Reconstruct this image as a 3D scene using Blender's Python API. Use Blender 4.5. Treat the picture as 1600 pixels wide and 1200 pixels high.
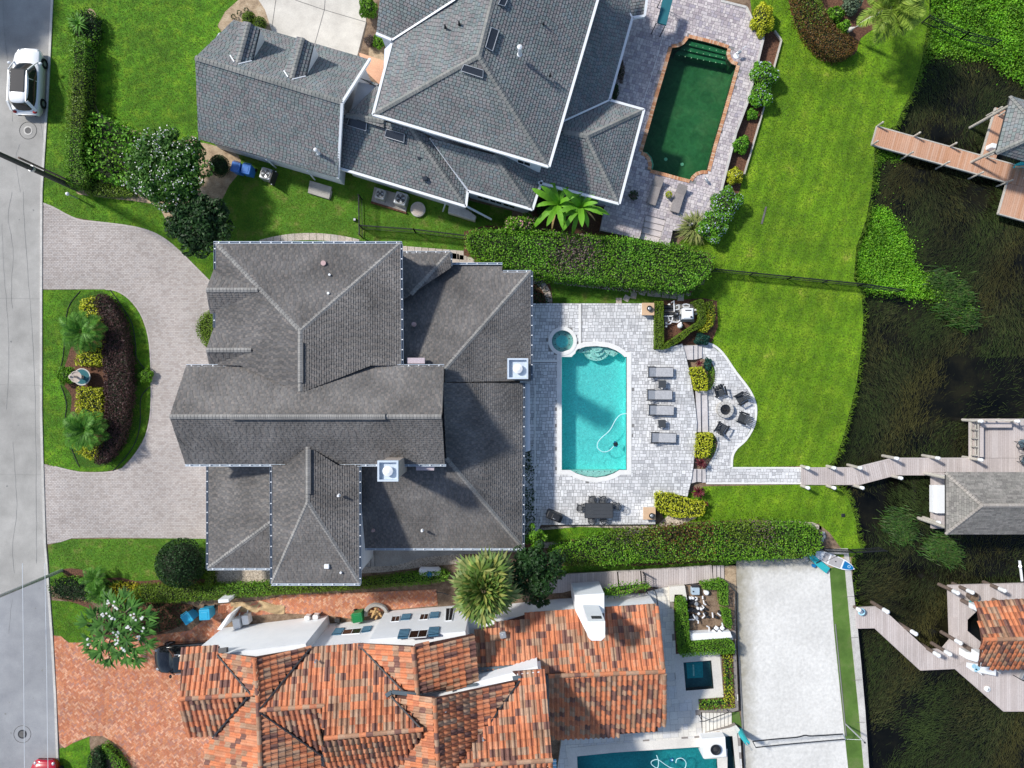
import bpy, bmesh, math, random
import numpy as np
from mathutils import Vector, Matrix
from mathutils.geometry import tessellate_polygon
for o in list(bpy.data.objects):
 bpy.data.objects.remove(o, do_unlink=True)
SC = bpy.context.scene
COL = SC.collection
random.seed(7)
RNG = np.random.default_rng(11)
# ------------------------------------------------------------------ camera, light, exposure
ALT = 50.0            # height of the drone above the lawn, metres
MPP = 0.045           # metres on the ground per photograph pixel
cd = bpy.data.cameras.new('drone_camera')
cam = bpy.data.objects.new('drone_camera', cd)
COL.objects.link(cam)
cam.location = (0,0, ALT)
cam.rotation_euler = (0,0,0)
cd.sensor_width = 36.0
cd.lens = 36.0 * ALT / (1600 * MPP)
cd.clip_start = 0.5
cd.clip_end = 3000
SC.camera = cam
SUN_EL, SUN_DIR = 44.0,-29.0     # elevation; heading the shadows fall to
wd = bpy.data.worlds.new('World')
SC.world = wd
wd.use_nodes = True
nt = wd.node_tree
bgn = nt.nodes['Background']
sky = nt.nodes.new('ShaderNodeTexSky')
sky.sky_type = 'NISHITA'
sky.sun_disc = False
sky.sun_elevation = math.radians(SUN_EL)
sky.sun_rotation = math.radians(-61 % 360)
nt.links.new(sky.outputs['Color'], bgn.inputs['Color'])
bgn.inputs['Strength'].default_value = 0.13
ld = bpy.data.lights.new('sun', 'SUN')
ld.energy = 3.6
ld.angle = math.radians(4.5)
ld.color = (1.0,0.965,0.90)
sun = bpy.data.objects.new('sun', ld)
COL.objects.link(sun)
_e, _a = math.radians(SUN_EL), math.radians(SUN_DIR)
sun.rotation_euler = Vector((math.cos(_e) * math.cos(_a), math.cos(_e) * math.sin(_a),-math.sin(_e))).to_track_quat('-Z', 'Y').to_euler()
sun.location = (-40,18,60)
vs = SC.view_settings
vs.view_transform = 'Standard'
vs.look = 'None'
vs.gamma = 1.0
vs.use_curve_mapping = False
vs.exposure = 0.25
SC.cycles.max_bounces = 6
SC.cycles.transparent_max_bounces = 8
# ------------------------------------------------------------------ helpers
def P(px, py, h=0.0):
 """the point at height h that shows at photograph pixel px, py"""
 k = MPP * (ALT - h) / ALT
 return Vector(((px - 800) * k, (600 - py) * k, h))
def P2(poly, h=0.0):
 return [P(x, y, h) for x, y in poly]
def plane_hit(px, py, pl):
 a, b, c = pl
 n = (b - a).cross(c - a)
 d = Vector(((px - 800) * MPP, (600 - py) * MPP, -ALT))
 o = Vector((0,0, ALT))
 t = (a - o).dot(n) / d.dot(n)
 return o + d * t
def wall_hit(px, py, a, b):
 return plane_hit(px, py, (a, b, a + Vector((0,0,1))))
def facet(pts):
 """roof facet from (px,py,h) anchors and (px,py) followers that lie on the anchors' plane"""
 anc = [P(*p) for p in pts if len(p) == 3][:3]
 out = []
 for p in pts:
  out.append(plane_hit(p[0], p[1], anc))
 return out
def setp(o, label=None, cat=None, group=None, kind=None):
 if label: o['label'] = label
 if cat: o['category'] = cat
 if group: o['group'] = group
 if kind: o['kind'] = kind
 return o
def thing(name, label, cat, loc=(0,0,0), rot=0.0, group=None):
 o = bpy.data.objects.new(name, None)
 o.empty_display_size = 0.2
 COL.objects.link(o)
 o.location = loc
 o.rotation_euler = (0,0, rot)
 return setp(o, label, cat, group)
def struct(name):
 o = bpy.data.objects.new(name, None)
 COL.objects.link(o)
 o['kind'] = 'structure'
 return o
def wloc(o):
 v = Vector((0,0,0))
 while o is not None:
  v += o.location
  o = o.parent
 return v
def children(o):
 return [c for c in CH.get(o.name, [])]
CH = {}
def link(o, parent):
 COL.objects.link(o)
 if parent is not None:
  o.parent = parent
  CH.setdefault(parent.name, []).append(o)
 return o
def dup(root, loc=None, rot=None, label=None, parent=None, scale=None):
 c = root.copy()
 link(c, parent)
 if loc is not None: c.location = loc
 if rot is not None: c.rotation_euler = (0,0, rot)
 if scale is not None: c.scale = scale
 if label: c['label'] = label
 for ch in children(root):
  dup(ch, parent=c)
 return c
class MB:
 def __init__(s):
  s.v, s.f, s.m = [],[],[]
 def add(s, vs, fs, mi=0):
  b = len(s.v)
  s.v.extend([tuple(v) for v in vs])
  for f in fs:
   s.f.append([i + b for i in f])
   s.m.append(mi)
  return s
 def build(s, name, mats, parent=None, local=False, smooth=False, kind=None, label=None, cat=None, group=None):
  me = bpy.data.meshes.new(name)
  v = s.v
  if parent is not None and not local:
   L = wloc(parent)
   v = [(a - L.x, b - L.y, c - L.z) for a, b, c in v]
  me.from_pydata(v, [], s.f)
  if not isinstance(mats, (list, tuple)): mats = [mats]
  for m in mats: me.materials.append(m)
  if len(mats) > 1: me.polygons.foreach_set('material_index', s.m)
  if smooth: me.polygons.foreach_set('use_smooth', [True] * len(me.polygons))
  me.update()
  o = bpy.data.objects.new(name, me)
  link(o, parent)
  return setp(o, label, cat, group, kind)
 # shapes
 def box(s, c, size, rot=0.0, mi=0, taper=1.0):
  x, y, z = [q / 2 for q in size]
  cs, sn = math.cos(rot), math.sin(rot)
  vs = []
  for dz, k in ((-z, 1.0),(z, taper)):
   for dx, dy in ((-x, -y),(x, -y),(x, y),(-x, y)):
    dx, dy = dx * k, dy * k
    vs.append((c[0] + dx * cs - dy * sn, c[1] + dx * sn + dy * cs, c[2] + dz))
  return s.add(vs, [(3,2,1,0),(4,5,6,7),(0,1,5,4),(1,2,6,5),(2,3,7,6),(3,0,4,7)], mi)
 def rbox(s, c, size, r=0.05, rot=0.0, mi=0, n=3):
  """box with rounded vertical corners and a softened top edge"""
  x, y, z = size[0] / 2, size[1] / 2, size[2]
  def ring(inset, zz):
   rr = max(r - inset, 0.002)
   out = []
   for cx, cy, a0 in ((x - r, y - r, 0),(-x + r, y - r, 90),(-x + r, -y + r, 180),(x - r, -y + r, 270)):
    for k in range(n + 1):
     a = math.radians(a0 + 90 * k / n)
     out.append((cx + rr * math.cos(a), cy + rr * math.sin(a), zz))
   return out
  rings = [ring(0,-z / 2), ring(0, z / 2 - r * .5), ring(r * .3, z / 2 - r * .12), ring(r * .6, z / 2)]
  m = len(rings[0])
  cs, sn = math.cos(rot), math.sin(rot)
  vs = [(c[0] + a * cs - b * sn, c[1] + a * sn + b * cs, c[2] + q) for R in rings for a, b, q in R]
  fs = []
  for k in range(3):
   for i in range(m):
    j = (i + 1) % m
    fs.append((k * m + i, k * m + j, (k + 1) * m + j, (k + 1) * m + i))
  fs.append(tuple(range(3 * m, 4 * m)))
  fs.append(tuple(reversed(range(m))))
  return s.add(vs, fs, mi)
 def beam(s, a, b, w, h, mi=0, up=Vector((0,0,1))):
  a, b = Vector(a), Vector(b)
  d = (b - a)
  if d.length < 1e-6: return s
  d.normalize()
  if abs(d.dot(up)) > .98: up = Vector((1,0,0))
  sd = d.cross(up).normalized()
  u2 = sd.cross(d)
  vs = []
  for p in (a, b):
   for i, j in ((-1,-1),(1,-1),(1,1),(-1,1)):
    vs.append(p + sd * (i * w / 2) + u2 * (j * h / 2))
  return s.add(vs, [(3,2,1,0),(4,5,6,7),(0,1,5,4),(1,2,6,5),(2,3,7,6),(3,0,4,7)], mi)
 def tube(s, path, r, n=6, mi=0, cap=True, closed=False):
  path = [Vector(p) for p in path]
  rs = r if isinstance(r, (list, tuple)) else [r] * len(path)
  rings = []
  for i, p in enumerate(path):
   if closed:
    t = path[(i + 1) % len(path)] - path[i - 1]
   else:
    t = path[min(i + 1, len(path) - 1)] - path[max(i - 1,0)]
   t.normalize()
   up = Vector((0,0,1)) if abs(t.z) < .95 else Vector((1,0,0))
   a = t.cross(up).normalized()
   b = t.cross(a)
   rings.append([p + a * (rs[i] * math.cos(2 * math.pi * k / n)) + b * (rs[i] * math.sin(2 * math.pi * k / n)) for k in range(n)])
  vs = [q for R in rings for q in R]
  fs = []
  cnt = len(path) if closed else len(path) - 1
  for i in range(cnt):
   i2 = (i + 1) % len(path)
   for k in range(n):
    k2 = (k + 1) % n
    fs.append((i * n + k, i * n + k2, i2 * n + k2, i2 * n + k))
  if cap and not closed:
   fs.append(tuple(range(n)))
   fs.append(tuple(reversed(range((len(path) - 1) * n, len(path) * n))))
  return s.add(vs, fs, mi)
 def lathe(s, c, prof, n=16, mi=0, rot=0.0):
  vs, fs = [],[]
  for r, z in prof:
   for k in range(n):
    a = rot + 2 * math.pi * k / n
    vs.append((c[0] + r * math.cos(a), c[1] + r * math.sin(a), c[2] + z))
  for i in range(len(prof) - 1):
   for k in range(n):
    k2 = (k + 1) % n
    fs.append((i * n + k, i * n + k2,(i + 1) * n + k2,(i + 1) * n + k))
  fs.append(tuple(range((len(prof) - 1) * n, len(prof) * n)))
  return s.add(vs, fs, mi)
 def ball(s, c, r, n=10, m=6, mi=0):
  if not isinstance(r, (tuple, list)): r = (r, r, r)
  prof = [(max(math.sin(math.pi * i / m),.004),-math.cos(math.pi * i / m)) for i in range(m + 1)]
  vs, fs = [],[]
  for q, z in prof:
   for k in range(n):
    a = 2 * math.pi * k / n
    vs.append((c[0] + r[0] * q * math.cos(a), c[1] + r[1] * q * math.sin(a), c[2] + r[2] * z))
  for i in range(m):
   for k in range(n):
    k2 = (k + 1) % n
    fs.append((i * n + k, i * n + k2,(i + 1) * n + k2,(i + 1) * n + k))
  return s.add(vs, fs, mi)
 def flat(s, loops, mi=0):
  """filled flat face(s) from 3D loops: outer first, then holes"""
  loops = [[Vector(p) for p in L] for L in loops]
  tris = tessellate_polygon(loops)
  vs = [p for L in loops for p in L]
  fs = []
  for t in tris:
   a, b, c = [vs[i] for i in t]
   fs.append(t if (b - a).cross(c - a).z >= 0 else (t[0], t[2], t[1]))
  return s.add(vs, fs, mi)
 def slab(s, loops, t, mi=0):
  """flat face(s) on top plus skirts of depth t on every loop"""
  s.flat(loops, mi)
  for L in loops:
   L = [Vector(p) for p in L]
   n = len(L)
   vs = L + [p - Vector((0,0, t)) for p in L]
   s.add(vs, [(i, (i + 1) % n, (i + 1) % n + n, i + n) for i in range(n)], mi)
  return s
 def wallring(s, pts, z0, z1, mi=0):
  n = len(pts)
  vs = [(p[0], p[1], z0) for p in pts] + [(p[0], p[1], z1) for p in pts]
  s.add(vs, [(i, (i + 1) % n, (i + 1) % n + n, i + n) for i in range(n)], mi)
  return s.flat([[Vector((p[0], p[1], z1)) for p in pts]], mi)
def np_mesh(name, V, F, mats, parent=None, mi=None, kind=None, local=False, **kw):
 V = np.asarray(V, dtype=np.float64)
 if parent is not None and not local:
  V = V - np.array(wloc(parent))
 F = np.asarray(F, dtype=np.int32)
 me = bpy.data.meshes.new(name)
 me.vertices.add(len(V))
 me.vertices.foreach_set('co', V.astype(np.float32).ravel())
 k = F.shape[1]
 me.loops.add(F.size)
 me.loops.foreach_set('vertex_index', F.ravel())
 me.polygons.add(len(F))
 me.polygons.foreach_set('loop_start', np.arange(0, F.size, k, dtype=np.int32))
 me.polygons.foreach_set('loop_total', np.full(len(F), k, dtype=np.int32))
 if not isinstance(mats, (list, tuple)): mats = [mats]
 for m in mats: me.materials.append(m)
 if mi is not None: me.polygons.foreach_set('material_index', np.asarray(mi, dtype=np.int32))
 me.update(calc_edges=True)
 o = bpy.data.objects.new(name, me)
 link(o, parent)
 return setp(o, kw.get('label'), kw.get('cat'), kw.get('group'), kind)
def inside(X, Y, poly):
 poly = [(p[0], p[1]) for p in poly]
 r = np.zeros(np.shape(X), dtype=bool)
 j = len(poly) - 1
 for i in range(len(poly)):
  xi, yi = poly[i]
  xj, yj = poly[j]
  if yi != yj:
   c = ((yi > Y) != (yj > Y)) & (X < (xj - xi) * (Y - yi) / (yj - yi) + xi)
   r ^= c
  j = i
 return r
def clip(subj, win):
 """Sutherland-Hodgman: subj cut by the convex counter-clockwise window win"""
 out = list(subj)
 n = len(win)
 for i in range(n):
  ax, ay = win[i]
  bx, by = win[(i + 1) % n]
  inp, out = out, []
  if not inp: return []
  def sd(p): return (bx - ax) * (p[1] - ay) - (by - ay) * (p[0] - ax)
  for j in range(len(inp)):
   p, q = inp[j - 1], inp[j]
   sp, sq = sd(p), sd(q)
   if sq >= 0:
    if sp < 0:
     t = sp / (sp - sq)
     out.append((p[0] + t * (q[0] - p[0]), p[1] + t * (q[1] - p[1])))
    out.append(q)
   elif sp >= 0:
    t = sp / (sp - sq)
    out.append((p[0] + t * (q[0] - p[0]), p[1] + t * (q[1] - p[1])))
 return out
def area2(p):
 return sum(p[i - 1][0] * p[i][1] - p[i][0] * p[i - 1][1] for i in range(len(p))) / 2
def smooth_px(pts, closed=False, k=4):
 """Catmull-Rom through pixel points"""
 out = []
 n = len(pts)
 rng = range(n) if closed else range(n - 1)
 for i in rng:
  g = lambda j: pts[j % n] if closed else pts[min(max(j, 0), n - 1)]
  p0, p1, p2, p3 = g(i - 1), g(i), g(i + 1), g(i + 2)
  for q in range(k):
   t = q / k
   out.append(tuple(.5 * (2 * p1[d] + (p2[d] - p0[d]) * t + (2 * p0[d] - 5 * p1[d] + 4 * p2[d] - p3[d]) * t * t + (3 * p1[d] - p0[d] - 3 * p2[d] + p3[d]) * t ** 3) for d in range(len(p1))))
 if not closed: out.append(tuple(pts[-1]))
 return out
# ------------------------------------------------------------------ materials
def mat(name, cols, src='noise', scale=1.5, detail=6.0, rough=.85, bump=0.0, bscale=30.0, amp=.14, ampscale=.5, fine=.12, finescale=14.0, metal=0.0, spec=.3, pos=None, coat=0.0):
 m = bpy.data.materials.new(name)
 m.use_nodes = True
 t = m.node_tree
 N, L = t.nodes, t.links
 b = N['Principled BSDF']
 b.inputs['Roughness'].default_value = rough
 b.inputs['Metallic'].default_value = metal
 b.inputs['Specular IOR Level'].default_value = spec
 if coat: b.inputs['Coat Weight'].default_value = coat
 geo = N.new('ShaderNodeNewGeometry')
 if len(cols) == 1 and not amp and not fine:
  b.inputs['Base Color'].default_value = (*cols[0],1)
 else:
  rp = N.new('ShaderNodeValToRGB')
  el = rp.color_ramp.elements
  n = len(cols)
  while len(el) < n: el.new(.5)
  while len(el) > max(n, 1) and len(el) > 1: el.remove(el[-1])
  for i, c in enumerate(cols):
   el[i].position = (pos[i] if pos else (i / max(n - 1,1)))
   el[i].color = (*c, 1)
  if src == 'island':
   L.new(geo.outputs['Random Per Island'], rp.inputs['Fac'])
  elif src == 'object':
   oi = N.new('ShaderNodeObjectInfo')
   L.new(oi.outputs['Random'], rp.inputs['Fac'])
  else:
   nz = N.new('ShaderNodeTexNoise')
   nz.inputs['Scale'].default_value = scale
   nz.inputs['Detail'].default_value = detail
   nz.inputs['Roughness'].default_value = .62
   L.new(geo.outputs['Position'], nz.inputs['Vector'])
   mr = N.new('ShaderNodeMapRange')
   mr.inputs['From Min'].default_value = .3
   mr.inputs['From Max'].default_value = .7
   L.new(nz.outputs['Fac'], mr.inputs['Value'])
   L.new(mr.outputs['Result'], rp.inputs['Fac'])
  out = rp.outputs['Color']
  for a, sc_, dt in ((amp, ampscale, 4.0),(fine, finescale, 3.0)):
   if not a: continue
   nz = N.new('ShaderNodeTexNoise')
   nz.inputs['Scale'].default_value = sc_
   nz.inputs['Detail'].default_value = dt
   L.new(geo.outputs['Position'], nz.inputs['Vector'])
   mr = N.new('ShaderNodeMapRange')
   mr.inputs['From Min'].default_value = .3
   mr.inputs['From Max'].default_value = .7
   mr.inputs['To Min'].default_value = 1 - a
   mr.inputs['To Max'].default_value = 1 + a
   L.new(nz.outputs['Fac'], mr.inputs['Value'])
   vm = N.new('ShaderNodeVectorMath')
   vm.operation = 'SCALE'
   L.new(out, vm.inputs[0])
   L.new(mr.outputs['Result'], vm.inputs['Scale'])
   out = vm.outputs['Vector']
  L.new(out, b.inputs['Base Color'])
 if bump:
  nz = N.new('ShaderNodeTexNoise')
  nz.inputs['Scale'].default_value = bscale
  nz.inputs['Detail'].default_value = 4
  L.new(geo.outputs['Position'], nz.inputs['Vector'])
  bp = N.new('ShaderNodeBump')
  bp.inputs['Strength'].default_value = bump
  bp.inputs['Distance'].default_value = .03
  L.new(nz.outputs['Fac'], bp.inputs['Height'])
  L.new(bp.outputs['Normal'], b.inputs['Normal'])
 return m
def flatm(name, c, rough=.5, metal=0.0, spec=.4, amp=.06, coat=0.0):
 return mat(name, [c], rough=rough, metal=metal, spec=spec, amp=amp, ampscale=1.5, fine=amp * .8, finescale=9, coat=coat)
def leafm(name, cols, rough=.55, amp=.2, ampscale=.9):
 """leaf colours vary from leaf to leaf; thin leaves let some light through"""
 m = mat(name, cols, src='island', rough=rough, amp=amp, ampscale=ampscale, fine=0, spec=.35)
 t = m.node_tree
 b = t.nodes['Principled BSDF']
 tr = t.nodes.new('ShaderNodeBsdfTranslucent')
 mx = t.nodes.new('ShaderNodeMixShader')
 mx.inputs['Fac'].default_value = .22
 src = b.inputs['Base Color'].links[0].from_socket
 t.links.new(src, tr.inputs['Color'])
 out = t.nodes['Material Output']
 t.links.new(b.outputs[0], mx.inputs[1])
 t.links.new(tr.outputs[0], mx.inputs[2])
 t.links.new(mx.outputs[0], out.inputs['Surface'])
 return m
def waterm(name, tint, rough=.03, ripple=.12, rscale=3.0):
 """clear pool water: tints what lies below and mirrors the sky at its surface"""
 m = bpy.data.materials.new(name)
 m.use_nodes = True
 t = m.node_tree
 N, L = t.nodes, t.links
 N.remove(N['Principled BSDF'])
 tr = N.new('ShaderNodeBsdfTransparent')
 tr.inputs['Color'].default_value = (*tint, 1)
 tn = tr
 gl = N.new('ShaderNodeBsdfGlossy')
 gl.inputs['Roughness'].default_value = rough
 fr = N.new('ShaderNodeFresnel')
 fr.inputs['IOR'].default_value = 1.33
 mx = N.new('ShaderNodeMixShader')
 geo = N.new('ShaderNodeNewGeometry')
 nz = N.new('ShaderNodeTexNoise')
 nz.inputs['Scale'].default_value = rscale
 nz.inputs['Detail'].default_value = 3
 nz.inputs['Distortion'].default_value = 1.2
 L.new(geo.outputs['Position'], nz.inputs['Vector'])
 bp = N.new('ShaderNodeBump')
 bp.inputs['Strength'].default_value = ripple
 bp.inputs['Distance'].default_value = .2
 L.new(nz.outputs['Fac'], bp.inputs['Height'])
 L.new(bp.outputs['Normal'], gl.inputs['Normal'])
 L.new(bp.outputs['Normal'], fr.inputs['Normal'])
 mr = N.new('ShaderNodeMapRange'); mr.inputs['From Min'].default_value = .3; mr.inputs['From Max'].default_value = .7; mr.inputs['To Min'].default_value = .8; mr.inputs['To Max'].default_value = 1.14  # noise-varied tint paints ripple caustics and glints into the water colour
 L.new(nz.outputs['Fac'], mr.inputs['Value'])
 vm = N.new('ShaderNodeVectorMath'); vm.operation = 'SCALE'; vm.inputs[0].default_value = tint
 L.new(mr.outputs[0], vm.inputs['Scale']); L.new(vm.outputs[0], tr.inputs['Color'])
 L.new(fr.outputs[0], mx.inputs['Fac'])
 L.new(tr.outputs[0], mx.inputs[1])
 L.new(gl.outputs[0], mx.inputs[2])
 L.new(mx.outputs[0], N['Material Output'].inputs['Surface'])
 return m
M = {}
M['soil'] = mat('soil', [(.10,.065,.04),(.22,.15,.10),(.3,.22,.15)], scale=2.5, fine=.25, bump=.5)
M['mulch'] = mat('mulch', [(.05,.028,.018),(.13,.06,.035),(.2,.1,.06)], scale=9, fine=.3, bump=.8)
M['sandy'] = mat('sandy_soil', [(.24,.17,.11),(.42,.31,.2),(.5,.4,.28)], scale=2, fine=.2, bump=.4)
M['lawn_front'] = mat('front_lawn', [(.045,.14,.004),(.08,.21,.006),(.17,.29,.012)], scale=1.3, fine=.25, finescale=11, amp=.35, ampscale=.3, bump=.8, bscale=16)
M['lawn_back'] = mat('lake_lawn', [(.075,.175,.004),(.125,.25,.006),(.19,.31,.012),(.28,.34,.04)], pos=[0,.5,.88,1.0], scale=.7, fine=.22, finescale=10, amp=.22, ampscale=.22, bump=.8, bscale=16)
M['lawn_dark'] = mat('dark_lawn', [(.028,.095,.006),(.05,.14,.008)], scale=1.5, fine=.25, finescale=11, amp=.2, bump=.8, bscale=16)  # darker green grass for the island groundcover
M['lawn_worn'] = mat('worn_lawn', [(.045,.14,.008),(.085,.2,.012),(.18,.19,.045)], scale=1.1, fine=.25, finescale=10, amp=.2, bump=.8, bscale=16, pos=[0,.6,1])
def mow(m, a=.1, w=1.5, ang=.3):
 """mower passes: bands of grass leaning one way, then the other"""
 t = m.node_tree; N, L = t.nodes, t.links
 b = N['Principled BSDF']; src = b.inputs['Base Color'].links[0].from_socket
 geo = N.new('ShaderNodeNewGeometry'); mp = N.new('ShaderNodeMapping'); mp.inputs['Rotation'].default_value = (0,0, ang)
 L.new(geo.outputs['Position'], mp.inputs[0])
 wv = N.new('ShaderNodeTexWave'); wv.inputs['Scale'].default_value = .5 / w; wv.inputs['Distortion'].default_value = 2.0; wv.inputs['Detail Scale'].default_value = .25
 L.new(mp.outputs[0], wv.inputs['Vector'])
 mr = N.new('ShaderNodeMapRange'); mr.inputs['To Min'].default_value = 1 - a; mr.inputs['To Max'].default_value = 1 + a
 L.new(wv.outputs['Fac'], mr.inputs['Value'])
 vm = N.new('ShaderNodeVectorMath'); vm.operation = 'SCALE'; L.new(src, vm.inputs[0]); L.new(mr.outputs[0], vm.inputs['Scale'])
 L.new(vm.outputs[0], b.inputs['Base Color'])
mow(M['lawn_back']); mow(M['lawn_front'],.07,1.2,1.2)
M['grass_blades'] = leafm('grass_blades', [(.05,.11,.003),(.095,.185,.005),(.17,.27,.012)])
M['turf'] = mat('artificial_turf', [(.06,.12,.02),(.09,.17,.03),(.14,.18,.06)], scale=.8, fine=.12, finescale=30, bump=.4)
M['road'] = mat('road_concrete', [(.31,.3,.28),(.41,.395,.37)], scale=.8, amp=.16, ampscale=.22, fine=.12, finescale=25, bump=.15)
M['crack'] = mat('crack', [(.1,.095,.09),(.16,.155,.15)], scale=3)
M['road_crack'] = mat('road_crack', [(.2,.2,.195),(.28,.28,.27)], scale=3)
M['kerb'] = mat('kerb_concrete', [(.45,.43,.4),(.58,.56,.52)], scale=3)
M['concrete'] = mat('pale_concrete', [(.55,.51,.45),(.68,.64,.57)], scale=1.2, amp=.12, fine=.08, bump=.15)
M['path_concrete'] = mat('grey_concrete', [(.3,.28,.25),(.42,.4,.37)], scale=1.2, bump=.15)
M['joint_dark'] = flatm('dark_joint', (.22,.215,.21),.95)
M['joint_mid'] = flatm('mid_joint', (.26,.23,.21),.95)
M['paver_drive'] = mat('driveway_paver', [(.37,.325,.3),(.43,.38,.35),(.48,.435,.405),(.43,.39,.37)], src='island', amp=.1, ampscale=.35, fine=.08)
M['paver_deck'] = mat('deck_paver', [(.44,.44,.45),(.56,.56,.56),(.65,.65,.65),(.73,.73,.73),(.6,.59,.59)], src='island', amp=.1, ampscale=.4, fine=.1)
M['paver_top'] = mat('purple_grey_paver', [(.34,.29,.31),(.5,.44,.44),(.62,.56,.54),(.36,.32,.36)], src='island', amp=.14, ampscale=.4, fine=.1)
M['brick'] = mat('brick_paver', [(.46,.16,.085),(.56,.21,.105),(.62,.26,.13),(.7,.4,.26),(.52,.2,.115),(.45,.23,.18)], src='island', amp=.16, ampscale=.5, fine=.12)
M['travertine'] = mat('travertine', [(.6,.58,.55),(.68,.64,.58),(.74,.7,.62),(.62,.61,.6)], src='island', amp=.1, ampscale=.7, fine=.08)
M['stone'] = mat('path_stone', [(.42,.36,.31),(.52,.45,.39),(.46,.42,.38)], src='object', amp=.15, fine=.15, bump=.2)
M['gravel'] = mat('gravel', [(.3,.25,.2),(.5,.43,.35),(.62,.55,.46)], scale=12, fine=.3, bump=1)
M['pebble'] = mat('pebble', [(.3,.25,.2),(.5,.42,.33),(.66,.58,.48)], src='island', amp=.1, fine=.1)
M['coping'] = mat('pool_coping', [(.72,.71,.68),(.8,.79,.76)], scale=3, amp=.04, fine=.05)
M['brick_coping'] = mat('brick_coping', [(.45,.2,.1),(.58,.3,.16),(.62,.42,.28)], src='island', amp=.1)
M['sand'] = mat('sand', [(.62,.605,.57),(.71,.695,.66)], scale=2.5, amp=.08, ampscale=.35, fine=.06, finescale=5, bump=1.0, bscale=3.5)
def stain(m, c, edges):
 """mud washed in along given sides: (axis, from, to) ramps broken up by noise"""
 t = m.node_tree; N, L = t.nodes, t.links
 b = N['Principled BSDF']; src = b.inputs['Base Color'].links[0].from_socket
 geo = N.new('ShaderNodeNewGeometry'); sp = N.new('ShaderNodeSeparateXYZ'); L.new(geo.outputs['Position'], sp.inputs[0])
 last = None
 for ax, a, z in edges:
  mr = N.new('ShaderNodeMapRange'); mr.inputs['From Min'].default_value = a; mr.inputs['From Max'].default_value = z
  L.new(sp.outputs[ax], mr.inputs['Value'])
  if last is None: last = mr.outputs[0]
  else:
   mx = N.new('ShaderNodeMath'); mx.operation = 'MAXIMUM'; L.new(last, mx.inputs[0]); L.new(mr.outputs[0], mx.inputs[1]); last = mx.outputs[0]
 nz = N.new('ShaderNodeTexNoise'); nz.inputs['Scale'].default_value = 1.6; nz.inputs['Detail'].default_value = 8; nz.inputs['Roughness'].default_value = .7
 L.new(geo.outputs['Position'], nz.inputs['Vector'])
 ad = N.new('ShaderNodeMath'); ad.operation = 'ADD'; L.new(last, ad.inputs[0]); L.new(nz.outputs['Fac'], ad.inputs[1])
 mr = N.new('ShaderNodeMapRange'); mr.inputs['From Min'].default_value = .62; mr.inputs['From Max'].default_value = 1.35; mr.inputs['To Max'].default_value = .85
 L.new(ad.outputs[0], mr.inputs['Value'])
 mix = N.new('ShaderNodeMix'); mix.data_type = 'RGBA'
 L.new(mr.outputs[0], mix.inputs['Factor']); L.new(src, mix.inputs['A']); mix.inputs['B'].default_value = (*c, 1)
 L.new(mix.outputs['Result'], b.inputs['Base Color'])
stain(M['sand'],(.27,.24,.17),[('Y', -13.6,-11.9),('X', 17.6,15.6)])
M['shingle_main'] = mat('charcoal_shingle', [(.15,.139,.13),(.174,.161,.15),(.198,.183,.17),(.163,.151,.145),(.207,.185,.17)], src='island', amp=.26, ampscale=.5, fine=.12, finescale=5, rough=.95, spec=.15)
M['shingle_top'] = mat('slate_shingle', [(.16,.185,.19),(.2,.235,.23),(.24,.25,.245),(.2,.19,.195),(.25,.235,.235),(.18,.22,.235)], src='island', amp=.12, ampscale=.7, fine=.12, rough=.9, spec=.2)
M['shingle_boat'] = mat('grey_brown_shingle', [(.17,.16,.15),(.23,.22,.2),(.28,.26,.24)], src='island', amp=.14, ampscale=.8, fine=.14, rough=.95)
M['underlay_main'] = flatm('charcoal_underlay', (.035,.034,.036),.95)
M['underlay_top'] = flatm('slate_underlay', (.035,.04,.045),.95)
M['cap_main'] = mat('charcoal_ridge_cap', [(.24,.232,.22),(.3,.29,.275)], src='island', rough=.95)
M['cap_top'] = mat('slate_ridge_cap', [(.2,.21,.2),(.26,.255,.24)], src='island', rough=.95)
TILE_COLS = [(.58,.21,.1),(.44,.16,.085),(.35,.2,.125),(.19,.095,.075),(.42,.265,.175),(.58,.255,.14)]
for i, c in enumerate(TILE_COLS):
 M['tile%d' % i] = mat('clay_tile', [tuple(q * .85 for q in c), c, tuple(min(q * 1.1,.8) for q in c)], scale=3, amp=.12, fine=.12, rough=.75)
M['tile_bed'] = flatm('tile_underlay', (.09,.04,.03),.95)
M['stucco'] = mat('white_stucco', [(.8,.82,.84),(.85,.86,.87)], scale=1.5, amp=.04, fine=.03, bump=.1)
M['stucco_grey'] = mat('pale_blue_siding', [(.62,.66,.72),(.68,.72,.77)], scale=1.5, amp=.05, fine=.03)
M['trim'] = flatm('white_trim', (.78,.8,.82),.5, amp=.03)
M['gutter'] = flatm('pale_gutter', (.55,.62,.7),.45, amp=.08)
M['gutter_shade'] = flatm('gutter_painted_shade', (.16,.2,.26),.45)  # darker copy of the gutter metal, trough shade put into the colour
M['metal'] = flatm('galvanised_metal', (.5,.52,.54),.4, metal=.6)
M['dark_metal'] = flatm('dark_metal', (.035,.036,.04),.5)
M['black'] = flatm('black_plastic', (.018,.02,.024),.5)
M['charcoal'] = flatm('charcoal_fabric', (.05,.055,.062),.8)
M['grey_fabric'] = mat('grey_sling_fabric', [(.42,.42,.43),(.5,.5,.51)], scale=6, amp=.05)
M['white'] = flatm('white_paint', (.82,.83,.84),.45, amp=.03)
M['pvc'] = flatm('white_pipe', (.78,.79,.8),.4, amp=.03)
M['pink'] = flatm('pinkish_vent', (.5,.34,.33),.6)
M['glass'] = flatm('dark_glass', (.015,.02,.024),.06, spec=.6, amp=0.02)
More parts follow.
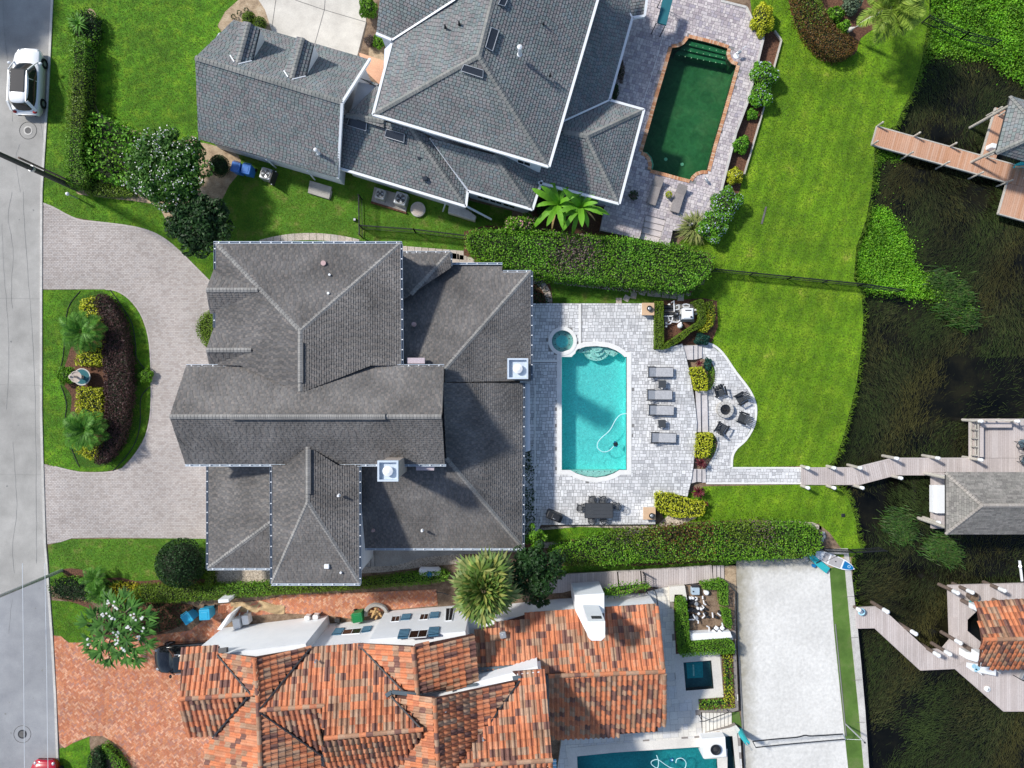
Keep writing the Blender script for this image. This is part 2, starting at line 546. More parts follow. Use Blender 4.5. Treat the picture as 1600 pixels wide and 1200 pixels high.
M['skylight'] = flatm('skylight_glass', (.035,.04,.05),.15, spec=.6)
M['wood_dark'] = mat('weathered_pile', [(.12,.09,.075),(.2,.15,.125)], scale=8)
M['wood_pale'] = mat('weathered_timber', [(.42,.39,.34),(.55,.51,.45)], scale=8)
M['plank_pale'] = mat('pinkish_plank', [(.46,.4,.375),(.52,.455,.43),(.56,.5,.475)], src='object', amp=.08, fine=.08)
M['plank_tan'] = mat('tan_plank', [(.5,.26,.15),(.55,.31,.2),(.58,.36,.25)], src='object', amp=.1, ampscale=.3, fine=.08)
M['tan'] = flatm('tan_stone_top', (.62,.42,.26),.8)
M['blue_bin'] = flatm('blue_plastic', (.03,.16,.52),.35)
M['cyan_bin'] = flatm('light_blue_plastic', (.03,.36,.58),.4)
M['green_bin'] = flatm('green_plastic', (.012,.2,.06),.4)
M['teal'] = flatm('teal_fabric', (.03,.42,.46),.6)
M['teal_dark'] = flatm('dark_teal_canvas', (.015,.13,.16),.7)
M['shutter'] = flatm('blue_shutter', (.045,.13,.21),.6)
M['pool_teal'] = mat('teal_pool_plaster', [(.17,.86,.82),(.21,.9,.86)], scale=1.5, amp=.05, ampscale=.5, fine=.05)
M['pool_step'] = mat('pale_pool_plaster', [(.5,.85,.76),(.55,.88,.8)], scale=2, amp=.03)
M['pool_green'] = mat('algae_pool_plaster', [(.032,.13,.066),(.055,.17,.085),(.11,.2,.11)], scale=.45, amp=.15, fine=.06)
M['pool_blue'] = mat('deep_pool_plaster', [(.02,.34,.38),(.03,.42,.44)], scale=.8)
M['pool_deep'] = mat('dark_spa_tile', [(.025,.11,.13),(.04,.15,.17)], scale=1.5)
M['spa_plaster'] = mat('spa_plaster', [(.4,.75,.68),(.46,.8,.74)], scale=2, amp=.05)
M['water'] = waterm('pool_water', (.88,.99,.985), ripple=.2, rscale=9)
M['water_green'] = waterm('murky_water', (.66,.88,.7), ripple=.015, rscale=2)
M['lake'] = mat('lake_water', [(.002,.0025,.002),(.006,.006,.004),(.014,.013,.006)], scale=.5, rough=.18, amp=.2, fine=0, spec=.25, pos=[0,.55,1])
M['weed'] = leafm('lake_weed', [(.012,.017,.004),(.032,.04,.01),(.052,.062,.017),(.024,.034,.008),(.095,.1,.036)], rough=.8, amp=.5, ampscale=.15)
M['weed_green'] = leafm('green_lake_weed', [(.014,.028,.006),(.034,.058,.011),(.06,.09,.02)], rough=.8, amp=.4, ampscale=.2)
M['weed_brown'] = leafm('brown_lake_weed', [(.034,.034,.008),(.062,.06,.014),(.1,.09,.024)], rough=.8, amp=.4, ampscale=.2)
M['hya'] = leafm('water_plant_leaf', [(.07,.23,.008),(.14,.38,.012),(.25,.5,.03)], amp=.4, ampscale=.8)
M['reed'] = leafm('reed_blade', [(.014,.05,.006),(.03,.095,.01),(.065,.15,.02),(.06,.06,.02)], amp=.4, ampscale=1.2)
M['core'] = flatm('twig_mass', (.02,.026,.012),.95)
M['leaf_mid'] = leafm('hedge_leaf', [(.065,.18,.008),(.12,.3,.014),(.22,.42,.03)])
M['leaf_dark'] = leafm('dark_leaf', [(.01,.035,.008),(.02,.06,.012),(.035,.1,.02)])
M['leaf_olive'] = leafm('olive_clipped_leaf', [(.085,.16,.01),(.13,.22,.013),(.19,.29,.022)])
M['leaf_lime'] = leafm('lime_leaf', [(.36,.42,.012),(.5,.53,.02),(.6,.6,.05),(.26,.34,.015)])
M['leaf_yellow'] = leafm('yellow_leaf', [(.4,.36,.01),(.5,.44,.02),(.3,.3,.015)])
M['leaf_plum'] = leafm('plum_leaf', [(.035,.016,.016),(.065,.03,.027),(.1,.045,.04)])
M['leaf_red'] = leafm('burgundy_leaf', [(.06,.012,.015),(.14,.022,.03),(.24,.06,.06)])
M['leaf_rust'] = leafm('rust_hedge_leaf', [(.12,.055,.015),(.17,.085,.02),(.1,.1,.015)])
M['leaf_brown'] = leafm('brown_twig', [(.13,.1,.08),(.2,.16,.15),(.26,.17,.12)])
M['leaf_blue'] = leafm('blue_green_leaf', [(.012,.07,.05),(.03,.12,.09)])
M['leaf_glossy'] = leafm('glossy_green_leaf', [(.075,.24,.01),(.13,.36,.018),(.24,.47,.045)])
M['palm_leaf'] = leafm('palm_leaflet', [(.09,.17,.03),(.15,.25,.045),(.24,.33,.08),(.34,.34,.08)])
M['palm_dark'] = leafm('dark_palm_leaflet', [(.05,.17,.015),(.09,.25,.022),(.15,.34,.04)])
M['palm_bright'] = leafm('yellow_green_palm_leaflet', [(.14,.24,.02),(.24,.36,.04),(.34,.44,.08)])
M['dry'] = leafm('dry_leaf', [(.4,.26,.08),(.5,.36,.14),(.35,.2,.08)])
M['bark'] = mat('bark', [(.14,.11,.085),(.26,.21,.17)], scale=7, bump=.4)
M['bark_pale'] = mat('pale_bark', [(.5,.47,.42),(.62,.6,.55)], scale=5)
M['petal'] = leafm('white_petal', [(.72,.72,.68),(.8,.8,.78)], amp=0)
M['petal_pink'] = leafm('pink_petal', [(.5,.25,.27),(.6,.36,.36),(.42,.18,.2)], amp=0)
M['petal_blue'] = leafm('pale_blue_petal', [(.5,.55,.72),(.62,.66,.78)], amp=0)
M['car_white'] = flatm('white_car_paint', (.8,.81,.82),.22, amp=0.01, coat=.6)
M['car_black'] = flatm('black_car_paint', (.012,.013,.016),.18, amp=0.01, coat=.6)
M['car_red'] = flatm('red_car_paint', (.42,.012,.03),.2, amp=0.01, coat=.6)
M['tyre'] = flatm('tyre_rubber', (.015,.015,.016),.9)
M['lamp_red'] = flatm('red_tail_lamp', (.3,.01,.01),.3)
M['board_blue'] = flatm('board_blue', (.012,.17,.42),.4)
M['board_grey'] = flatm('board_grey', (.42,.4,.4),.7)
M['hose'] = flatm('pale_blue_hose', (.55,.82,.85),.5)
M['lava'] = mat('lava_rock', [(.02,.02,.022),(.06,.06,.06)], scale=14, bump=1)
M['firewood'] = mat('firewood', [(.42,.25,.1),(.58,.4,.2)], src='object')
M['canvas'] = mat('tan_tarp', [(.4,.28,.15),(.52,.38,.22)], scale=3)
# ------------------------------------------------------------------ surface builders
def pave(name, poly, z, mats, L=.24, W=.16, gap=.014, ang=0.0, t=.012, mode='run', holes=(), parent=None):
 """real pavers laid over a polygon (world xy), cut at its edge; one mesh"""
 poly = [(p[0], p[1]) for p in poly]
 if area2(poly) < 0: poly.reverse()
 holes = [[(p[0], p[1]) for p in h] for h in holes]
 ca, sa = math.cos(ang), math.sin(ang)
 loc = [(x * ca + y * sa, -x * sa + y * ca) for x, y in poly]
 x0, x1 = min(p[0] for p in loc), max(p[0] for p in loc)
 y0, y1 = min(p[1] for p in loc), max(p[1] for p in loc)
 R = []
 if mode == 'ashlar':
  u = L
  T = [[(0,0,1,.5),(0,.5,.5,.5),(.5,.5,.5,.5)],[(0,0,.5,1),(.5,0,.5,.45),(.5,.45,.5,.55)],[(0,0,.62,.62),(.62,0,.38,.62),(0,.62,.4,.38),(.4,.62,.6,.38)],
             [(0,0,.6,.4),(.6,0,.4,.6),(0,.4,.4,.6),(.4,.6,.6,.4),(.4,.4,.2,.2)],[(0,0,.5,.5),(.5,0,.5,.5),(0,.5,1,.5)],[(0,0,.38,.55),(.38,0,.62,.38),(.38,.38,.62,.62),(0,.55,.38,.45)]]
  for j in range(int((y1 - y0) / u) + 2):
   for i in range(int((x1 - x0) / u) + 2):
    for a, b, c, d in T[int(RNG.integers(len(T)))]:
     sh = u * .37 * (j % 3)
     R.append((x0 - u + i * u + sh * .5 + a * u, y0 - u * .3 + j * u + b * u, c * u, d * u))
 elif mode == 'herring':
  a, b = L, W
  s = b
  nx, ny = int((x1 - x0) / s) + 8, int((y1 - y0) / s) + 8
  k = max(int(round(a / b)),2)
  for j in range(-4, ny):
   for i in range(-4, nx):
    q = (i - j) % (2 * k)
    if q == 0: R.append((x0 + i * s, y0 + j * s, a, b))
    if q == 2 * k - 1: R.append((x0 + i * s, y0 + j * s, b, a))
 else:
  y, r = y0,0
  while y < y1:
   x = x0 - (L / 2 if r % 2 else 0)
   while x < x1:
    R.append((x, y, L, W))
    x += L
   y += W
   r += 1
 if not R: return None
 R = np.array(R)
 X = np.stack([R[:, 0] + gap / 2, R[:, 0] + R[:, 2] - gap / 2, R[:, 0] + R[:, 2] - gap / 2, R[:, 0] + gap / 2],1)
 Y = np.stack([R[:, 1] + gap / 2, R[:, 1] + gap / 2, R[:, 1] + R[:, 3] - gap / 2, R[:, 1] + R[:, 3] - gap / 2],1)
 WX, WY = X * ca - Y * sa, X * sa + Y * ca
 ins = inside(WX, WY, poly)
 cx, cy = WX.mean(1), WY.mean(1)
 bad = np.zeros(len(R), bool)
 for h in holes: bad |= inside(cx, cy, h) | inside(WX, WY, h).any(1)
 full = ins.all(1) & ~bad
 part = (~ins.all(1)) & (ins.any(1)) & ~bad
 n = int(full.sum())
 jit = RNG.normal(0,.0022,(n, 1)) * np.ones((n, 4)) + RNG.normal(0,.0012,(n, 4))
 tx, ty = WX[full], WY[full]
 V = np.zeros((n, 8,3))
 V[:, :4,0], V[:, :4,1], V[:, :4,2] = tx, ty, z + jit
 V[:, 4:, 0], V[:, 4:, 1], V[:, 4:, 2] = tx, ty, z - t
 base = (np.arange(n) * 8)[:, None, None]
 fq = np.array([[0,1,2,3],[0,4,5,1],[1,5,6,2],[2,6,7,3],[3,7,4,0]])[None]
 mb = MB()
 mb.v = [tuple(v) for v in V.reshape(-1,3)]
 mb.f = (base + fq).reshape(-1,4).tolist()
 mb.m = [0] * len(mb.f)
 for i in np.nonzero(part)[0]:
  win = [(WX[i, k], WY[i, k]) for k in range(4)]
  c = clip(poly, win)
  if len(c) < 3 or abs(area2(c)) < .001: continue
  m_ = len(c)
  vs = [(x, y, z) for x, y in c] + [(x, y, z - t) for x, y in c]
  mb.add(vs, [tuple(range(m_))] + [(k, k + m_, (k + 1) % m_ + m_, (k + 1) % m_) for k in range(m_)])
 return mb.build(name, mats, parent, kind='stuff')
def offset_poly(poly, d):
 """crude inward offset of a world polygon by distance d"""
 pts = [Vector((p[0], p[1])) for p in poly]
 if area2([(p.x, p.y) for p in pts]) < 0: pts.reverse()
 n = len(pts)
 out = []
 for i in range(n):
  a, b, c = pts[i - 1], pts[i], pts[(i + 1) % n]
  e1, e2 = (b - a),(c - b)
  if e1.length < 1e-6 or e2.length < 1e-6: continue
  e1.normalize(); e2.normalize()
  n1, n2 = Vector((-e1.y, e1.x)), Vector((-e2.y, e2.x))
  m = n1 + n2
  if m.length < .2: m = n1
  m.normalize()
  k = d / max(m.dot(n1),.4)
  q = b + m * k
  out.append((q.x, q.y))
 return out
NOGRASS = []      # world polygons where no blades grow
LAWNS = []        # (world polygon, density)
def sheet(name, poly_px, z, m, holes=(), lawn=None, nograss=True, skirt=0.0, parent=None, kind='structure'):
 w = [P(x, y, 0) for x, y in poly_px]
 w = [Vector((p.x, p.y, z)) for p in w]
 hs = [[Vector((p[0], p[1], z)) for p in h] for h in holes]
 mb = MB()
 if skirt: mb.slab([w] + hs, skirt)
 else: mb.flat([w] + hs)
 o = mb.build(name, m, parent, kind=kind)
 if lawn: LAWNS.append(([(p.x, p.y) for p in w], lawn))
 elif nograss: NOGRASS.append([(p.x, p.y) for p in w])
 return o
def slope_shingles(mb, facets, e, w, gap, t, course_var=.0, bands=False):
 """overlapping shingle slabs with open joints on each roof facet, cut at its edges"""
 for pts in facets:
  a, b, c = pts[0], pts[1], pts[2]
  n = None
  for i in range(len(pts)):
   n = (pts[(i + 1) % len(pts)] - pts[i]).cross(pts[(i + 2) % len(pts)] - pts[(i + 1) % len(pts)])
   if n.length > .4: break
  n.normalize()
  if n.z < 0: n = -n
  u = Vector((0,0,1)).cross(n)
  if u.length < 1e-4: u = Vector((1,0,0))
  u.normalize()
  v = n.cross(u)
  o = pts[0]
  loc = [((p - o).dot(u),(p - o).dot(v)) for p in pts]
  if area2(loc) < 0: loc.reverse()
  x0, x1 = min(p[0] for p in loc), max(p[0] for p in loc)
  y0, y1 = min(p[1] for p in loc), max(p[1] for p in loc)
  rects = []
  ph, wk = RNG.random() * 6,0.0
  y = y0 - e * RNG.random()
  r = 0
  while y < y1:
   x = x0 - w * (r % 2) * .5 - w * RNG.random() * (.3 if course_var == 0 else 1)
   wk += RNG.normal(.0,.33) * w
   if bands: x = x0 - w * 3 + w * .5 * math.sin(r * .31 + ph) + wk % (2 * w)
   c = 0
   while x < x1:
    ww = w * (1 + course_var * (RNG.random() - .5) * 2)
    if bands: ww = w * RNG.uniform(.75,1.3); c += 1
    rects.append((x, y, ww, e, c % 2))
    x += ww
   y += e
   r += 1
  R = np.array(rects)
  X = np.stack([R[:, 0] + gap / 2, R[:, 0] + R[:, 2] - gap / 2, R[:, 0] + R[:, 2] - gap / 2, R[:, 0] + gap / 2],1)
  Y = np.stack([R[:, 1] + gap, R[:, 1] + gap, R[:, 1] + R[:, 3], R[:, 1] + R[:, 3]],1)
  ins = inside(X, Y, loc)
  allin, anyin = ins.all(1), ins.any(1)
  for i in np.nonzero(anyin | allin)[0]:
   yb = R[i, 1]
   q = [(X[i, k], Y[i, k]) for k in range(4)]
   if not allin[i]:
    q = clip(loc, q)
    if len(q) < 3 or abs(area2(q)) < .0015: continue
   m_ = len(q)
   jt = RNG.random() * t * .5 + (t * 1.3 * R[i, 4] if bands else 0)
   top = [o + u * x + v * yy + n * (.004 + (t + jt) * (1 - (yy - yb) / e)) for x, yy in q]
   bot = [o + u * x + v * yy - n * .002 for x, yy in q]
   fs = [tuple(range(m_))]
   # front (down-slope) edges and sides
   for k in range(m_): fs.append((k, k + m_, (k + 1) % m_ + m_, (k + 1) % m_))
   mb.add(top + bot, fs, int(R[i, 4]) if bands else 0)
def roof_base(facets, thick, mats, parent, name='roof_slope'):
 for pts in facets:
  p = list(pts)
  nn = (p[1] - p[0]).cross(p[2] - p[1])
  n = len(p)
  mb = MB()
  vs = p + [q - Vector((0,0, thick)) for q in p]
  # signed plan area decides the winding
  ar = area2([(q.x, q.y) for q in p])
  top = tuple(range(n)) if ar > 0 else tuple(reversed(range(n)))
  loops = [p]
  tris = tessellate_polygon([p])
  fs = []
  for t in tris:
   A, B, C = p[t[0]], p[t[1]], p[t[2]]
   up = (B - A).cross(C - A).z >= 0
   tt = t if up else (t[0], t[2], t[1])
   fs.append(tt)
   fs.append(tuple(i + n for i in reversed(tt)))
  for i in range(n):
   fs.append((i, i + n, (i + 1) % n + n, (i + 1) % n))
  mb.add(vs, fs)
  mb.build(name, mats, parent)
def ridge_caps(mb, a, b, w=.26, l=.28, h=.035, gap=.015):
 a, b = Vector(a), Vector(b)
 d = b - a
 n = max(int(d.length / l),1)
 up = Vector((0,0,1))
 side = d.normalized().cross(up)
 if side.length < .01: return
 side.normalize()
 u2 = side.cross(d.normalized())
 for i in range(n):
  p = a + d * (i / n)
  q = a + d * ((i + 1) / n) - d.normalized() * gap
  z0, z1 = h, h * 1.7
  vs = []
  for pt, k in ((p, z0),(q, z1)):
   vs += [pt - side * w / 2 - u2 * .03, pt + u2 * k, pt + side * w / 2 - u2 * .03]
  mb.add(vs, [(0,1,4,3),(1,2,5,4),(0,2,1),(3,4,5)])
# ---- leaves
def leaf_quads(C, D, Nn, ln, wd, fold=.25):
 """diamond leaves: centres C, directions D, normals Nn (arrays), lengths, widths -> V, F"""
 n = len(C)
 D = D / np.maximum(np.linalg.norm(D, axis=1, keepdims=True),1e-9)
 S_ = np.cross(D, Nn)
 S_ /= np.maximum(np.linalg.norm(S_, axis=1, keepdims=True),1e-9)
 Nn = np.cross(S_, D)
 ln = np.asarray(ln).reshape(-1,1) * np.ones((n, 1))
 wd = np.asarray(wd).reshape(-1,1) * np.ones((n, 1))
 V = np.empty((n, 4,3))
 V[:, 0] = C - D * ln / 2
 V[:, 1] = C + S_ * wd / 2 + Nn * wd * fold
 V[:, 2] = C + D * ln / 2
 V[:, 3] = C - S_ * wd / 2 + Nn * wd * fold
 F = np.arange(n * 4).reshape(n, 4)
 return V.reshape(-1,3), F
def rand_unit(n):
 v = RNG.normal(size=(n, 3))
 return v / np.linalg.norm(v, axis=1, keepdims=True)
def sample_poly(poly, n):
 xs = [p[0] for p in poly]; ys = [p[1] for p in poly]
 out = np.zeros((0,2))
 while len(out) < n:
  q = np.stack([RNG.uniform(min(xs), max(xs), n * 2), RNG.uniform(min(ys), max(ys), n * 2)],1)
  out = np.concatenate([out, q[inside(q[:, 0], q[:, 1], poly)]])
 return out[:n]
def hedge(name, label, cat, poly_px, h, leaf, size=.13, z0=0.0, dens=3.0, rough=.08, group=None, extra=(), cut=False, jag=.0):
 """a hedge: twig mass inside, leaves over its top and sides. poly_px outlines its top"""
 top = [P(x, y, z0 + h) for x, y in poly_px]
 poly = [(p.x, p.y) for p in top]
 if area2(poly) < 0: poly.reverse()
 A = area2(poly)
 cx, cy = sum(p[0] for p in poly) / len(poly), sum(p[1] for p in poly) / len(poly)
 t = thing(name, label, cat, (cx, cy, z0),0, group)
 core = offset_poly(poly, .16)
 MB().wallring(core, z0, z0 + h - .16 - rough * 1.4).build('branches', M['core'], t)
 n = int(A * dens / (size * size))
 q = sample_poly(poly, max(n, 30))
 # soft uneven top
 zz = z0 + h - RNG.random(len(q)) ** 2 * .16 - .02
 ph = RNG.random(4) * 6
 zz += rough * (np.sin(q[:, 0] * 2.1 + ph[0]) + np.sin(q[:, 1] * 2.7 + ph[1]) + np.sin((q[:, 0] + q[:, 1]) * 4.3 + ph[2])) / 2
 C = np.concatenate([q, zz[:, None]],1)
 tilt = .35 if cut else .75
 Nn = np.array([0,0,1.0]) + RNG.normal(0, tilt, (len(q),3))
 D = rand_unit(len(q))
 # sides
 Lp = 0
 segs = []
 for i in range(len(poly)):
  a, b = poly[i], poly[(i + 1) % len(poly)]
  l = math.hypot(b[0] - a[0], b[1] - a[1])
  segs.append((a, b, l)); Lp += l
 ns = int(Lp * h * dens * .55 / (size * size))
 SC_, SN = [],[]
 for a, b, l in segs:
  k = int(ns * l / Lp)
  if k < 1 or l < 1e-6: continue
  tt = RNG.random(k)
  nx, ny = (b[1] - a[1]) / l, -(b[0] - a[0]) / l
  o_ = RNG.normal(0, rough * .8, k) - .03
  SC_.append(np.stack([a[0] + (b[0] - a[0]) * tt + nx * o_, a[1] + (b[1] - a[1]) * tt + ny * o_, z0 + RNG.random(k) * h],1))
  SN.append(np.tile([nx, ny, .5],(k, 1)))
 if SC_:
  C = np.concatenate([C] + SC_)
  SNn = np.concatenate(SN)
  Nn = np.concatenate([Nn, SNn + RNG.normal(0, tilt, SNn.shape)])
  D = np.concatenate([D, rand_unit(len(SNn))])
 V, F = leaf_quads(C, D, Nn, size * RNG.uniform(.8,1.5, len(C)), size * RNG.uniform(.5,.9, len(C)))
 mats = [leaf] + [e[0] for e in extra]
 mi = np.zeros(len(F), dtype=np.int32)
 for k, (mm, frac, sc_) in enumerate(extra):
  f = np.sin(C[:, 0] * sc_ + k * 2 + ph[3]) * np.sin(C[:, 1] * sc_ * 1.3 + k + ph[0]) + RNG.normal(0,.3, len(C))
  mi[f > np.quantile(f, 1 - frac)] = k + 1
 np_mesh('foliage', V, F, mats, t, mi=mi, kind='stuff')
 NOGRASS.append(poly)
 return t
def leaf_ball(c, r, n, size, mats, parent, name='foliage', lower=-.25, shell=.25, wid=.6, up=.0, outward=.5, weights=None):
 d = rand_unit(n * 2)
 d = d[d[:, 2] > lower][:n]
 n = len(d)
 rr = 1 - RNG.random(n) ** 2 * shell
 C = np.array(c) + d * np.array(r) * rr[:, None]
 Nn = d + RNG.normal(0,.5,(n, 3)) + np.array([0,0, up])
 D = rand_unit(n) + d * outward
 V, F = leaf_quads(C, D, Nn, size * RNG.uniform(.8,1.4, n), size * wid * RNG.uniform(.7,1.2, n))
 mi = None
 if isinstance(mats, list):
  mi = RNG.choice(len(mats), n, p=weights)
 return np_mesh(name, V, F, mats, parent, mi=mi, kind='stuff')
def shrub(name, label, cat, px, py, r, h, leaf, size=.13, n=500, z0=0.0, group=None, core=True, flowers=None, nf=60, wid=.6, ry=None, lobes=5):
 """a rounded bush; px,py and r (pixels) give its widest outline"""
 c = P(px, py, z0 + h * .55)
 R = r * MPP * (ALT - h * .6) / ALT
 Ry = (ry or r) * MPP * (ALT - h * .6) / ALT
 t = thing(name, label, cat, (c.x, c.y, z0),0, group)
 if core:
  MB().ball((c.x, c.y, z0 + h * .5),(R * .8, Ry * .8, h * .42),12,7).build('branches', M['core'], t)
 k = .86 if lobes else 1.0
 B = [((c.x, c.y, z0 + h * .5),(R * k, Ry * k, h * .5),1.0)]
 a0 = RNG.random() * 6
 for i in range(lobes):
  a = a0 + i * 6.283 / lobes + RNG.normal(0,.3); q = RNG.uniform(.3,.5); o = 1.05 - q * .75
  B.append(((c.x + R * o * math.cos(a), c.y + Ry * o * math.sin(a), z0 + h * RNG.uniform(.35,.65)),(R * q, Ry * q, h * q * .8), q * .8))
 for ctr, rad, w in B: leaf_ball(ctr, rad, max(int(n * w),30), size, leaf, t, wid=wid)
 if flowers:
  for ctr, rad, w in B: leaf_ball(ctr, [q * 1.04 for q in rad], max(int(nf * w * .5),4), size * .6, flowers, t, name='flowers', lower=.0, shell=.06, wid=1.0)
 NOGRASS.append([(c.x + R * .8 * math.cos(a), c.y + Ry * .8 * math.sin(a)) for a in np.linspace(0,6.28,10)])
 return t
def pinnate_frond(L, droop, wl=.32, n=16, lw=.05, m='palm_dark', hang=.25):
 """one feather frond along +x with its leaflets, base at origin"""
 mb = MB()
 path = []
 for i in range(9):
  s = i / 8
  path.append(Vector((L * s * (1 - .18 * droop * s),0, L * (.42 * s - droop * .75 * s * s))))
 mb.tube(path, [.022 * (1 - .8 * i / 8) for i in range(9)],4, mi=0)
 for i in range(n):
  s = .12 + .86 * i / (n - 1)
  k = s * 8
  j = min(int(k),7)
  p = path[j].lerp(path[j + 1], k - j)
  t = (path[j + 1] - path[j]).normalized()
  up = Vector((0,1,0)).cross(t) * -1
  ll = wl * (math.sin(math.pi * min(.12 + s * .92,1)) ** .6 + .12)
  for sd in (-1,1):
   d = (Vector((0, sd, 0)) + t * .75 + Vector((0,0,.1 - hang * random.random()))).normalized()
   e = p + d * ll
   md = p + d * ll * .45 + Vector((0,0,.02))
   wv = t * lw / 2
   mb.add([p, md - wv, e, md + wv],[(0,1,2,3)],0)
 me_o = mb
 return me_o
def fan_frond(L, seg=22, droop=.35, pf=.42):
 """one fan-palm frond along +x: stalk plus a pleated fan of narrow segments with drooping tips"""
 mb = MB()
 pl = L * pf
 mb.tube([(0,0,0),(pl * .5,0,.06 * L),(pl, 0,.08 * L)],[.02,.016,.012],4)
 hub = Vector((pl, 0,.08 * L))
 for i in range(seg):
  a = math.radians(-115 + 230 * i / (seg - 1)) + random.uniform(-.03,.03)
  l = L * .5 * (1 - .25 * abs(a) / 2) * random.uniform(.88,1.04)
  d = Vector((math.cos(a), math.sin(a),.1 + .12 * (i % 2)))
  sd = Vector((-math.sin(a), math.cos(a),0))
  w = .085 * L
  m1 = hub + d * l * .6
  tip = hub + d * l * .98 + Vector((0,0,-droop * l * random.uniform(.3,.9)))
  mb.add([hub, m1 - sd * w / 2, tip, m1 + sd * w / 2],[(0,1,2,3)])
 return mb
def banana_leaf(L, w, droop):
 mb = MB()
 n = 8
 rib, lf, rt = [],[],[]
 for i in range(n + 1):
  s = i / n
  p = Vector((L * s * (1 - .15 * s),0, L * (.55 * s - droop * s * s)))
  ww = w * (math.sin(math.pi * min(.05 + s * .95,1)) ** .55 if s > .12 else s * 1.2) * .5
  rib.append(p)
  rag = random.uniform(.8,1.05)
  lf.append(p + Vector((-.02, ww * rag, .05 * w)))
  rt.append(p + Vector((-.02,-ww * rag, .05 * w)))
 vs = rib + lf + rt
 fs = []
 for i in range(n):
  fs.append((i, i + 1, n + 1 + i + 1, n + 1 + i))
  fs.append((i + 1, i, 2 * (n + 1) + i, 2 * (n + 1) + i + 1))
 mb.add(vs, fs)
 return mb
def frond_plant(name, label, cat, base, crown, protos, count, tilt=(-.2,.9), trunk=None, group=None, scale=(.85,1.1), part='frond'):
 """trunk plus separate fronds placed round the crown; protos are meshes made once and shared"""
 t = thing(name, label, cat, base, 0, group)
 off = Vector(crown) - Vector(base)
 if trunk:
  r0, r1, mm = trunk
  pts = [Vector((0,0,0)).lerp(off, k / 5) + Vector((.06 * math.sin(k),.05 * math.cos(k * 1.7),0)) * (0 if k in (0,5) else 1) for k in range(6)]
  MB().tube(pts, [r0 + (r1 - r0) * k / 5 for k in range(6)],9).build('trunk', mm, t, local=True)
 ga = 2.39996
 for i in range(count):
  s = (i + .5) / count
  me = protos[min(int(s * len(protos)), len(protos) - 1)]
  o = bpy.data.objects.new(part, me)
  link(o, t)
  o.location = off + Vector((0,0,.1 * (1 - s)))
  o.rotation_euler = (random.uniform(-.25,.25),-(tilt[1] + (tilt[0] - tilt[1]) * s) + random.uniform(-.12,.12), i * ga + random.uniform(-.2,.2))
  k = random.uniform(*scale)
  o.scale = (k, k, k)
 return t
def proto_mesh(mb, name, mats):
 me = bpy.data.meshes.new(name)
 me.from_pydata(mb.v, [], mb.f)
 for m in (mats if isinstance(mats, list) else [mats]): me.materials.append(m)
 me.update()
 return me
# ------------------------------------------------------------------ THE SETTING: ground, lake, road, lawns
SHORE = [(1452,-120),(1452,20),(1446,60),(1440,95),(1428,140),(1412,168),(1400,196),(1380,206),(1366,216),(1366,250),(1361,300),(1353,345),(1338,385),(1334,436),
         (1346,458),(1349,500),(1345,550),(1338,600),(1328,642),(1318,682),(1306,714),(1294,728),(1296,757),(1316,766),(1327,782),(1336,810),(1341,846),(1345,858),(1328,876),
         (1331,900),(1338,960),(1346,1040),(1352,1110),(1358,1200),(1365,1330)]
FAR = 9000
LAKE_Z = -.75
# pools are cut out of the ground sheet
POOL_MAIN = [(877,557),(893,557),(897,551),(902,545),(915,541),(932,540),(950,542),(963,547),(972,553),(976,557),(980,557),(980,735),(968,735),(960,740),(948,744.5),(932,747),(915,745),(901,740.5),(891,735),(877,735)]
SPA_MAIN = [(879 + 17.5 * math.cos(a),533 + 17.5 * math.sin(a)) for a in np.linspace(0,2 * math.pi, 29)[:-1]]
def zc(l): return [(900 + x / 4, y / 4) for x, y in l]
POOL_TOP = zc([(702,235),(800,258),(890,282),(950,302),(942,335),(952,370),(975,398),(1005,408),(960,570),(912,740),(865,900),(822,1068),(785,1068),(750,1080),(725,1102),(712,1126),(640,1108),(550,1083),(466,1062),(472,1030),(462,990),(440,962),(412,950),(455,800),(510,600),(560,430),(598,298),(640,292),(672,275),(692,252)])
POOL_BOT = [(901,1181),(960,1175),(1097,1166),(1101,1185),(1123,1184),(1123,1240),(903,1240)]
CHAN_BOT = [(1128,1150),(1145,1149),(1150,1200),(1153,1240),(1130,1240),(1127,1186),(1135,1185)]
SPA_BOT = [(1067,1034.5),(1112,1031),(1116,1076.5),(1071,1080)]
DECK_Z, TOP_Z, PAT_Z = .42,.55,.45
def wpoly(px, z): return [(p.x, p.y) for p in P2(px, z)]
HOLES_W = [wpoly(POOL_MAIN, DECK_Z), wpoly(SPA_MAIN, DECK_Z), wpoly(POOL_TOP, TOP_Z), wpoly(POOL_BOT, PAT_Z), wpoly(SPA_BOT, PAT_Z), wpoly(CHAN_BOT, PAT_Z)]
land = [(-FAR, -FAR)] + [(1452,-FAR)] + SHORE + [(1365, FAR),(-FAR, FAR)]
sheet('ground', land, -.012, M['soil'], holes=[offset_poly(h, -.02) for h in HOLES_W], nograss=False)
# bank down to the water
bk = MB()
sh = [P(x, y, 0) for x, y in [(1452,-FAR)] + SHORE + [(1365, FAR)]]
n_ = len(sh)
bk.add([(p.x, p.y, -.012) for p in sh] + [(p.x + .25, p.y, LAKE_Z - .5) for p in sh],[(i + 1, i, i + n_, i + 1 + n_) for i in range(n_ - 1)])
bk.build('lake_bank', M['soil'], kind='structure')
mb = MB()
mb.flat([[Vector((20,-600, LAKE_Z)), Vector((900,-600, LAKE_Z)), Vector((900,600, LAKE_Z)), Vector((20,600, LAKE_Z))]])
mb.build('lake_water', M['lake'], kind='structure')
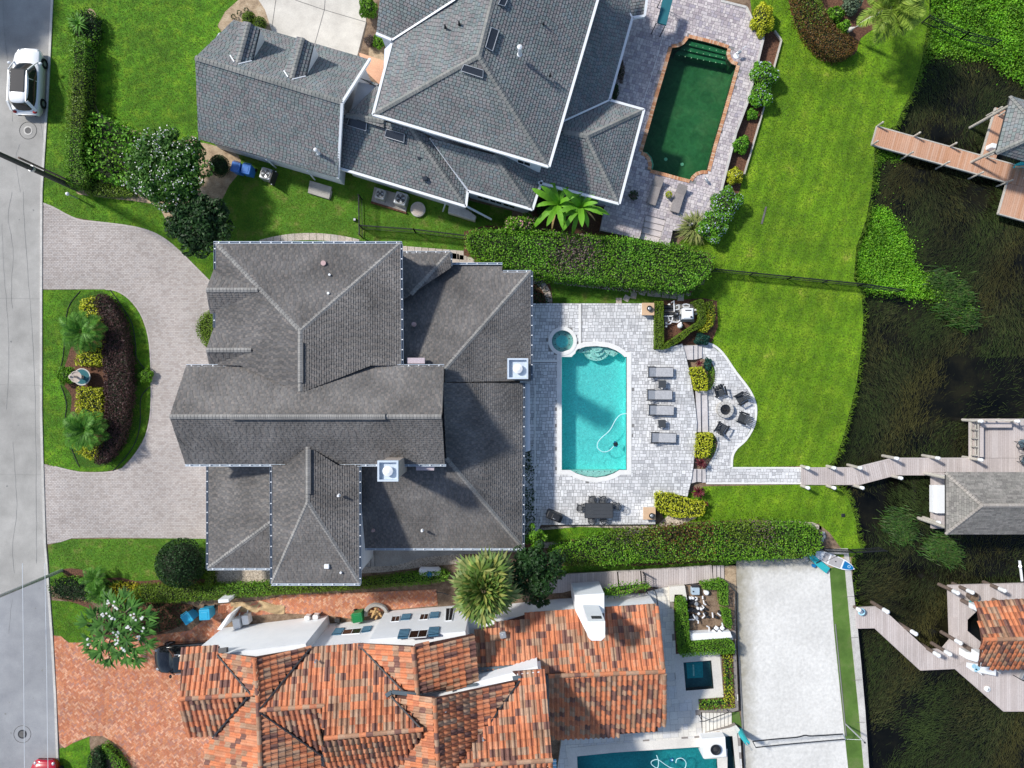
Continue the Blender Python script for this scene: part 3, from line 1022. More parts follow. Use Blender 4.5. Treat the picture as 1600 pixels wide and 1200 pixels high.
# lawns
sheet('outer_lawn', [(92,-900),(1452,-900),(1452,-69),(92,-69)],-.006, M['lawn_front'], nograss=False)
sheet('outer_lawn', [(99,1250),(1160,1241),(1160,2100),(120,2100)],-.006, M['lawn_front'], nograss=False)
sheet('front_lawn', [(80,-70),(390,-70),(395,-5),(420,60),(420,230),(345,232),(300,310),(262,376),(200,354),(100,337),(66,319),(70,220),(75,130),(80,60)],0, M['lawn_front'], lawn=1)
sheet('nook_lawn', [(258,345),(300,326),(345,320),(345,470),(310,424),(285,399),(262,379)],.006, M['lawn_front'], lawn=1)
sheet('side_lawn', [(345,232),(420,200),(560,270),(800,330),(800,372),(720,392),(400,385),(330,440),(345,300)],.003, M['lawn_worn'], lawn=1)
sheet('island_lawn', [(66,453),(165,452),(182,455),(200,466),(219,490),(231,524),(235,570),(235,640),(227,680),(211,708),(190,731),(165,737),(125,737),(86,729),(68,724)],.004, M['lawn_front'], lawn=1)
sheet('south_lawn', [(75,852),(112,842),(330,841),(330,930),(215,945),(120,930),(79,915)],.003, M['lawn_worn'], lawn=1)
sheet('corner_lawn', [(80,938),(110,940),(150,948),(150,1000),(140,1004),(108,1004),(96,994),(85,993)],.003, M['lawn_front'], lawn=1)
sheet('planter_lawn', [(93,1170),(110,1163),(140,1151),(146,1200),(150,1260),(93,1260)],.004, M['lawn_front'], lawn=1)
LAKE_LAWN = [(1165,-70),(1452,-70)] + SHORE[1:28] + [(1325,876),(1300,870),(1270,818),(1180,812),(1040,818),(1030,790),(1100,760),(1252,757),(1252,728),(1140,732),(1142,712),(1165,686),(1178,660),(1180,636),(1166,606),(1146,580),(1126,552),(1110,540),(1090,470),(1050,452),(1100,445),(1112,405),(1060,380),(1120,330),(1185,120)]
sheet('lake_lawn', LAKE_LAWN, 0, M['lawn_back'], lawn=1)
sheet('narrow_lawn', [(832,440),(1000,452),(1100,452),(1080,480),(1000,478),(832,478)],.004, M['lawn_worn'], lawn=1)
sheet('strip_lawn', [(846,826),(900,821),(1035,824),(1035,829),(960,833),(905,848),(880,846),(848,846)],.006, M['lawn_front'], lawn=1)
sheet('boardwalk_grass', [(865,876),(1000,878),(1180,872),(1282,868),(1268,880),(1135,884),(1000,891),(890,897),(868,900)],.004, M['lawn_worn'], lawn=1)
# road, kerb
RE = [(88,-90),(83,0),(80,70),(76,150),(71,230),(66.5,300),(66,450),(66,640),(68,720),(72,850),(76,900),(83,1000),(88,1090),(92,1200),(97,1330)]
sheet('road', [(-260,-90), *[(x - 2, y) for x, y in RE],(-260,1330)],.004, M['road'])
sheet('road_asphalt', [(-260,1020),(0,934),(73,900), *[(x - 2.5, y) for x, y in RE[11:]],(-260,1330)],.008, mat('road_asphalt', [(.25,.255,.27),(.33,.335,.345)], scale=.7, amp=.12, ampscale=.2, fine=.1, finescale=25, bump=.2))
kb = MB()
kp = [P(x, y, 0) for x, y in RE]
n_ = len(kp)
vs = []
for p in kp: vs += [(p.x - .13, p.y, .07),(p.x + .03, p.y, .07),(p.x - .17, p.y, -.01),(p.x + .03, p.y, -.012)]
fs = []
for i in range(n_ - 1):
 a, b = i * 4, i * 4 + 4
 fs += [(a, b, b + 1, a + 1),(a + 2, b + 2, b, a),(a + 1, b + 1, b + 3, a + 3)]
kb.add(vs, [tuple(reversed(f)) for f in fs])
kb.build('kerb', M['kerb'], kind='structure')
ck = MB()
def strip(mb, pts, w, z, var=.5):
 pp = [P(x, y, 0) for x, y in pts]
 vs, fs = [],[]
 for i, p in enumerate(pp):
  t = (pp[min(i + 1, len(pp) - 1)] - pp[max(i - 1,0)]).normalized()
  s = Vector((-t.y, t.x, 0)) * w * .5 * random.uniform(1 - var, 1 + var)
  vs += [(p.x + s.x, p.y + s.y, z),(p.x - s.x, p.y - s.y, z)]
 for i in range(len(pp) - 1): fs.append((2 * i + 1,2 * i + 3,2 * i + 2,2 * i))
 mb.add(vs, fs)
def wig(pts, a):
 q = smooth_px(pts, k=6)
 return [(x + random.uniform(-a, a), y + random.uniform(-a, a) * .5) for x, y in q]
for pts in ([(19,300),(13,340),(18,372),(21,400),(18,440),(19,482)],[(36,300),(39,360),(46,460),(53,560),(56,690),(57,820),(57,880)],[(3,350),(6,420),(12,500),(14,570),(10,640)],
   [(20,690),(25,760),(26,800),(20,850),(22,895)],[(20,935),(17,955),(14,990)],[(5,0),(7,50),(13,105),(20,190)],[(62,180),(68,230),(66,300)],[(31,225),(25,250),(32,300)]):
 strip(ck, wig(pts, .5),.02,.012)
for y in (465,600,740): strip(ck, [(-60, y),(64, y + 2)],.014,.012,0)
for i in range(16):
 x, y = random.uniform(0,70), random.uniform(300,1180)
 r = random.uniform(.03,.1)
 c = P(x, y)
 ck.add([(c.x + r * random.uniform(.5,1.2) * math.cos(a), c.y + r * random.uniform(.5,1.2) * math.sin(a),.012) for a in np.linspace(0,6.28,8)[:-1]],[tuple(range(7))])
ck.build('road_cracks', M['road_crack'], kind='structure')
# main driveway: joint bed and pavers
DRIVE = [(68,318),(85,325),(105,336),(125,344),(150,347),(185,351),(215,356),(240,364),(262,377),(285,397),(310,422),(350,462),(350,842),(160,840),(112,841),(95,847),(74,850),(71,800),(68,725),(85,729),(125,738),(165,738),(191,732),(212,709),(228,681),(236,640),(236,570),(232,525),(220,490),(201,466),(181,454),(165,452),(66,452)]
sheet('driveway', DRIVE, .006, M['joint_mid'])
DW = wpoly(DRIVE, .02)
pave('driveway_pavers', DW, .022, M['paver_drive'], L=.22, W=.12, gap=.012, mode='run')
mb = MB()
strip(mb, smooth_px([(x, y) for x, y in DRIVE[:12]], k=3),.12,.03,0)
strip(mb, smooth_px([(165,452),(181,454),(201,466),(220,490),(232,525),(236,570),(236,640),(228,681),(212,709),(191,732),(165,738),(125,738),(85,729)], k=3),.1,.03,0)
mb.build('driveway_edging', M['paver_drive'], kind='structure')
# brick driveway and side path of the clay-tiled house
BRICK = [(84,993),(95,994),(107,1004),(125,1004),(145,1000),(245,992),(298,985),(320,966),(345,948),(345,1250),(205,1250),(199,1200),(193,1178),(178,1160),(160,1150),(140,1150),(115,1160),(101,1169),(93,1162),(88,1090)]
sheet('brick_driveway', BRICK, .005, M['joint_mid'])
pave('driveway_bricks', wpoly(BRICK, .02),.02, M['brick'], L=.24, W=.12, gap=.012, mode='herring', ang=math.radians(42))
BPATH = [(335,968),(345,944),(410,938),(445,930),(560,926),(682,921),(684,946),(600,954),(560,968),(513,962),(440,958)]
sheet('brick_path', BPATH, .007, M['joint_mid'])
pave('path_bricks', wpoly(BPATH, .02),.022, M['brick'], L=.24, W=.12, gap=.012, mode='herring', ang=math.radians(45))
# beds
sheet('planting_bed', smooth_px([(130,55),(136,15),(150,22),(152,60),(146,72),(134,74),(150,82),(150,165),(172,185),(215,205),(280,222),(300,212),(312,222),(330,226),(372,242),(374,268),(358,290),(340,318),(290,330),(262,345),(255,335),(235,318),(140,306),(117,292),(116,200),(118,70)], closed=True, k=3),.008, M['sandy'])
sheet('hedge_shade_strip', smooth_px([(131,85),(150,85),(150,170),(156,190),(160,260),(152,288),(135,288),(126,200)], closed=True, k=3),.012, M['mulch'])  # dark strip paints the verge hedge's cast shade onto the bed
sheet('corner_bed', [(352,60),(340,40),(352,18),(395,-20),(410,0),(425,40),(420,60)],.008, M['sandy'])
sheet('garden_bed', [(577,60),(600,55),(600,130),(575,110)],.008, M['sandy'])
sheet('brick_landing', [(560,82),(600,95),(596,135),(572,112)],.012, M['brick'])
sheet('concrete_drive', [(404,-70),(404,0),(414,15),(425,50),(500,80),(558,88),(572,34),(572,0),(566,-70)],.01, M['concrete'])
mb = MB()
for pts in ([(437,-40),(425,42)],[(512,-60),(507,15),(490,76)],[(461,0),(505,15),(573,35)],[(573,35),(560,88)]): strip(mb, pts, .035,.016,0)
mb.build('concrete_joints', M['crack'], kind='structure')
ISB = smooth_px([(122,466),(160,455),(190,490),(210,520),(213,560),(220,570),(232,590),(220,600),(216,640),(214,670),(195,700),(165,727),(122,727),(105,690),(100,670),(103,640),(98,605),(92,585),(100,560),(102,530),(112,480)], closed=True, k=3)
sheet('island_groundcover', ISB, .01, M['lawn_dark'], lawn=.7)
sheet('island_mulch', smooth_px([(98,600),(92,585),(102,570),(112,540),(130,505),(165,505),(180,560),(176,620),(168,665),(150,700),(112,660),(112,620)], closed=True, k=3),.014, M['mulch'])
mb = MB()
for q in (smooth_px([(172,453),(190,478),(206,505),(212,540),(214,560),(234,585)], k=4), smooth_px([(125,455),(106,482),(101,530),(97,565),(90,585)], k=4), smooth_px([(95,602),(104,630),(102,655),(108,690),(124,730)], k=4), smooth_px([(234,604),(220,622),(219,660),(212,690),(196,715),(176,736)], k=4)):
 pp = [P(x, y, .03) for x, y in q]
 mb.tube(pp, .03,5)
mb.build('bed_edging', M['black'], kind='structure')
sheet('south_bed', smooth_px([(98,892),(110,888),(135,892),(150,905),(185,902),(215,908),(260,905),(325,905),(325,918),(215,922),(190,918),(140,912),(112,910)], closed=True, k=3),.008, M['mulch'])
sheet('tree_bed', smooth_px([(85,934),(130,938),(170,955),(235,940),(300,945),(300,965),(245,992),(146,999),(160,965),(120,943)], closed=True, k=3),.009, M['mulch'])
sheet('planter_bed', smooth_px([(140,1151),(160,1152),(178,1162),(192,1180),(197,1200),(200,1250),(150,1250),(146,1200)], closed=True, k=3),.009, M['soil'])
sheet('gravel_strip', [(328,886),(425,886),(425,912),(330,912)],.008, M['gravel'])
sheet('side_path', [(562,856),(720,856),(820,852),(820,862),(720,866),(660,872),(620,884),(565,886)],.02, M['path_concrete'])
sheet('gravel_margin', [(562,886),(620,882),(660,870),(725,864),(725,880),(660,886),(600,894),(563,896)],.012, M['gravel'])
sheet('gravel_edge', [(840,826),(900,818),(1026,821),(1050,800),(1090,808),(1060,822),(1030,826),(985,826),(905,823),(850,828)],.01, M['gravel'])
sheet('gravel_edge_low', smooth_px([(846,848),(880,848),(905,848),(935,836),(965,831),(1040,826),(1180,815),(1270,816),(1284,828),(1270,826),(1180,822),(1040,832),(965,840),(910,858),(850,856)], closed=True, k=2),.008, M['gravel'])
sheet('shade_bed', [(822,690),(836,690),(838,830),(848,850),(850,900),(812,905),(820,850)],.006, M['mulch'])
sheet('hedge_bed', [(725,362),(760,352),(1010,372),(1110,396),(1114,424),(1080,458),(1000,456),(840,440),(770,420),(725,402)],.008, M['mulch'])
sheet('wall_bed', [(700,392),(735,400),(780,415),(830,425),(860,440),(864,474),(832,474),(700,410)],.012, M['mulch'])
sheet('fern_bed', [(838,285),(960,318),(940,352),(1000,372),(900,366),(830,352)],.006, M['mulch'])
sheet('lower_hedge_bed', [(850,850),(960,832),(1280,818),(1290,850),(1275,870),(1000,884),(862,884)],.007, M['mulch'])
sheet('shore_bed', [(1280,820),(1296,832),(1318,862),(1285,872),(1278,850)],.008, M['soil'])
sheet('equipment_bed', [(1020,470),(1100,466),(1120,470),(1122,510),(1112,535),(1096,538),(1066,537),(1022,548)],.012, M['mulch'])
sheet('lakeside_bed', smooth_px([(1228,-40),(1300,-40),(1400,-40),(1380,30),(1345,60),(1335,85),(1300,92),(1270,78),(1245,40),(1233,5)], closed=True, k=3),.01, M['mulch'])
sheet('south_yard_soil', [(1030,915),(1150,880),(1180,872),(1280,872),(1330,870),(1332,900),(1150,895),(1150,1000),(1030,1000)],.004, M['sandy'])
# sand court, turf, seawall
SAND = [(1150,876),(1200,873),(1290,872),(1296,889),(1303,985),(1325,1200),(1334,1300),(1168,1300),(1163,1200),(1153,1010)]
sheet('sand_court', SAND, .012, M['sand'])
sheet('turf_strip', [(1296,887),(1320,885),(1330,1000),(1342,1110),(1350,1200),(1358,1300),(1334,1300),(1325,1200),(1313,1085),(1303,985)],.02, M['turf'])
mb = MB()
SW = [(1282,858),(1325,857),(1331,900),(1338,960),(1346,1040),(1352,1110),(1358,1200),(1366,1310),(1358,1310),(1350,1200),(1342,1110),(1331,1000),(1322,905),(1319,866),(1282,866)]
mb.slab([P2(SW, .08)],.9)
mb.build('seawall', M['kerb'], kind='structure')
mb = MB()
for x, y in ((1330,932),(1336,996),(1342,1062),(1347,1128)): strip(mb, [(x - 9, y),(x + 4, y - .5)],.03,.085,0)
mb.build('seawall_joints', M['crack'], kind='structure')
mb = MB()
mb.beam(P(1305,975,.04), P(1322,1150,.04),.06,.06)
mb.beam(P(1153,1000,.05), P(1163,1195,.05),.09,.1)
mb.build('court_edging', M['joint_dark'], kind='structure')
# ------------------------------------------------------------------ main pool deck
DECK = [(812,474),(1003,474),(1022,478),(1022,547),(1044,543),(1066,537),(1070,550),(1076,575),(1081,600),(1086,630),(1089,662),(1087,700),(1081,747),(1074,776),(1050,771),(1024,771),(1024,819),(845,820),(834,845),(812,845)]
dw = wpoly(DECK, DECK_Z)
mb = MB()
mb.slab([[Vector((x, y, DECK_Z - .014)) for x, y in dw]] + [[Vector((x, y, DECK_Z - .014)) for x, y in h] for h in HOLES_W[:2]],.45)
mb.build('pool_deck', M['joint_dark'], kind='structure')
NOGRASS.append(dw)
COP_W = []
def ring_poly(poly, d):
 """outward offset of a closed world polygon"""
 q = [(p[0], p[1]) for p in poly]
 if area2(q) < 0: q.reverse()
 return offset_poly(q, -d)
pave('deck_pavers', dw, DECK_Z, M['paver_deck'], L=.46, W=.21, gap=.024, mode='ashlar', holes=[ring_poly(HOLES_W[0],.06), ring_poly(HOLES_W[1],.05)])
def basin(name, hole, zt, depth, m, label=None):
 q = [(p[0], p[1]) for p in hole]
 if area2(q) < 0: q.reverse()
 n = len(q)
 mb = MB()
 vs = [(x, y, zt) for x, y in q] + [(x, y, zt - depth) for x, y in q]
 mb.add(vs, [(i, (i + 1) % n, (i + 1) % n + n, i + n) for i in range(n)])
 mb.flat([[Vector((x, y, zt - depth)) for x, y in q]])
 return mb.build(name, m, kind='structure')
def coping(name, hole, zt, w, m, t=.06, parent=None):
 q = [(p[0], p[1]) for p in hole]
 if area2(q) < 0: q.reverse()
 o = offset_poly(q, -w)
 i_ = offset_poly(q, .03)
 mb = MB()
 mb.slab([[Vector((x, y, zt)) for x, y in o],[Vector((x, y, zt)) for x, y in i_]], t)
 return mb.build(name, m, parent, kind='structure')
def water(name, hole, z, m):
 mb = MB()
 mb.flat([[Vector((p[0], p[1], z)) for p in hole]])
 return mb.build(name, m, kind='structure')
basin('pool_basin', HOLES_W[0], DECK_Z - .02,1.2, M['pool_teal'])
coping('pool_coping', HOLES_W[0], DECK_Z + .03,.3, M['coping'])
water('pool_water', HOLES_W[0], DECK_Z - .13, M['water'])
# steps inside the pool
def pool_step(polypx, ztop, m=None, zb=-1.0):
 w = [P(x, y, DECK_Z) for x, y in polypx]
 mb = MB()
 mb.slab([[Vector((p.x, p.y, ztop)) for p in w]], ztop - zb)
 return mb.build('pool_step', m or M['pool_step'], kind='structure')
arc = lambda cx, cy, rx, ry, a0, a1, n=12: [(cx + rx * math.cos(math.radians(a0 + (a1 - a0) * k / n)), cy + ry * math.sin(math.radians(a0 + (a1 - a0) * k / n))) for k in range(n + 1)]
pool_step(arc(933.5,541,9.5,9,0,180), DECK_Z - .22)
s1 = [(902,546)] + [(915,541.5),(932,540.5),(950,542.5),(962,547.5),(967,552),(960,557),(948,551)] + arc(934,546,12,11,20,160,8) + [(915,550.5),(905,551)]
pool_step(s1, DECK_Z - .4)
pool_step([(913,548)] + list(reversed(arc(933.5,547,20.5,16.5,8,172,12))) + [(953,548)], DECK_Z - .58)
pool_step([(893,736),(966,736),(958,740),(946,744),(932,746.4),(916,744.5),(902,740)], DECK_Z - .35)
def tile_dots(pts, z, parent=None, m='black', r=.035):
 mb = MB()
 for x, y in pts:
  p = P(x, y, DECK_Z)
  mb.lathe((p.x, p.y, z),[(r, 0),(r, .012)],6)
 return mb.build('step_tiles', M[m], parent, kind='structure')
tile_dots([(927.5,541.5),(941,542.5),(933.5,546.6)], DECK_Z - .22)
tile_dots([(904.5,546.8),(913,547.3),(922,547.8),(929.5,552.6),(937.5,553),(945.5,549),(954,551),(962,552.5)], DECK_Z - .40)
tile_dots([(917,553.8),(924.5,558.5),(933,560.8),(941.5,559.3),(949,554.5)], DECK_Z - .58)
tile_dots([(901 + 9 * i, 737.3) for i in range(7)], DECK_Z - .35)
# spa
basin('spa_basin', HOLES_W[1], DECK_Z + .03,.5, M['spa_plaster'])
sc_ = P(879,533, DECK_Z)
mb = MB()
mb.lathe((sc_.x, sc_.y, DECK_Z - .465),[(.40,0),(.43,.012),(.36,.02),(.0,-.0)][:3],28)
mb.build('spa_well', M['pool_teal'], kind='structure')
coping('spa_coping', HOLES_W[1], DECK_Z + .06,.22, M['coping'],.1)
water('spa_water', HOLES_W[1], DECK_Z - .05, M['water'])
tile_dots([(879 + 12 * math.cos(a),533 + 12 * math.sin(a)) for a in np.linspace(.4,6.68,9)[:-1]], DECK_Z - .44)
mb = MB()
a_, b_ = wpoly([(893,548),(904,545)], DECK_Z)
mb.slab([P2([(873,552),(893,545),(901,543),(899,552),(893,557),(878,557),(872,558)], DECK_Z + .032)],.06)
mb.build('spill_ledge', M['coping'], kind='structure')
# channel drains
mb = MB()
for a, b, w in (((906,475),(906,545),.16),((832,564),(874,564),.16),((836,602),(836,835),.1)):
 mb.beam(P(*a, DECK_Z + .002), P(*b, DECK_Z + .002), w, .03)
mb.build('channel_drain', M['coping'], kind='structure')
mb = MB()
for a, b in (((909,475),(909,542)),((832,566.5),(872,566.5))):
 mb.beam(P(*a, DECK_Z + .003), P(*b, DECK_Z + .003),.05,.03)
mb.build('drain_slot', M['joint_dark'], kind='structure')
# pool floor lid, skimmer
mb = MB()
p = P(870,708, DECK_Z); mb.lathe((p.x, p.y, DECK_Z),[(.12,0),(.12,.02)],12)
mb.build('skimmer_lid', M['coping'], kind='structure')
# steps down from the deck, fire-pit patio and lake path
def steps(name, quads, m, zb=0.0):
 par = struct(name)
 for q, z in quads:
  mb = MB()
  mb.slab([P2(q, z)], z - zb + .01)
  mb.build('tread', m, par)
 return par
M['tread'] = mat('stone_tread', [(.52,.48,.47),(.6,.57,.56)], scale=4)
steps('north_steps', [([(1067.5,540),(1083,539.5),(1083,562),(1073,562)],.32),([(1083.4,539.5),(1090,539),(1090,561),(1083.4,562)],.22),([(1090.4,539),(1097,539),(1097,559),(1090.4,561)],.12)], M['tread'])
steps('middle_steps', [([(1087,611),(1094.5,611),(1095.5,675),(1089,675)],.3),([(1095,617),(1105,617),(1106.5,675),(1097,675)],.16),([(1095,611),(1105,611),(1105,616.5),(1095,616.5)],.24)], M['tread'])
steps('south_steps', [([(1080,733),(1088,733),(1088,753),(1078,756)],.32),([(1088.5,733),(1096,733),(1096,753),(1088.5,753)],.2),([(1096.5,733),(1103,733),(1103,754),(1096.5,754)],.1)], M['tread'])
PATIO = [(1097,538),(1112,540),(1128,553),(1148,582),(1168,608),(1177,626),(1180,640),(1177,663),(1164,686),(1150,699),(1143,713),(1142,731),(1252,731),(1252,755),(1103,755),(1101,735),(1109,722),(1119,705),(1122,690),(1116,678),(1106,675),(1105,611),(1112,607),(1118,592),(1117,575),(1112,565),(1097,560)]
sheet('patio', PATIO, .004, M['joint_dark'])
pw = wpoly(PATIO, .015)
pave('patio_pavers', pw, .02, M['paver_deck'], L=.46, W=.22, gap=.02, mode='ashlar')
mb = MB()
for q, w in ((smooth_px([(1099,536.5),(1113,539),(1129,552),(1149,581),(1169,607),(1178,625),(1181,640),(1178,664),(1165,687),(1151,700),(1144,713),(1143,730)], k=3),.17),(smooth_px([(1112,607),(1118,592),(1117,575),(1112,565)], k=3),.1),(smooth_px([(1109,728),(1119,705),(1122,690),(1116,678)], k=3),.1),([(1143,731),(1252,731)],.12),([(1103,755),(1252,755)],.12)):
 strip(mb, q, w, .045,0)
mb.build('patio_edging', M['coping'], kind='structure')
# ------------------------------------------------------------------ deck of the house at the top
TDECK = zc([(330,-280),(900,-60),(905,5),(1065,45),(1108,135),(1172,235),(1140,370),(1075,630),(1000,830),(910,1180),(885,1270),(870,1320),(760,1390),(655,1440),(605,1440),(583,1540),(520,1520),(562,1374),(436,1341),(397,1493),(150,1440),(180,1280),(60,1200),(60,640),(200,620),(330,200),(330,0)])
tw = wpoly(TDECK, TOP_Z)
mb = MB()
mb.slab([[Vector((x, y, TOP_Z - .014)) for x, y in tw],[Vector((x, y, TOP_Z - .014)) for x, y in HOLES_W[2]]],.6)
mb.build('upper_pool_deck', M['joint_dark'], kind='structure')
NOGRASS.append(tw)
pave('upper_deck_pavers', tw, TOP_Z, M['paver_top'], L=.46, W=.19, gap=.022, mode='ashlar', ang=math.radians(-16), holes=[ring_poly(HOLES_W[2],.03)])
basin('green_pool_basin', HOLES_W[2], TOP_Z - .02,1.35, M['pool_green'])
# brick coping, brick by brick round the edge
def brick_ring(hole, z, w=.24, l=.12, gap=.012):
 q = [Vector((p[0], p[1])) for p in hole]
 if area2([(p.x, p.y) for p in q]) < 0: q.reverse()
 mb = MB()
 n = len(q)
 for i in range(n):
  a, b = q[i], q[(i + 1) % n]
  d = b - a
  k = max(int(round(d.length / l)),1)
  t = d.normalized(); nr = Vector((t.y, -t.x))
  for j in range(k):
   c = a + d * ((j + .5) / k) + nr * (w / 2 - .03)
   mb.box((c.x, c.y, z + .01 + random.uniform(0,.006)),(d.length / k - gap, w, .06), math.atan2(t.y, t.x))
 return mb
brick_ring(HOLES_W[2], TOP_Z).build('brick_coping', M['brick_coping'], kind='structure')
water('green_pool_water', HOLES_W[2], TOP_Z - .14, M['water_green'])
g = struct('green_pool_steps')
for k, (a, b, zz) in enumerate(((258,262,.25),(298,290,.42),(332,322,.6))):
 ya, off_ = 40 * k, 0
 q = zc([(702 - 22 * k, 238 + ya * .6),(950 - 2 * k, 302 + ya * .62),(948 + 4 * k, 332 + ya * .6),(690 - 30 * k, 268 + ya * .55)])
 mb = MB()
 w = P2(q, TOP_Z)
 mb.slab([[Vector((p.x, p.y, TOP_Z - zz)) for p in w]],.9)
 mb.build('step', mat('mossy_step%d' % k, [(.03,.16,.09),(.05,.2,.12)], scale=2), g)
mb = MB()
for k in range(3):
 for j in range(6 + k):
  s = (j + .6) / (6.2 + k)
  x0, y0 = 690 - 28 * k, 262 + 28 * k
  x1, y1 = 950,318 + 30 * k
  p = P(900 + (x0 + (x1 - x0) * s) / 4,(y0 + (y1 - y0) * s) / 4, TOP_Z)
  mb.lathe((p.x, p.y, TOP_Z - (.25,.42,.6)[k]),[(.035,0),(.035,.012)],6)
mb.build('step_markers', M['coping'], g)
mb = MB()
for x, y in ((565,990),(667,1022)):
 p = P(900 + x / 4, y / 4,-.6)
 mb.lathe((p.x, p.y, TOP_Z - 1.36),[(.13,0),(.12,.04)],14)
mb.build('pool_drain', M['spa_plaster'], kind='structure')
mb = MB()
mb.slab([[Vector((p.x, p.y, TOP_Z - .28)) for p in P2(zc([(412,952),(440,966),(460,992),(469,1030),(466,1060),(482,1066),(490,1020),(478,975),(450,945),(418,940)]), TOP_Z)]],.6)
mb.build('pool_bench', M['spa_plaster'], g)
# deck steps
steps('upper_deck_steps', [(zc([(436,1343),(560,1376),(550,1408),(428,1378)]),.45),(zc([(428,1380),(550,1411),(541,1447),(420,1415)]),.36),(zc([(419,1417),(541,1450),(532,1484),(410,1452)]),.27),(zc([(410,1454),(532,1487),(522,1520),(400,1492)]),.18)], M['paver_top'])
mb = MB()
strip(mb, [(1039,41),(1020,110),(1001,170)],.03, TOP_Z + .006,0)
mb.build('deck_joint', M['coping'], kind='structure')
mb = MB()
for q in (zc([(905,5),(1065,45),(1108,135),(1172,235),(1140,370),(1075,630),(1000,830),(910,1180),(885,1270)]), zc([(880,1300),(760,1375),(655,1435)])):
 pp = [P(x, y, TOP_Z + .02) for x, y in q]
 for a, b in zip(pp, pp[1:]): mb.beam(a, b, .16,.06)
mb.build('deck_edge', M['kerb'], kind='structure')
# raised bed along the deck
BED = zc([(1172,235),(1185,200),(1240,195),(1282,255),(1240,400),(1180,640),(1110,880),(1050,1080),(1020,1200),(1000,1330),(900,1440),(790,1460),(655,1440),(870,1320),(910,1180),(1000,830),(1075,630),(1140,370)])
sheet('deck_bed', BED, .012, M['mulch'])
mb = MB()
pp = [P(x, y, .1) for x, y in zc([(1240,195),(1282,255),(1240,410),(1180,650),(1110,890),(1050,1090)])]
for a, b in zip(pp, pp[1:]): mb.beam(a, b, .1,.22)
mb.build('bed_kerb', M['wood_pale'], kind='structure')
# ------------------------------------------------------------------ travertine patio of the clay-tiled house
TP = [(880,1140),(1010,925),(1036,918),(1062,916),(1068,930),(1148,930),(1150,1002),(1151,1030),(1154,1110),(1144,1113),(1095,1113),(1097,1146),(1140,1137),(1150,1133),(1156,1140),(1162,1240),(865,1240)]
tpw = wpoly(TP, PAT_Z)
mb = MB()
mb.slab([[Vector((x, y, PAT_Z - .014)) for x, y in tpw]] + [[Vector((p[0], p[1], PAT_Z - .014)) for p in h] for h in HOLES_W[3:]],.5)
mb.build('travertine_patio', M['joint_mid'], kind='structure')
NOGRASS.append(tpw)
pave('travertine_tiles', tpw, PAT_Z, M['travertine'], L=.9, W=.34, gap=.012, mode='ashlar', ang=math.radians(4), holes=[ring_poly(h, .04) for h in HOLES_W[3:]] + [wpoly([(1054,928),(1146,928),(1149,1026),(1064,1028)], PAT_Z), wpoly([(1127,1022),(1145,1020),(1149,1106),(1093,1110),(1093,1093),(1131,1090)], PAT_Z)])
basin('blue_pool_basin', HOLES_W[3], PAT_Z, 1.5, M['pool_blue'])
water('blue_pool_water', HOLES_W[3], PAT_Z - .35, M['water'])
basin('dark_spa_basin', HOLES_W[4], PAT_Z, .55, M['pool_deep'])
basin('water_channel_basin', HOLES_W[5], PAT_Z, .8, M['pool_deep'])
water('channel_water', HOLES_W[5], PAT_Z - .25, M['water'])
mb = MB()
w = P2([(1075,1040),(1101,1038),(1102,1063.5),(1077,1065)], PAT_Z)
mb.slab([[Vector((p.x, p.y, PAT_Z - .53)) for p in w]],.01)
mb.build('spa_floor', M['pool_blue'], kind='structure')
mb = MB()
p = P(1086.5,1052, PAT_Z)
mb.box((p.x, p.y, PAT_Z - .5),(.1,.8,.03), math.radians(3))
mb.build('spa_drain', M['spa_plaster'], kind='structure')
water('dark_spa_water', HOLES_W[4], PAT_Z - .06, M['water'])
coping('dark_spa_coping', HOLES_W[4], PAT_Z + .014,.6, M['travertine'],.03)
coping('blue_pool_coping', HOLES_W[3], PAT_Z + .018,.6, M['travertine'],.03)
coping('channel_coping', HOLES_W[5], PAT_Z + .022,.3, M['travertine'],.03)
for q in ([(1127,1022),(1145,1020),(1149,1106),(1093,1110),(1093,1093),(1131,1090)],[(1052,928),(1075,930),(1078,1000),(1148,998),(1148,1024),(1064,1028),(1056,1022)],[(1070,915),(1132,908),(1148,925),(1148,985),(1078,990)]):
 mb = MB(); mb.slab([P2(q, PAT_Z + .006)],.02); mb.build('patio_bed', M['soil' if q[0][0] == 1070 else 'mulch'], kind='structure')
tr = struct('patio_steps')
for k in range(8):
 x0 = 1097.5 + 5.8 * k
 z = PAT_Z - .05 - .045 * k
 mb = MB()
 mb.slab([P2([(x0,1114),(x0 + 5.0,1114),(x0 + 5.2,1146 - k * 1.1),(x0 + .2,1147 - k * 1.1)], z)], z)
 mb.build('tread', M['travertine'], tr)
mb = MB()
mb.slab([P2([(1097,1148),(1124,1142),(1127,1149),(1097,1154)], PAT_Z + .004)],.02)
mb.build('coir_strip', M['gravel'], kind='structure')
sheet('side_turf', [(1144,1112),(1155,1112),(1159,1136),(1152,1132),(1143,1132)],.03, M['turf'])
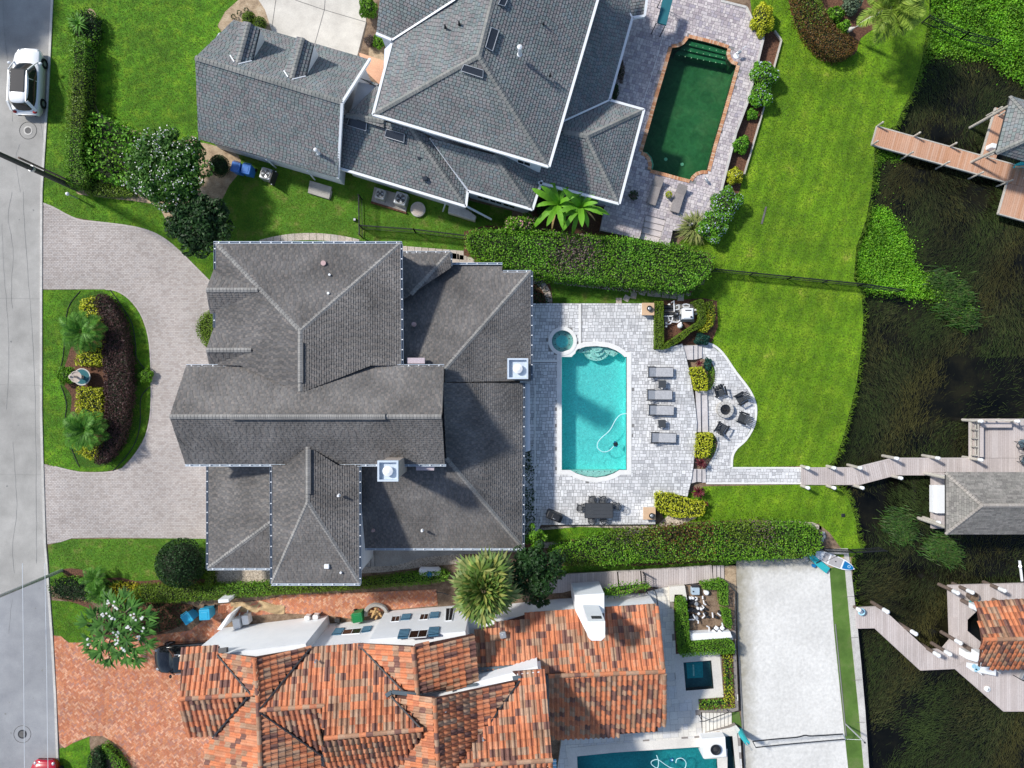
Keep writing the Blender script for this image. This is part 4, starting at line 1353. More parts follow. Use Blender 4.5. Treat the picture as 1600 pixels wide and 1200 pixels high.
# path stones round the main house
def stones(name, quads, z=.035):
 par = struct(name)
 for q in quads:
  mb = MB(); mb.slab([P2(q, z)],.05); mb.build('path_stone', M['stone'], par)
 return par
qs = []
for i in range(14):
 x = 405 + 11.2 * i
 f = lambda x: 364 + 12 * ((x - 482) / 80) ** 2 if x < 482 else 364 + 9 * ((x - 482) / 75) ** 2
 qs.append([(x, f(x)),(x + 10.6, f(x + 10.6)),(x + 10.6, f(x + 10.6) + 11),(x, f(x) + 11)])
for i in range(9):
 x = 626 + 11 * i
 qs.append([(x, 384 + i * .9),(x + 10.4,384.6 + i * .9),(x + 10.4,398 + i),(x, 397 + i)])
for i in range(3): qs.append([(706 + 12 * i, 395 + 3 * i),(717 + 12 * i, 397 + 3 * i),(718 + 12 * i, 411),(706 + 12 * i, 411)])
stones('side_walk', qs)
qs = []
for i in range(8):
 a = math.radians(-80 + i * 13); b = math.radians(-80 + i * 13 + 11.5)
 c = (829,474)
 R0, R1 = 24,34
 qs.append([(c[0] + R0 * math.cos(a), c[1] + (R0 + 7) * math.sin(a)),(c[0] + R1 * math.cos(a), c[1] + (R1 + 9) * math.sin(a)),(c[0] + R1 * math.cos(b), c[1] + (R1 + 9) * math.sin(b)),(c[0] + R0 * math.cos(b), c[1] + (R0 + 7) * math.sin(b))])
stones('curved_walk', qs)
qs = []
for x, y, r, s in ((967,470,0,9),(979,466,.5,9),(990,462,.2,9),(1004,456,.3,10),(1017,458,.1,10),(1027.5,459,.05,10),(1040,460,.1,11),(1052,461,.1,11),(1063.5,465,0,10)):
 qs.append([(x + s / 2 * (math.cos(r) * a - math.sin(r) * b), y + s / 2 * (math.sin(r) * a + math.cos(r) * b)) for a, b in ((-1,-1),(1,-1),(1,1),(-1,1))])
stones('stepping_stone_path', qs)
# pebbles
def pebbles(poly_px, n, z, m, r=.05):
 q = sample_poly([(p.x, p.y) for p in P2(poly_px, 0)], n)
 V, F = [],[]
 for k, (x, y) in enumerate(q):
  s = r * random.uniform(.6,1.5)
  a = random.uniform(0,6)
  b = len(V)
  for i in range(5): V.append((x + s * math.cos(a + i * 1.257), y + s * .8 * math.sin(a + i * 1.257), z))
  V.append((x, y, z + s * .7))
  for i in range(5): F.append((b + i, b + (i + 1) % 5, b + 5))
 return np_mesh('pebbles', V, F, m, kind='stuff')
pebbles([(328,888),(425,888),(425,911),(330,911)],900,.008, M['pebble'])
pebbles([(840,826),(900,819),(1026,821),(1050,802),(1085,808),(1060,821),(1030,825),(985,825),(905,822),(850,827)],1300,.012, M['pebble'])
pebbles([(848,849),(880,849),(905,849),(935,837),(965,832),(1040,827),(1180,816),(1270,817),(1180,821),(1040,831),(965,839),(910,857),(850,855)],1200,.01, M['pebble'])
pebbles([(562,887),(620,883),(660,871),(725,865),(725,879),(660,885),(600,893)],900,.014, M['pebble'])
pebbles([(860,432),(1000,450),(1080,458),(1080,462),(1000,458),(860,442)],500,.014, M['pebble'])
# ------------------------------------------------------------------ HOUSES
def walls(parent, polys, m, name='wall'):
 """polys: (pixel outline, height the outline is read at, foot height, top height)"""
 for px, hr, z0, z1 in polys:
  w = [P(x, y, hr) for x, y in px]
  NOGRASS.append([(p.x, p.y) for p in w])
  if area2([(p.x, p.y) for p in w]) < 0: w.reverse()
  MB().wallring(w, z0, z1).build(name, m, parent)
def gutter(parent, runs, m, m2=None, w=.11, h=.1, tick=.62, name='gutter'):
 """runs of (px,py,h)->(px,py,h); hangers cross the trough at regular steps"""
 for a, b in runs:
  A, B = P(*a), P(*b)
  mb = MB()
  d = (B - A).normalized()
  s = Vector((-d.y, d.x, 0))
  # open trough: floor and two lips
  dark = abs(d.y) > abs(d.x)  # north-south runs get the dark copy, with trough shade painted in
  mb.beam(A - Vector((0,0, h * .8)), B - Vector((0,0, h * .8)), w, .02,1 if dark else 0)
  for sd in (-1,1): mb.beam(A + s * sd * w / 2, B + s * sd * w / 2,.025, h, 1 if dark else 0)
  g = mb.build(name, [m, M['gutter_shade']], parent)
  if m2:
   mt = MB()
   n = int((B - A).length / tick)
   for i in range(n):
    c = A + (B - A) * ((i + .5) / n) + Vector((0,0,.03))
    mt.beam(c - s * w * .62, c + s * w * .62,.06,.03)
   mt.build('hanger', m2, g, kind='stuff')
def vent_pipe(parent, px, py, h, r, L, m, name='vent_pipe', cap=None):
 p = P(px, py, h)
 mb = MB()
 mb.lathe((p.x, p.y, h - L),[(r * 1.5,0),(r * 1.4,.06),(r, .1),(r, L)],10)
 if cap: mb.lathe((p.x, p.y, h),[(r * cap, 0),(r * cap, .06),(r * .4,.12)],10)
 mb.build(name, m, parent)
M['shingle_thick'] = mat('charcoal_shingle_thick', [(.135,.13,.127),(.152,.147,.143),(.17,.162,.157)], src='island', amp=.26, ampscale=.5, fine=.12, finescale=5, rough=.95, spec=.15)
# ============ main house, charcoal shingles
MH = thing('house', 'large house with charcoal shingle hip roofs between the curved driveway and the turquoise pool', 'house', P(560,640,0))
E = 5.8
mgN = [(291,571, E),(694,571, E),(690.5,651,7.95),(265,651)]
mgS = [(290,726, E),(695,726, E),(690.5,651,7.95),(265,651)]
FgN = facet(mgN); FgS = facet([(690.5,651,7.95),(265,651,7.95),(290,726, E),(695,726)])
hR = plane_hit(469,614, FgN[:3]).z
hS = plane_hit(481,697, FgS[:3]).z
FgS2 = FgS
wplane = facet([(337,380, E),(469,517, hR),(469,614, hR),(375,571),(337,571)])
hg1 = plane_hit(405,453, wplane[:3]).z + .05
hg2 = plane_hit(395,547, wplane[:3]).z + .05
MF = [
 FgN, FgS,
 facet([(337,380, E),(626,380, E),(469,517, hR)]),
 facet([(626,380, E),(628,571, E),(469,517, hR),(469,614),(580,571)][:0] or [(626,380, E),(469,517, hR),(469,614, hR),(580,571),(628,571)]),
 wplane,
 facet([(322,453, hg1),(405,453, hg1),(334,421,5.7),(340,421)]) if False else facet([(405,453, hg1),(322,453, hg1),(334,421,5.7),(340,423)]),
 facet([(322,453, hg1),(405,453, hg1),(328,490,5.7),(342,489)][:2] + [(345,489),(328,490,5.7)]),
 facet([(395,547, hg2),(322,547, hg2),(334,512,5.7),(340,513)]),
 facet([(322,547, hg2),(395,547, hg2),(362,571),(327,571,5.7)]),
 facet([(481,697, hS),(481,785, hS),(425,912, E),(424,727),(447,727)]),
 facet([(481,785, hS),(481,697, hS),(528,727),(562,727),(562,912, E)]),
 facet([(425,912, E),(562,912, E),(481,785, hS)]),
]
LW = [
 facet([(325,728,3.1),(325,888,3.1),(424,815,4.6),(424,728)]),
 facet([(325,888,3.1),(424,888,3.1),(424,815,4.6)]),
 facet([(566,857,2.8),(817,856,2.8),(697,716,5.2),(640,690),(566,690)]),
 facet([(817,856,2.8),(818,598,2.8),(697,716,5.2),(692,598)][:2] + [(692,598),(697,716,5.2)]),
 facet([(785,424,2.8),(828,424,2.8),(695,577,5.2),(628,577),(628,408),(704,411),(785,411)]),
 facet([(829,424,2.8),(830,595,2.8),(695,577,5.2),(695,597)][:2] + [(695,597),(695,577,5.2)]),
 facet([(628,393,3.3),(704,393,3.3),(640,462,4.1),(628,470)]),
 facet([(704,393,3.3),(705,418,3.35),(640,462,4.1)]),
]
roof_base(MF, .14, M['underlay_main'], MH)
roof_base(LW, .12, M['underlay_main'], MH)
mb = MB()
slope_shingles(mb, MF + LW, .145,.2,.012,.017,.1, True)
mb.build('shingles', [M['shingle_main'], M['shingle_thick']], MH, kind='stuff')
for a, b in (((337,380, E),(469,517, hR)),((626,380, E),(469,517, hR)),((322,453, hg1),(403,453, hg1)),((322,547, hg2),(393,547, hg2)),
             ((425,912, E),(481,785, hS)),((562,912, E),(481,785, hS)),((265,651,7.95),(360,651,7.95)),((602,651,7.95),(690,651,7.95)),((469,517, hR),(469,535, hR)),((469,598, hR),(469,612, hR)),((481,772, hS),(481,785, hS)),((481,698, hS),(481,702, hS)),
             ((325,888,3.1),(423,816,4.58)),((817,856,2.8),(697,716,5.2)),((829,424,2.8),(695,577,5.2)),((704,393,3.3),(642,460,4.08))):
 mb = MB(); ridge_caps(mb, P(*a) + Vector((0,0,.02)), P(*b) + Vector((0,0,.02)), w=.28, l=.2, h=.03); mb.build('ridge_caps', M['cap_main'], MH, kind='stuff')
# raised ridge vents
for a, b in (((360,651,8.03),(602,651,8.03)),((469,535, hR + .08),(469,598, hR + .08)),((481,702, hS + .08),(481,772, hS + .08))):
 mb = MB()
 mb.beam(P(*a) - Vector((0,0,.05)), P(*b) - Vector((0,0,.05)),.36,.14)
 rv = mb.build('ridge_vent', M['shingle_thick'], MH)
 mb = MB()
 ridge_caps(mb, P(*a) + Vector((0,0,.04)), P(*b) + Vector((0,0,.04)), w=.3, l=.13, h=.03, gap=.012)
 mb.build('ridge_caps', M['cap_main'], rv)
walls(MH, [([(345,388),(619,388),(619,600),(345,600)], E, 0,5.7),([(302,579),(684,579),(684,719),(302,719)], E, 0,5.75),([(432,700),(555,700),(555,904),(432,904)], E, 0,5.7),
           ([(332,720),(430,720),(430,881),(332,881)],3.1,0,3.0),([(560,700),(808,700),(808,849),(572,849)],2.8,0,2.7),([(600,600),(690,600),(808,606),(808,700),(600,700)],2.8,0,2.7),([(620,440),(700,420),(778,420),(820,432),(820,588),(620,588)],2.8,0,2.7),([(620,401),(697,401),(697,425),(620,425)],3.3,0,2.75)], M['stucco'])
gutter(MH, [((334,379, E),(628,379, E)),((336,378, E),(336,421, E)),((627.5,381, E),(629,570, E)),((291,571, E),(375,571, E)),((583,571, E),(694,571, E)),((289,727, E),(446,727, E)),((530,727, E),(697,727, E)),((423.5,728, E),(424,912, E)),((563,728, E),(563,912, E)),((424,913, E),(563,913, E)),((335,489,5.7),(335,512,5.7)),
   ((324,728,3.1),(324,889,3.1)),((324,889,3.1),(424,889,3.1)),((565,858,2.8),(818,858,2.8)),((819,598,2.8),(818,857,2.8)),((831,424,2.8),(831,593,2.8)),((628,394,3.3),(704,394,3.3)),((705,394,3.3),(705,416,3.3)),((706,412,2.8),(785,412,2.8)),((786,424,2.8),(830,424,2.8))], M['gutter'], M['white'])
# chimneys
def chimney(c_px, top, base_h, w, d, m, label=None, name='chimney'):
 p = P(*c_px, top)
 mb = MB()
 mb.box((p.x, p.y, (top - .35 + base_h) / 2),(w, d, top - .35 - base_h))
 mb.box((p.x, p.y, top - .32),(w + .12, d + .12,.1))
 ch = mb.build(name, m, MH)
 mb = MB()
 for sx, sy, lx, ly in ((0,1, w + .2,.1),(0,-1, w + .2,.1),(1,0,.1, d),(-1,0,.1, d)):
  mb.box((p.x + sx * (w / 2 + .05), p.y + sy * (d / 2 + .05), top - .12),(lx, ly, .28))
 mb.box((p.x, p.y, top - .25),(w, d, .03))
 mb.build('chimney_cap', M['gutter'], ch)
 mb = MB()
 mb.lathe((p.x, p.y, top - .24),[(.22,0),(.22,.2),(.3,.22),(.3,.3),(.12,.36)],16)
 mb.build('flue', M['white'], ch)
M['chimney_tan'] = mat('tan_stucco', [(.42,.36,.31),(.5,.44,.39)], scale=2, amp=.06)
chimney((606,736),9.0,3.0,1.0,1.0, M['chimney_tan'])
chimney((809,576),6.3,3.0,1.08,1.08, M['white'])
for a in ((505,411,6.25,.16,.35, 'pink'),(514.5,429,6.4,.07,.3, 'white'),(512.5,458,6.6,.08,.3, 'white'),(645.5,506,4.9,.11,.4, 'pink'),(528,775,6.7,.07,.3, 'white'),(532,895,6.1,.07,.25, 'white'),(659,830,4.0,.07,.3, 'white'),(582,830,4.0,.08,.3, 'pink')):
 vent_pipe(MH, a[0], a[1], a[2], a[3], a[4], M[a[5]])
mb = MB(); p = P(510.5,885,6.1); mb.rbox((p.x, p.y, 6.06),(.3,.28,.2),.04); mb.build('roof_box_vent', M['white'], MH)
for q, h in (([(636,559),(663.5,559),(663.5,568),(636,568)],5.6),([(650,727.5),(678,727.5),(678,735),(650,735)],5.6)):
 mb = MB(); mb.slab([P2(q, h)],.3); mb.build('flat_awning', mat('pink_metal', [(.5,.42,.45)], amp=.06), MH)
for q, z in (([(821,600),(828,600),(828.5,704),(821,706)],2.4),([(831.5,490),(833.5,494),(833.5,545),(831.5,548)],2.4)):
 mb = MB(); mb.slab([P2(q, z)],.3); mb.build('porch_beam', M['trim'], MH)
# porch steps and the dim stair at the side
for k in range(3):
 mb = MB(); p = P(569 + 6.5 * k, 873,.3 - .1 * k); mb.box((p.x, p.y, .19 - .05 * k),(.26,1.1,.3 - .1 * k)); mb.build('side_step', M['path_concrete'], MH)
# ============ top house, slate shingles
TH = thing('house', 'house with blue-grey slate shingles and white eaves beside the green pool', 'house', P(680,180,0))
g_r = 6.1
GN = facet([(305,90, g_r),(535,160, g_r),(577,93,2.9),(365,31)])
GS = facet([(305,90, g_r),(535,160, g_r),(310,217,2.9),(528,277)][:2] + [(528,277),(310,217,2.9)])
EU = 5.9
TF = [GN, GS,
      facet([(748,87,8.7),(583,179, EU),(857,260, EU)]),
      facet([(748,87,8.7),(583,179, EU),(612,68, EU),(711,0),(740,-60),(785,-60)]),
      facet([(748,87,8.7),(857,260, EU),(933,0, EU),(951,-60),(785,-60)]),
      facet([(588,52, EU),(612,63, EU),(711,0,7.7),(740,-60),(600,-60)]),
      ]
TL = [facet([(988,28,3.0),(952,157,3.0),(880,190,4.6),(855,240),(925,-50),(1000,-40)]),
      facet([(952,157,3.0),(1005,172,3.0),(917,213,4.8),(870,203),(878,190)]),
      facet([(1005,172,3.0),(967,318,3.0),(917,213,4.8)]),
      facet([(967,318,3.0),(838,284,3.0),(917,213,4.8),(845,255)][:2] + [(845,255),(870,203),(917,213,4.8)]),
      facet([(530,262,3.0),(728,322,3.0),(641,198,4.9),(540,180),(530,180)]),
      facet([(563,122,3.4),(592,131,3.4),(540,181,4.9),(600,200),(600,140)]),
      facet([(641,198,4.9),(728,322,3.0),(731,298,3.0),(672,216)]),
      facet([(731,298,3.0),(832,327,3.0),(772,242,4.9),(672,216)]),
      facet([(772,242,4.9),(832,327,3.0),(848,275,3.0),(850,268),(790,240)]),
      facet([(988,28,3.0),(1006,25,3.0),(1012,-20,3.5),(965,-5)]),
      ]
# dormers on the garage roof
def dormer(dx, dy):
 r0, r1 = (389 + dx, 35 + dy),(371.5 + dx, 99 + dy)
 hr = plane_hit(*r1, GN[:3]).z + .02
 lt, lb = (378 + dx, 36 + dy),(360 + dx, 86 + dy)
 hl = hr - .75
 L = facet([(r0[0], r0[1], hr),(r1[0], r1[1], hr),(lb[0], lb[1], plane_hit(*lb, GN[:3]).z + .03),(380 + dx, 33 + dy)])
 R = facet([(r0[0], r0[1], hr),(r1[0], r1[1], hr),(394 + dx, 95 + dy, plane_hit(394 + dx, 95 + dy, GN[:3]).z + .05),(406 + dx, 45 + dy)])
 return L, R, hr
DM = []
for dx, dy in ((0,0),(84,24)):
 L, R, hr = dormer(dx, dy)
 DM.append((dx, dy, L, R, hr))
 TF += [L, R]
roof_base(TF, .14, M['underlay_top'], TH)
roof_base(TL, .12, M['underlay_top'], TH)
mb = MB()
slope_shingles(mb, TF + TL, .19,.25,.03,.022,.12)
mb.build('shingles', M['shingle_top'], TH, kind='stuff')
for dx, dy, L, R, hr in DM:
 e0, e1 = R[3], R[2]
 # white cheek under the eave, back to the main slope
 foot = plane_hit(414 + dx, 64 + dy, GN[:3])
 mb = MB(); mb.add([e0 - Vector((0,0,.06)), foot, e1 - Vector((0,0,.03)), e0 + Vector((-.2,0,-.06)), foot + Vector((-.2,0,0)), e1 + Vector((-.2,0,0))],[(0,1,2),(5,4,3),(0,3,4,1),(1,4,5,2),(2,5,3,0)])
 dw_ = mb.build('dormer_cheek', M['trim'], TH)
 mb = MB()
 q1, q2 = plane_hit(360 + dx, 87 + dy, GN[:3]), plane_hit(366.5 + dx, 97 + dy, GN[:3])
 mb.beam(q1 + Vector((0,0,.05)), q2 + Vector((0,0,.05)),.07,.05)
 q1, q2 = plane_hit(373 + dx, 100.5 + dy, GN[:3]), plane_hit(394 + dx, 95.5 + dy, GN[:3])
 mb.beam(q1 + Vector((0,0,.05)), q2 + Vector((0,0,.05)),.07,.05)
 mb.build('flashing', M['trim'], TH)
mb = MB()
up_ = Vector((0,0,.03))
for a, b in (((305,90, g_r),(535,160, g_r)),((748,87,8.7),(583,179, EU)),((748,87,8.7),(857,260, EU)),((748,87,8.7),(785,-60,8.7)),((917,213,4.8),(1005,172,3.0)),((917,213,4.8),(967,318,3.0)),((917,213,4.8),(880,205,4.8)),((641,198,4.9),(728,322,3.0)),((772,242,4.9),(832,327,3.0)),((540,180,4.9),(600,189,4.9))):
 mb = MB(); ridge_caps(mb, P(*a) + up_, P(*b) + up_, w=.32, l=.24, h=.04); mb.build('ridge_caps', M['cap_top'], TH, kind='stuff')
for dx, dy, L, R, hr in DM:
 mb = MB(); ridge_caps(mb, L[0] + up_, L[1] + up_, w=.3, l=.24, h=.03); mb.build('ridge_caps', M['cap_top'], TH, kind='stuff')
walls(TH, [([(313,97),(340,50),(374,40),(566,97),(532,160),(522,270),(316,210)],2.9,0,2.75),([(600,75),(720,-40),(920,-40),(918,0),(846,250),(596,176)], EU, 0,5.75),([(592,46),(610,-60),(740,-60),(660,40),(616,58)], EU, 0,5.75),
           ([(536,254),(545,170),(650,190),(722,290),(722,312)],3.0,0,2.9),([(640,210),(780,230),(840,270),(826,318),(731,291)],3.0,0,2.9),([(850,200),(920,-40),(978,-30),(980,28),(946,150),(997,174),(962,308),(846,278)],3.0,0,2.9),([(560,128),(592,135),(592,190),(545,185)],3.2,0,3.2)], M['stucco_grey'])
def trim_run(parent, runs, m, w=.16, h=.2, name='fascia'):
 for a, b in runs:
  A, B = (P(*a), P(*b))
  MB().beam(A, B, w, h).build(name, m, parent)
trim_run(TH, [((583,179.5, EU),(857,261, EU)),((858,261, EU),(934,0, EU)),((934,0, EU),(951,-60, EU)),((583,180, EU),(612,69, EU)),((588,53, EU),(612,63, EU)),
              ((988,28,3),(952,157,3)),((952,157,3),(1006,172,3)),((1006,172,3),(967.5,319,3)),((967,319,3),(839,285,3)),((988,28,3),(1007,25.5,3)),((1007,25,3),(1013,-20,3.5)),
              ((530,263,3),(728,323,3)),((728,323,3),(731,299,3)),((731,299,3),(832,328,3)),((832,328,3),(849,275,3)),((535,161, g_r),(578,93,2.9)),((535,161, g_r),(528.5,278,2.9))], M['trim'])
# valleys, white metal
def valley(parent, runs, m, name='valley_flashing'):
 for a, b in runs:
  MB().beam(P(*a) + Vector((0,0,.05)), P(*b) + Vector((0,0,.05)),.11,.05).build(name, m, parent)
valley(TH, [((613,63, EU),(711,0,7.7)),((711,0,7.7),(740,-50,8.3)),((952,157,3.0),(880,190,4.6)),((672,216,4.7),(731,298,3.0)),((968,-2,3.4),(988,28,3.0))], M['trim'])
# skylights
def skylight(parent, q, pl, t=.14):
 top = [plane_hit(x, y, pl) for x, y in q]
 n = (pl[1] - pl[0]).cross(pl[2] - pl[0]).normalized()
 if n.z < 0: n = -n
 mb = MB()
 up = [p + n * t for p in top]
 c = sum(up, Vector()) / 4
 if area2([(p.x, p.y) for p in up]) < 0: up.reverse(); top.reverse()
 mb.add(up + top, [(0,1,2,3)] + [(i, i + 4,(i + 1) % 4 + 4,(i + 1) % 4) for i in range(4)])
 s = mb.build('skylight', M['skylight'], parent)
 mb = MB()
 for i in range(4): mb.beam(up[i] + n * .01, up[(i + 1) % 4] + n * .01,.035,.03)
 mb.build('skylight_frame', M['metal'], s)
south_m, east_m, link_m = TF[2][:3], TF[4][:3], TL[4][:3]
skylight(TH, [(766,44),(778,49),(768,81),(757,75)], east_m)
skylight(TH, [(786,-12),(791,2),(787,11),(777,8)], east_m)
skylight(TH, [(726,100),(756,109),(755,121),(721,110)], south_m)
skylight(TH, [(547,183),(574,191),(573,204),(543,195)], link_m)
skylight(TH, [(605,201),(633,209),(632,222),(602,213)], link_m)
vent_pipe(TH, 812,74,8.9,.11,.9, M['white'], 'flue_pipe', cap=1.35)
vent_pipe(TH, 493,234,4.6,.09,.7, M['white'], 'flue_pipe', cap=1.35)
for x, y, h in ((695,39,8.0),(717,34,8.3),(849,35,7.5),(860,115,7.2),(490,188,5.0)): vent_pipe(TH, x, y, h, .06,.35, M['black'])
for x, y, h in ((656,246,4.0),(664,279,3.6)): 
 p = P(x, y, h); MB().rbox((p.x, p.y, h),(.32,.26,.22),.05,.3).build('box_vent', M['skylight'], TH)
# windows of the dining bay and the upper wall
def wall_pane(parent, q, a, b, m, out=.03, name='window', frame=None, t=.05):
 pts = [wall_hit(x, y, a, b) for x, y in q]
 n = (b - a).cross(Vector((0,0,1))).normalized()
 cam_d = Vector((0,0, ALT)) - pts[0]
 if n.dot(cam_d) < 0: n = -n
 f = [p + n * out for p in pts]
 bk_ = [p - n * t for p in pts]
 mb = MB(); mb.add(f + bk_, [(0,1,2,3),(3,2,1,0)] + [(i, i + 4,(i + 1) % 4 + 4,(i + 1) % 4) for i in range(4)])
 o = mb.build(name, m, parent)
 if frame:
  mb = MB()
  for i in range(4): mb.beam(f[i], f[(i + 1) % 4],.05,.04)
  mb.beam((f[0] + f[1]) / 2,(f[2] + f[3]) / 2,.03,.03)
  mb.build('window_frame', frame, o)
 return o
a, b = P(731,291,3.0), P(826,318,3.0); a.z = b.z = 0
for x in (746,766,786.5):
 k = (x - 746) * .29
 wall_pane(TH, [(x, 304.5 + k),(x + 18,309.7 + k),(x + 18,313.7 + k),(x, 308.5 + k)], a, b, M['glass'], frame=M['trim'])
a, b = P(596,176, EU), P(846,250, EU); a.z = b.z = 0
wall_pane(TH, [(809,247),(829,253.5),(829,259.5),(808.5,253)], a, b, M['glass'], frame=M['trim'])
# downpipes on the garage wall
for x, y, x2, y2 in ((416,249,431,262),(480,267,492,281),(849,285,857,293),(697,315,692,330)):
 MB().tube([P(x, y, 2.7), P(x2, y2,0.1)],.05,6).build('downpipe', M['gutter'], TH)
# side porch with ramp rail
mb = MB(); mb.slab([P2([(702,318),(728,326),(744,338),(742,345),(700,332)],.6)],.5); mb.build('side_porch', M['kerb'], TH)
mb = MB(); mb.beam(P(728,322,1.5), P(768,343,.9),.12,.12); mb.build('porch_rail', M['trim'], TH)
mb = MB()
for k in range(12):
 t = k / 11; q = P(728 + 40 * t, 323 + 21 * t, 1.4 - .6 * t)
 mb.beam(q, Vector((q.x, q.y, .1)),.04,.04)
mb.build('porch_balusters', M['dark_metal'], TH)
mb = MB(); mb.slab([P2([(484,282),(518,292),(514,311),(481,301)],.25)],.26); mb.build('back_step', M['path_concrete'], TH)
mb = MB(); mb.slab([P2([(507,296),(519,299),(516,310),(509,308)],.12)],.13); mb.build('back_step', M['path_concrete'], TH)
# ============ clay-tiled house
CT = thing('house', 'white stucco house with orange and brown barrel tile roofs south of the hedge', 'house', P(640,1080,0))
r3 = None
Wn = facet([(284,1013,5.6),(281,1092,7.0),(393,1083,7.0),(341,1022),(342,1011)])
Ws = facet([(281,1092,7.0),(388,1086,7.0),(291,1147,6.1),(335,1148)][:2] + [(335,1148),(291,1147,6.1)])
R1 = 7.3
Nw = facet([(398,1027, R1),(403,1085, R1),(342,1022,5.8)][:2] + [(393,1083),(342,1022,5.8)])
Ne = facet([(399,1027, R1),(485,1012,5.7),(406,1108, R1)])
Bn = facet([(485,1012,5.6),(561,1006,5.6),(507,1102,7.3),(632,1080),(612,1087),(661,1139),(507,1153),(407,1109)][:3] and [(485,1012,5.6),(561,1006,5.6),(632,1080),(612,1087),(661,1139),(507,1153),(507,1102,7.3),(407,1109)])
h3 = plane_hit(507,1153, Bn[:2] + [Bn[6]]).z
Bn = facet([(485,1012,5.6),(561,1006,5.6),(507,1102,7.3),(407,1109)][:0] or [(485,1012,5.6),(561,1006,5.6),(632,1080),(612,1087),(661,1139),(507,1153, h3),(507,1102),(407,1109)])
h2 = Bn[6].z
Bs = facet([(407,1111, h2),(507,1104, h2),(503,1178, h2 - 1.3),(498,1176)])
El = facet([(404,1095, R1),(500,1178,5.9),(409,1235, R1),(498,1240)][:2] + [(498,1240),(409,1235, R1)])
Wl = facet([(393,1088),(404,1092, R1),(410,1240, R1),(335,1150,6.0),(322,1165),(325,1240)][:3] + [(325,1240),(321,1165),(335,1150,6.0)])
Rs = facet([(507,1155, h3),(661,1140, h3),(621,1207, h3 - 1.4),(600,1240),(505,1240)])
Ew = facet([(561,1006,5.7),(645,1010,7.2),(652,1083,7.2),(632,1081)])
Ee = facet([(646,1010,7.2),(740,991,5.6),(653,1085,7.2),(745,1068)][:2] + [(745,1068),(653,1085,7.2)])
Kw = facet([(679,1090,8.2),(687,1240,8.2),(600,1240),(662,1140),(612,1087,7.0)])
Ke = facet([(680,1091,8.2),(812,1062,6.2),(716,1199),(700,1240),(688,1240,8.2)])
Kn = facet([(801,1050,6.0),(851,1046,6.0),(863,1187,8.0),(718,1196),(814,1062)])
Ks = facet([(718,1197,8.0),(863,1188,8.0),(863,1240,7.3),(700,1240)])
Mn = facet([(742,986),(835,957,3.0),(838,1037,4.5),(745,1044,4.5)])
En = facet([(835,957,3.0),(1025,944,3.0),(1038,1049,4.8),(857,1056),(838,1044)])
Es = facet([(857,1057,4.8),(1038,1050,4.8),(1038,1130,3.0),(1028,1131),(1028,1143),(862,1154)])
CF = [Wn, Ws, Nw, Ne, Bn, Bs, El, Wl, Rs, Ew, Ee, Kw, Ke, Kn, Ks, Mn, En, Es]
roof_base(CF, .16, M['tile_bed'], CT)
def barrel_proto(w, l, h):
 """one clay tile: a pan at its left and a rounded barrel, thick at the lower lip"""
 mb = MB()
 bw = w * .62
 n = 5
 prof = [(-w / 2,.012),(w / 2 - bw, .008)] + [(w / 2 - bw / 2 - bw / 2 * math.cos(math.pi * k / n),.01 + h * math.sin(math.pi * k / n)) for k in range(n + 1)]
 m_ = len(prof)
 vs = [(x, 0, z + .035) for x, z in prof] + [(x * .96, l, z * .92) for x, z in prof] + [(x, 0.0,0.0) for x, z in prof]
 fs = [(i, i + 1, m_ + i + 1, m_ + i) for i in range(m_ - 1)] + [(2 * m_ + i, 2 * m_ + i + 1, i + 1, i) for i in range(m_ - 1)]
 mb.add(vs, fs)
 return mb
TW_, TL_, TH_ = .335,.42,.095
TMESH = [proto_mesh(barrel_proto(TW_, TL_ * 1.08, TH_), 'roof_tile', M['tile%d' % i]) for i in range(6)]
for me in TMESH: me.polygons.foreach_set('use_smooth', [True] * 7 + [False] * (len(me.polygons) - 7))
WT = [.28,.18,.14,.13,.13,.14]
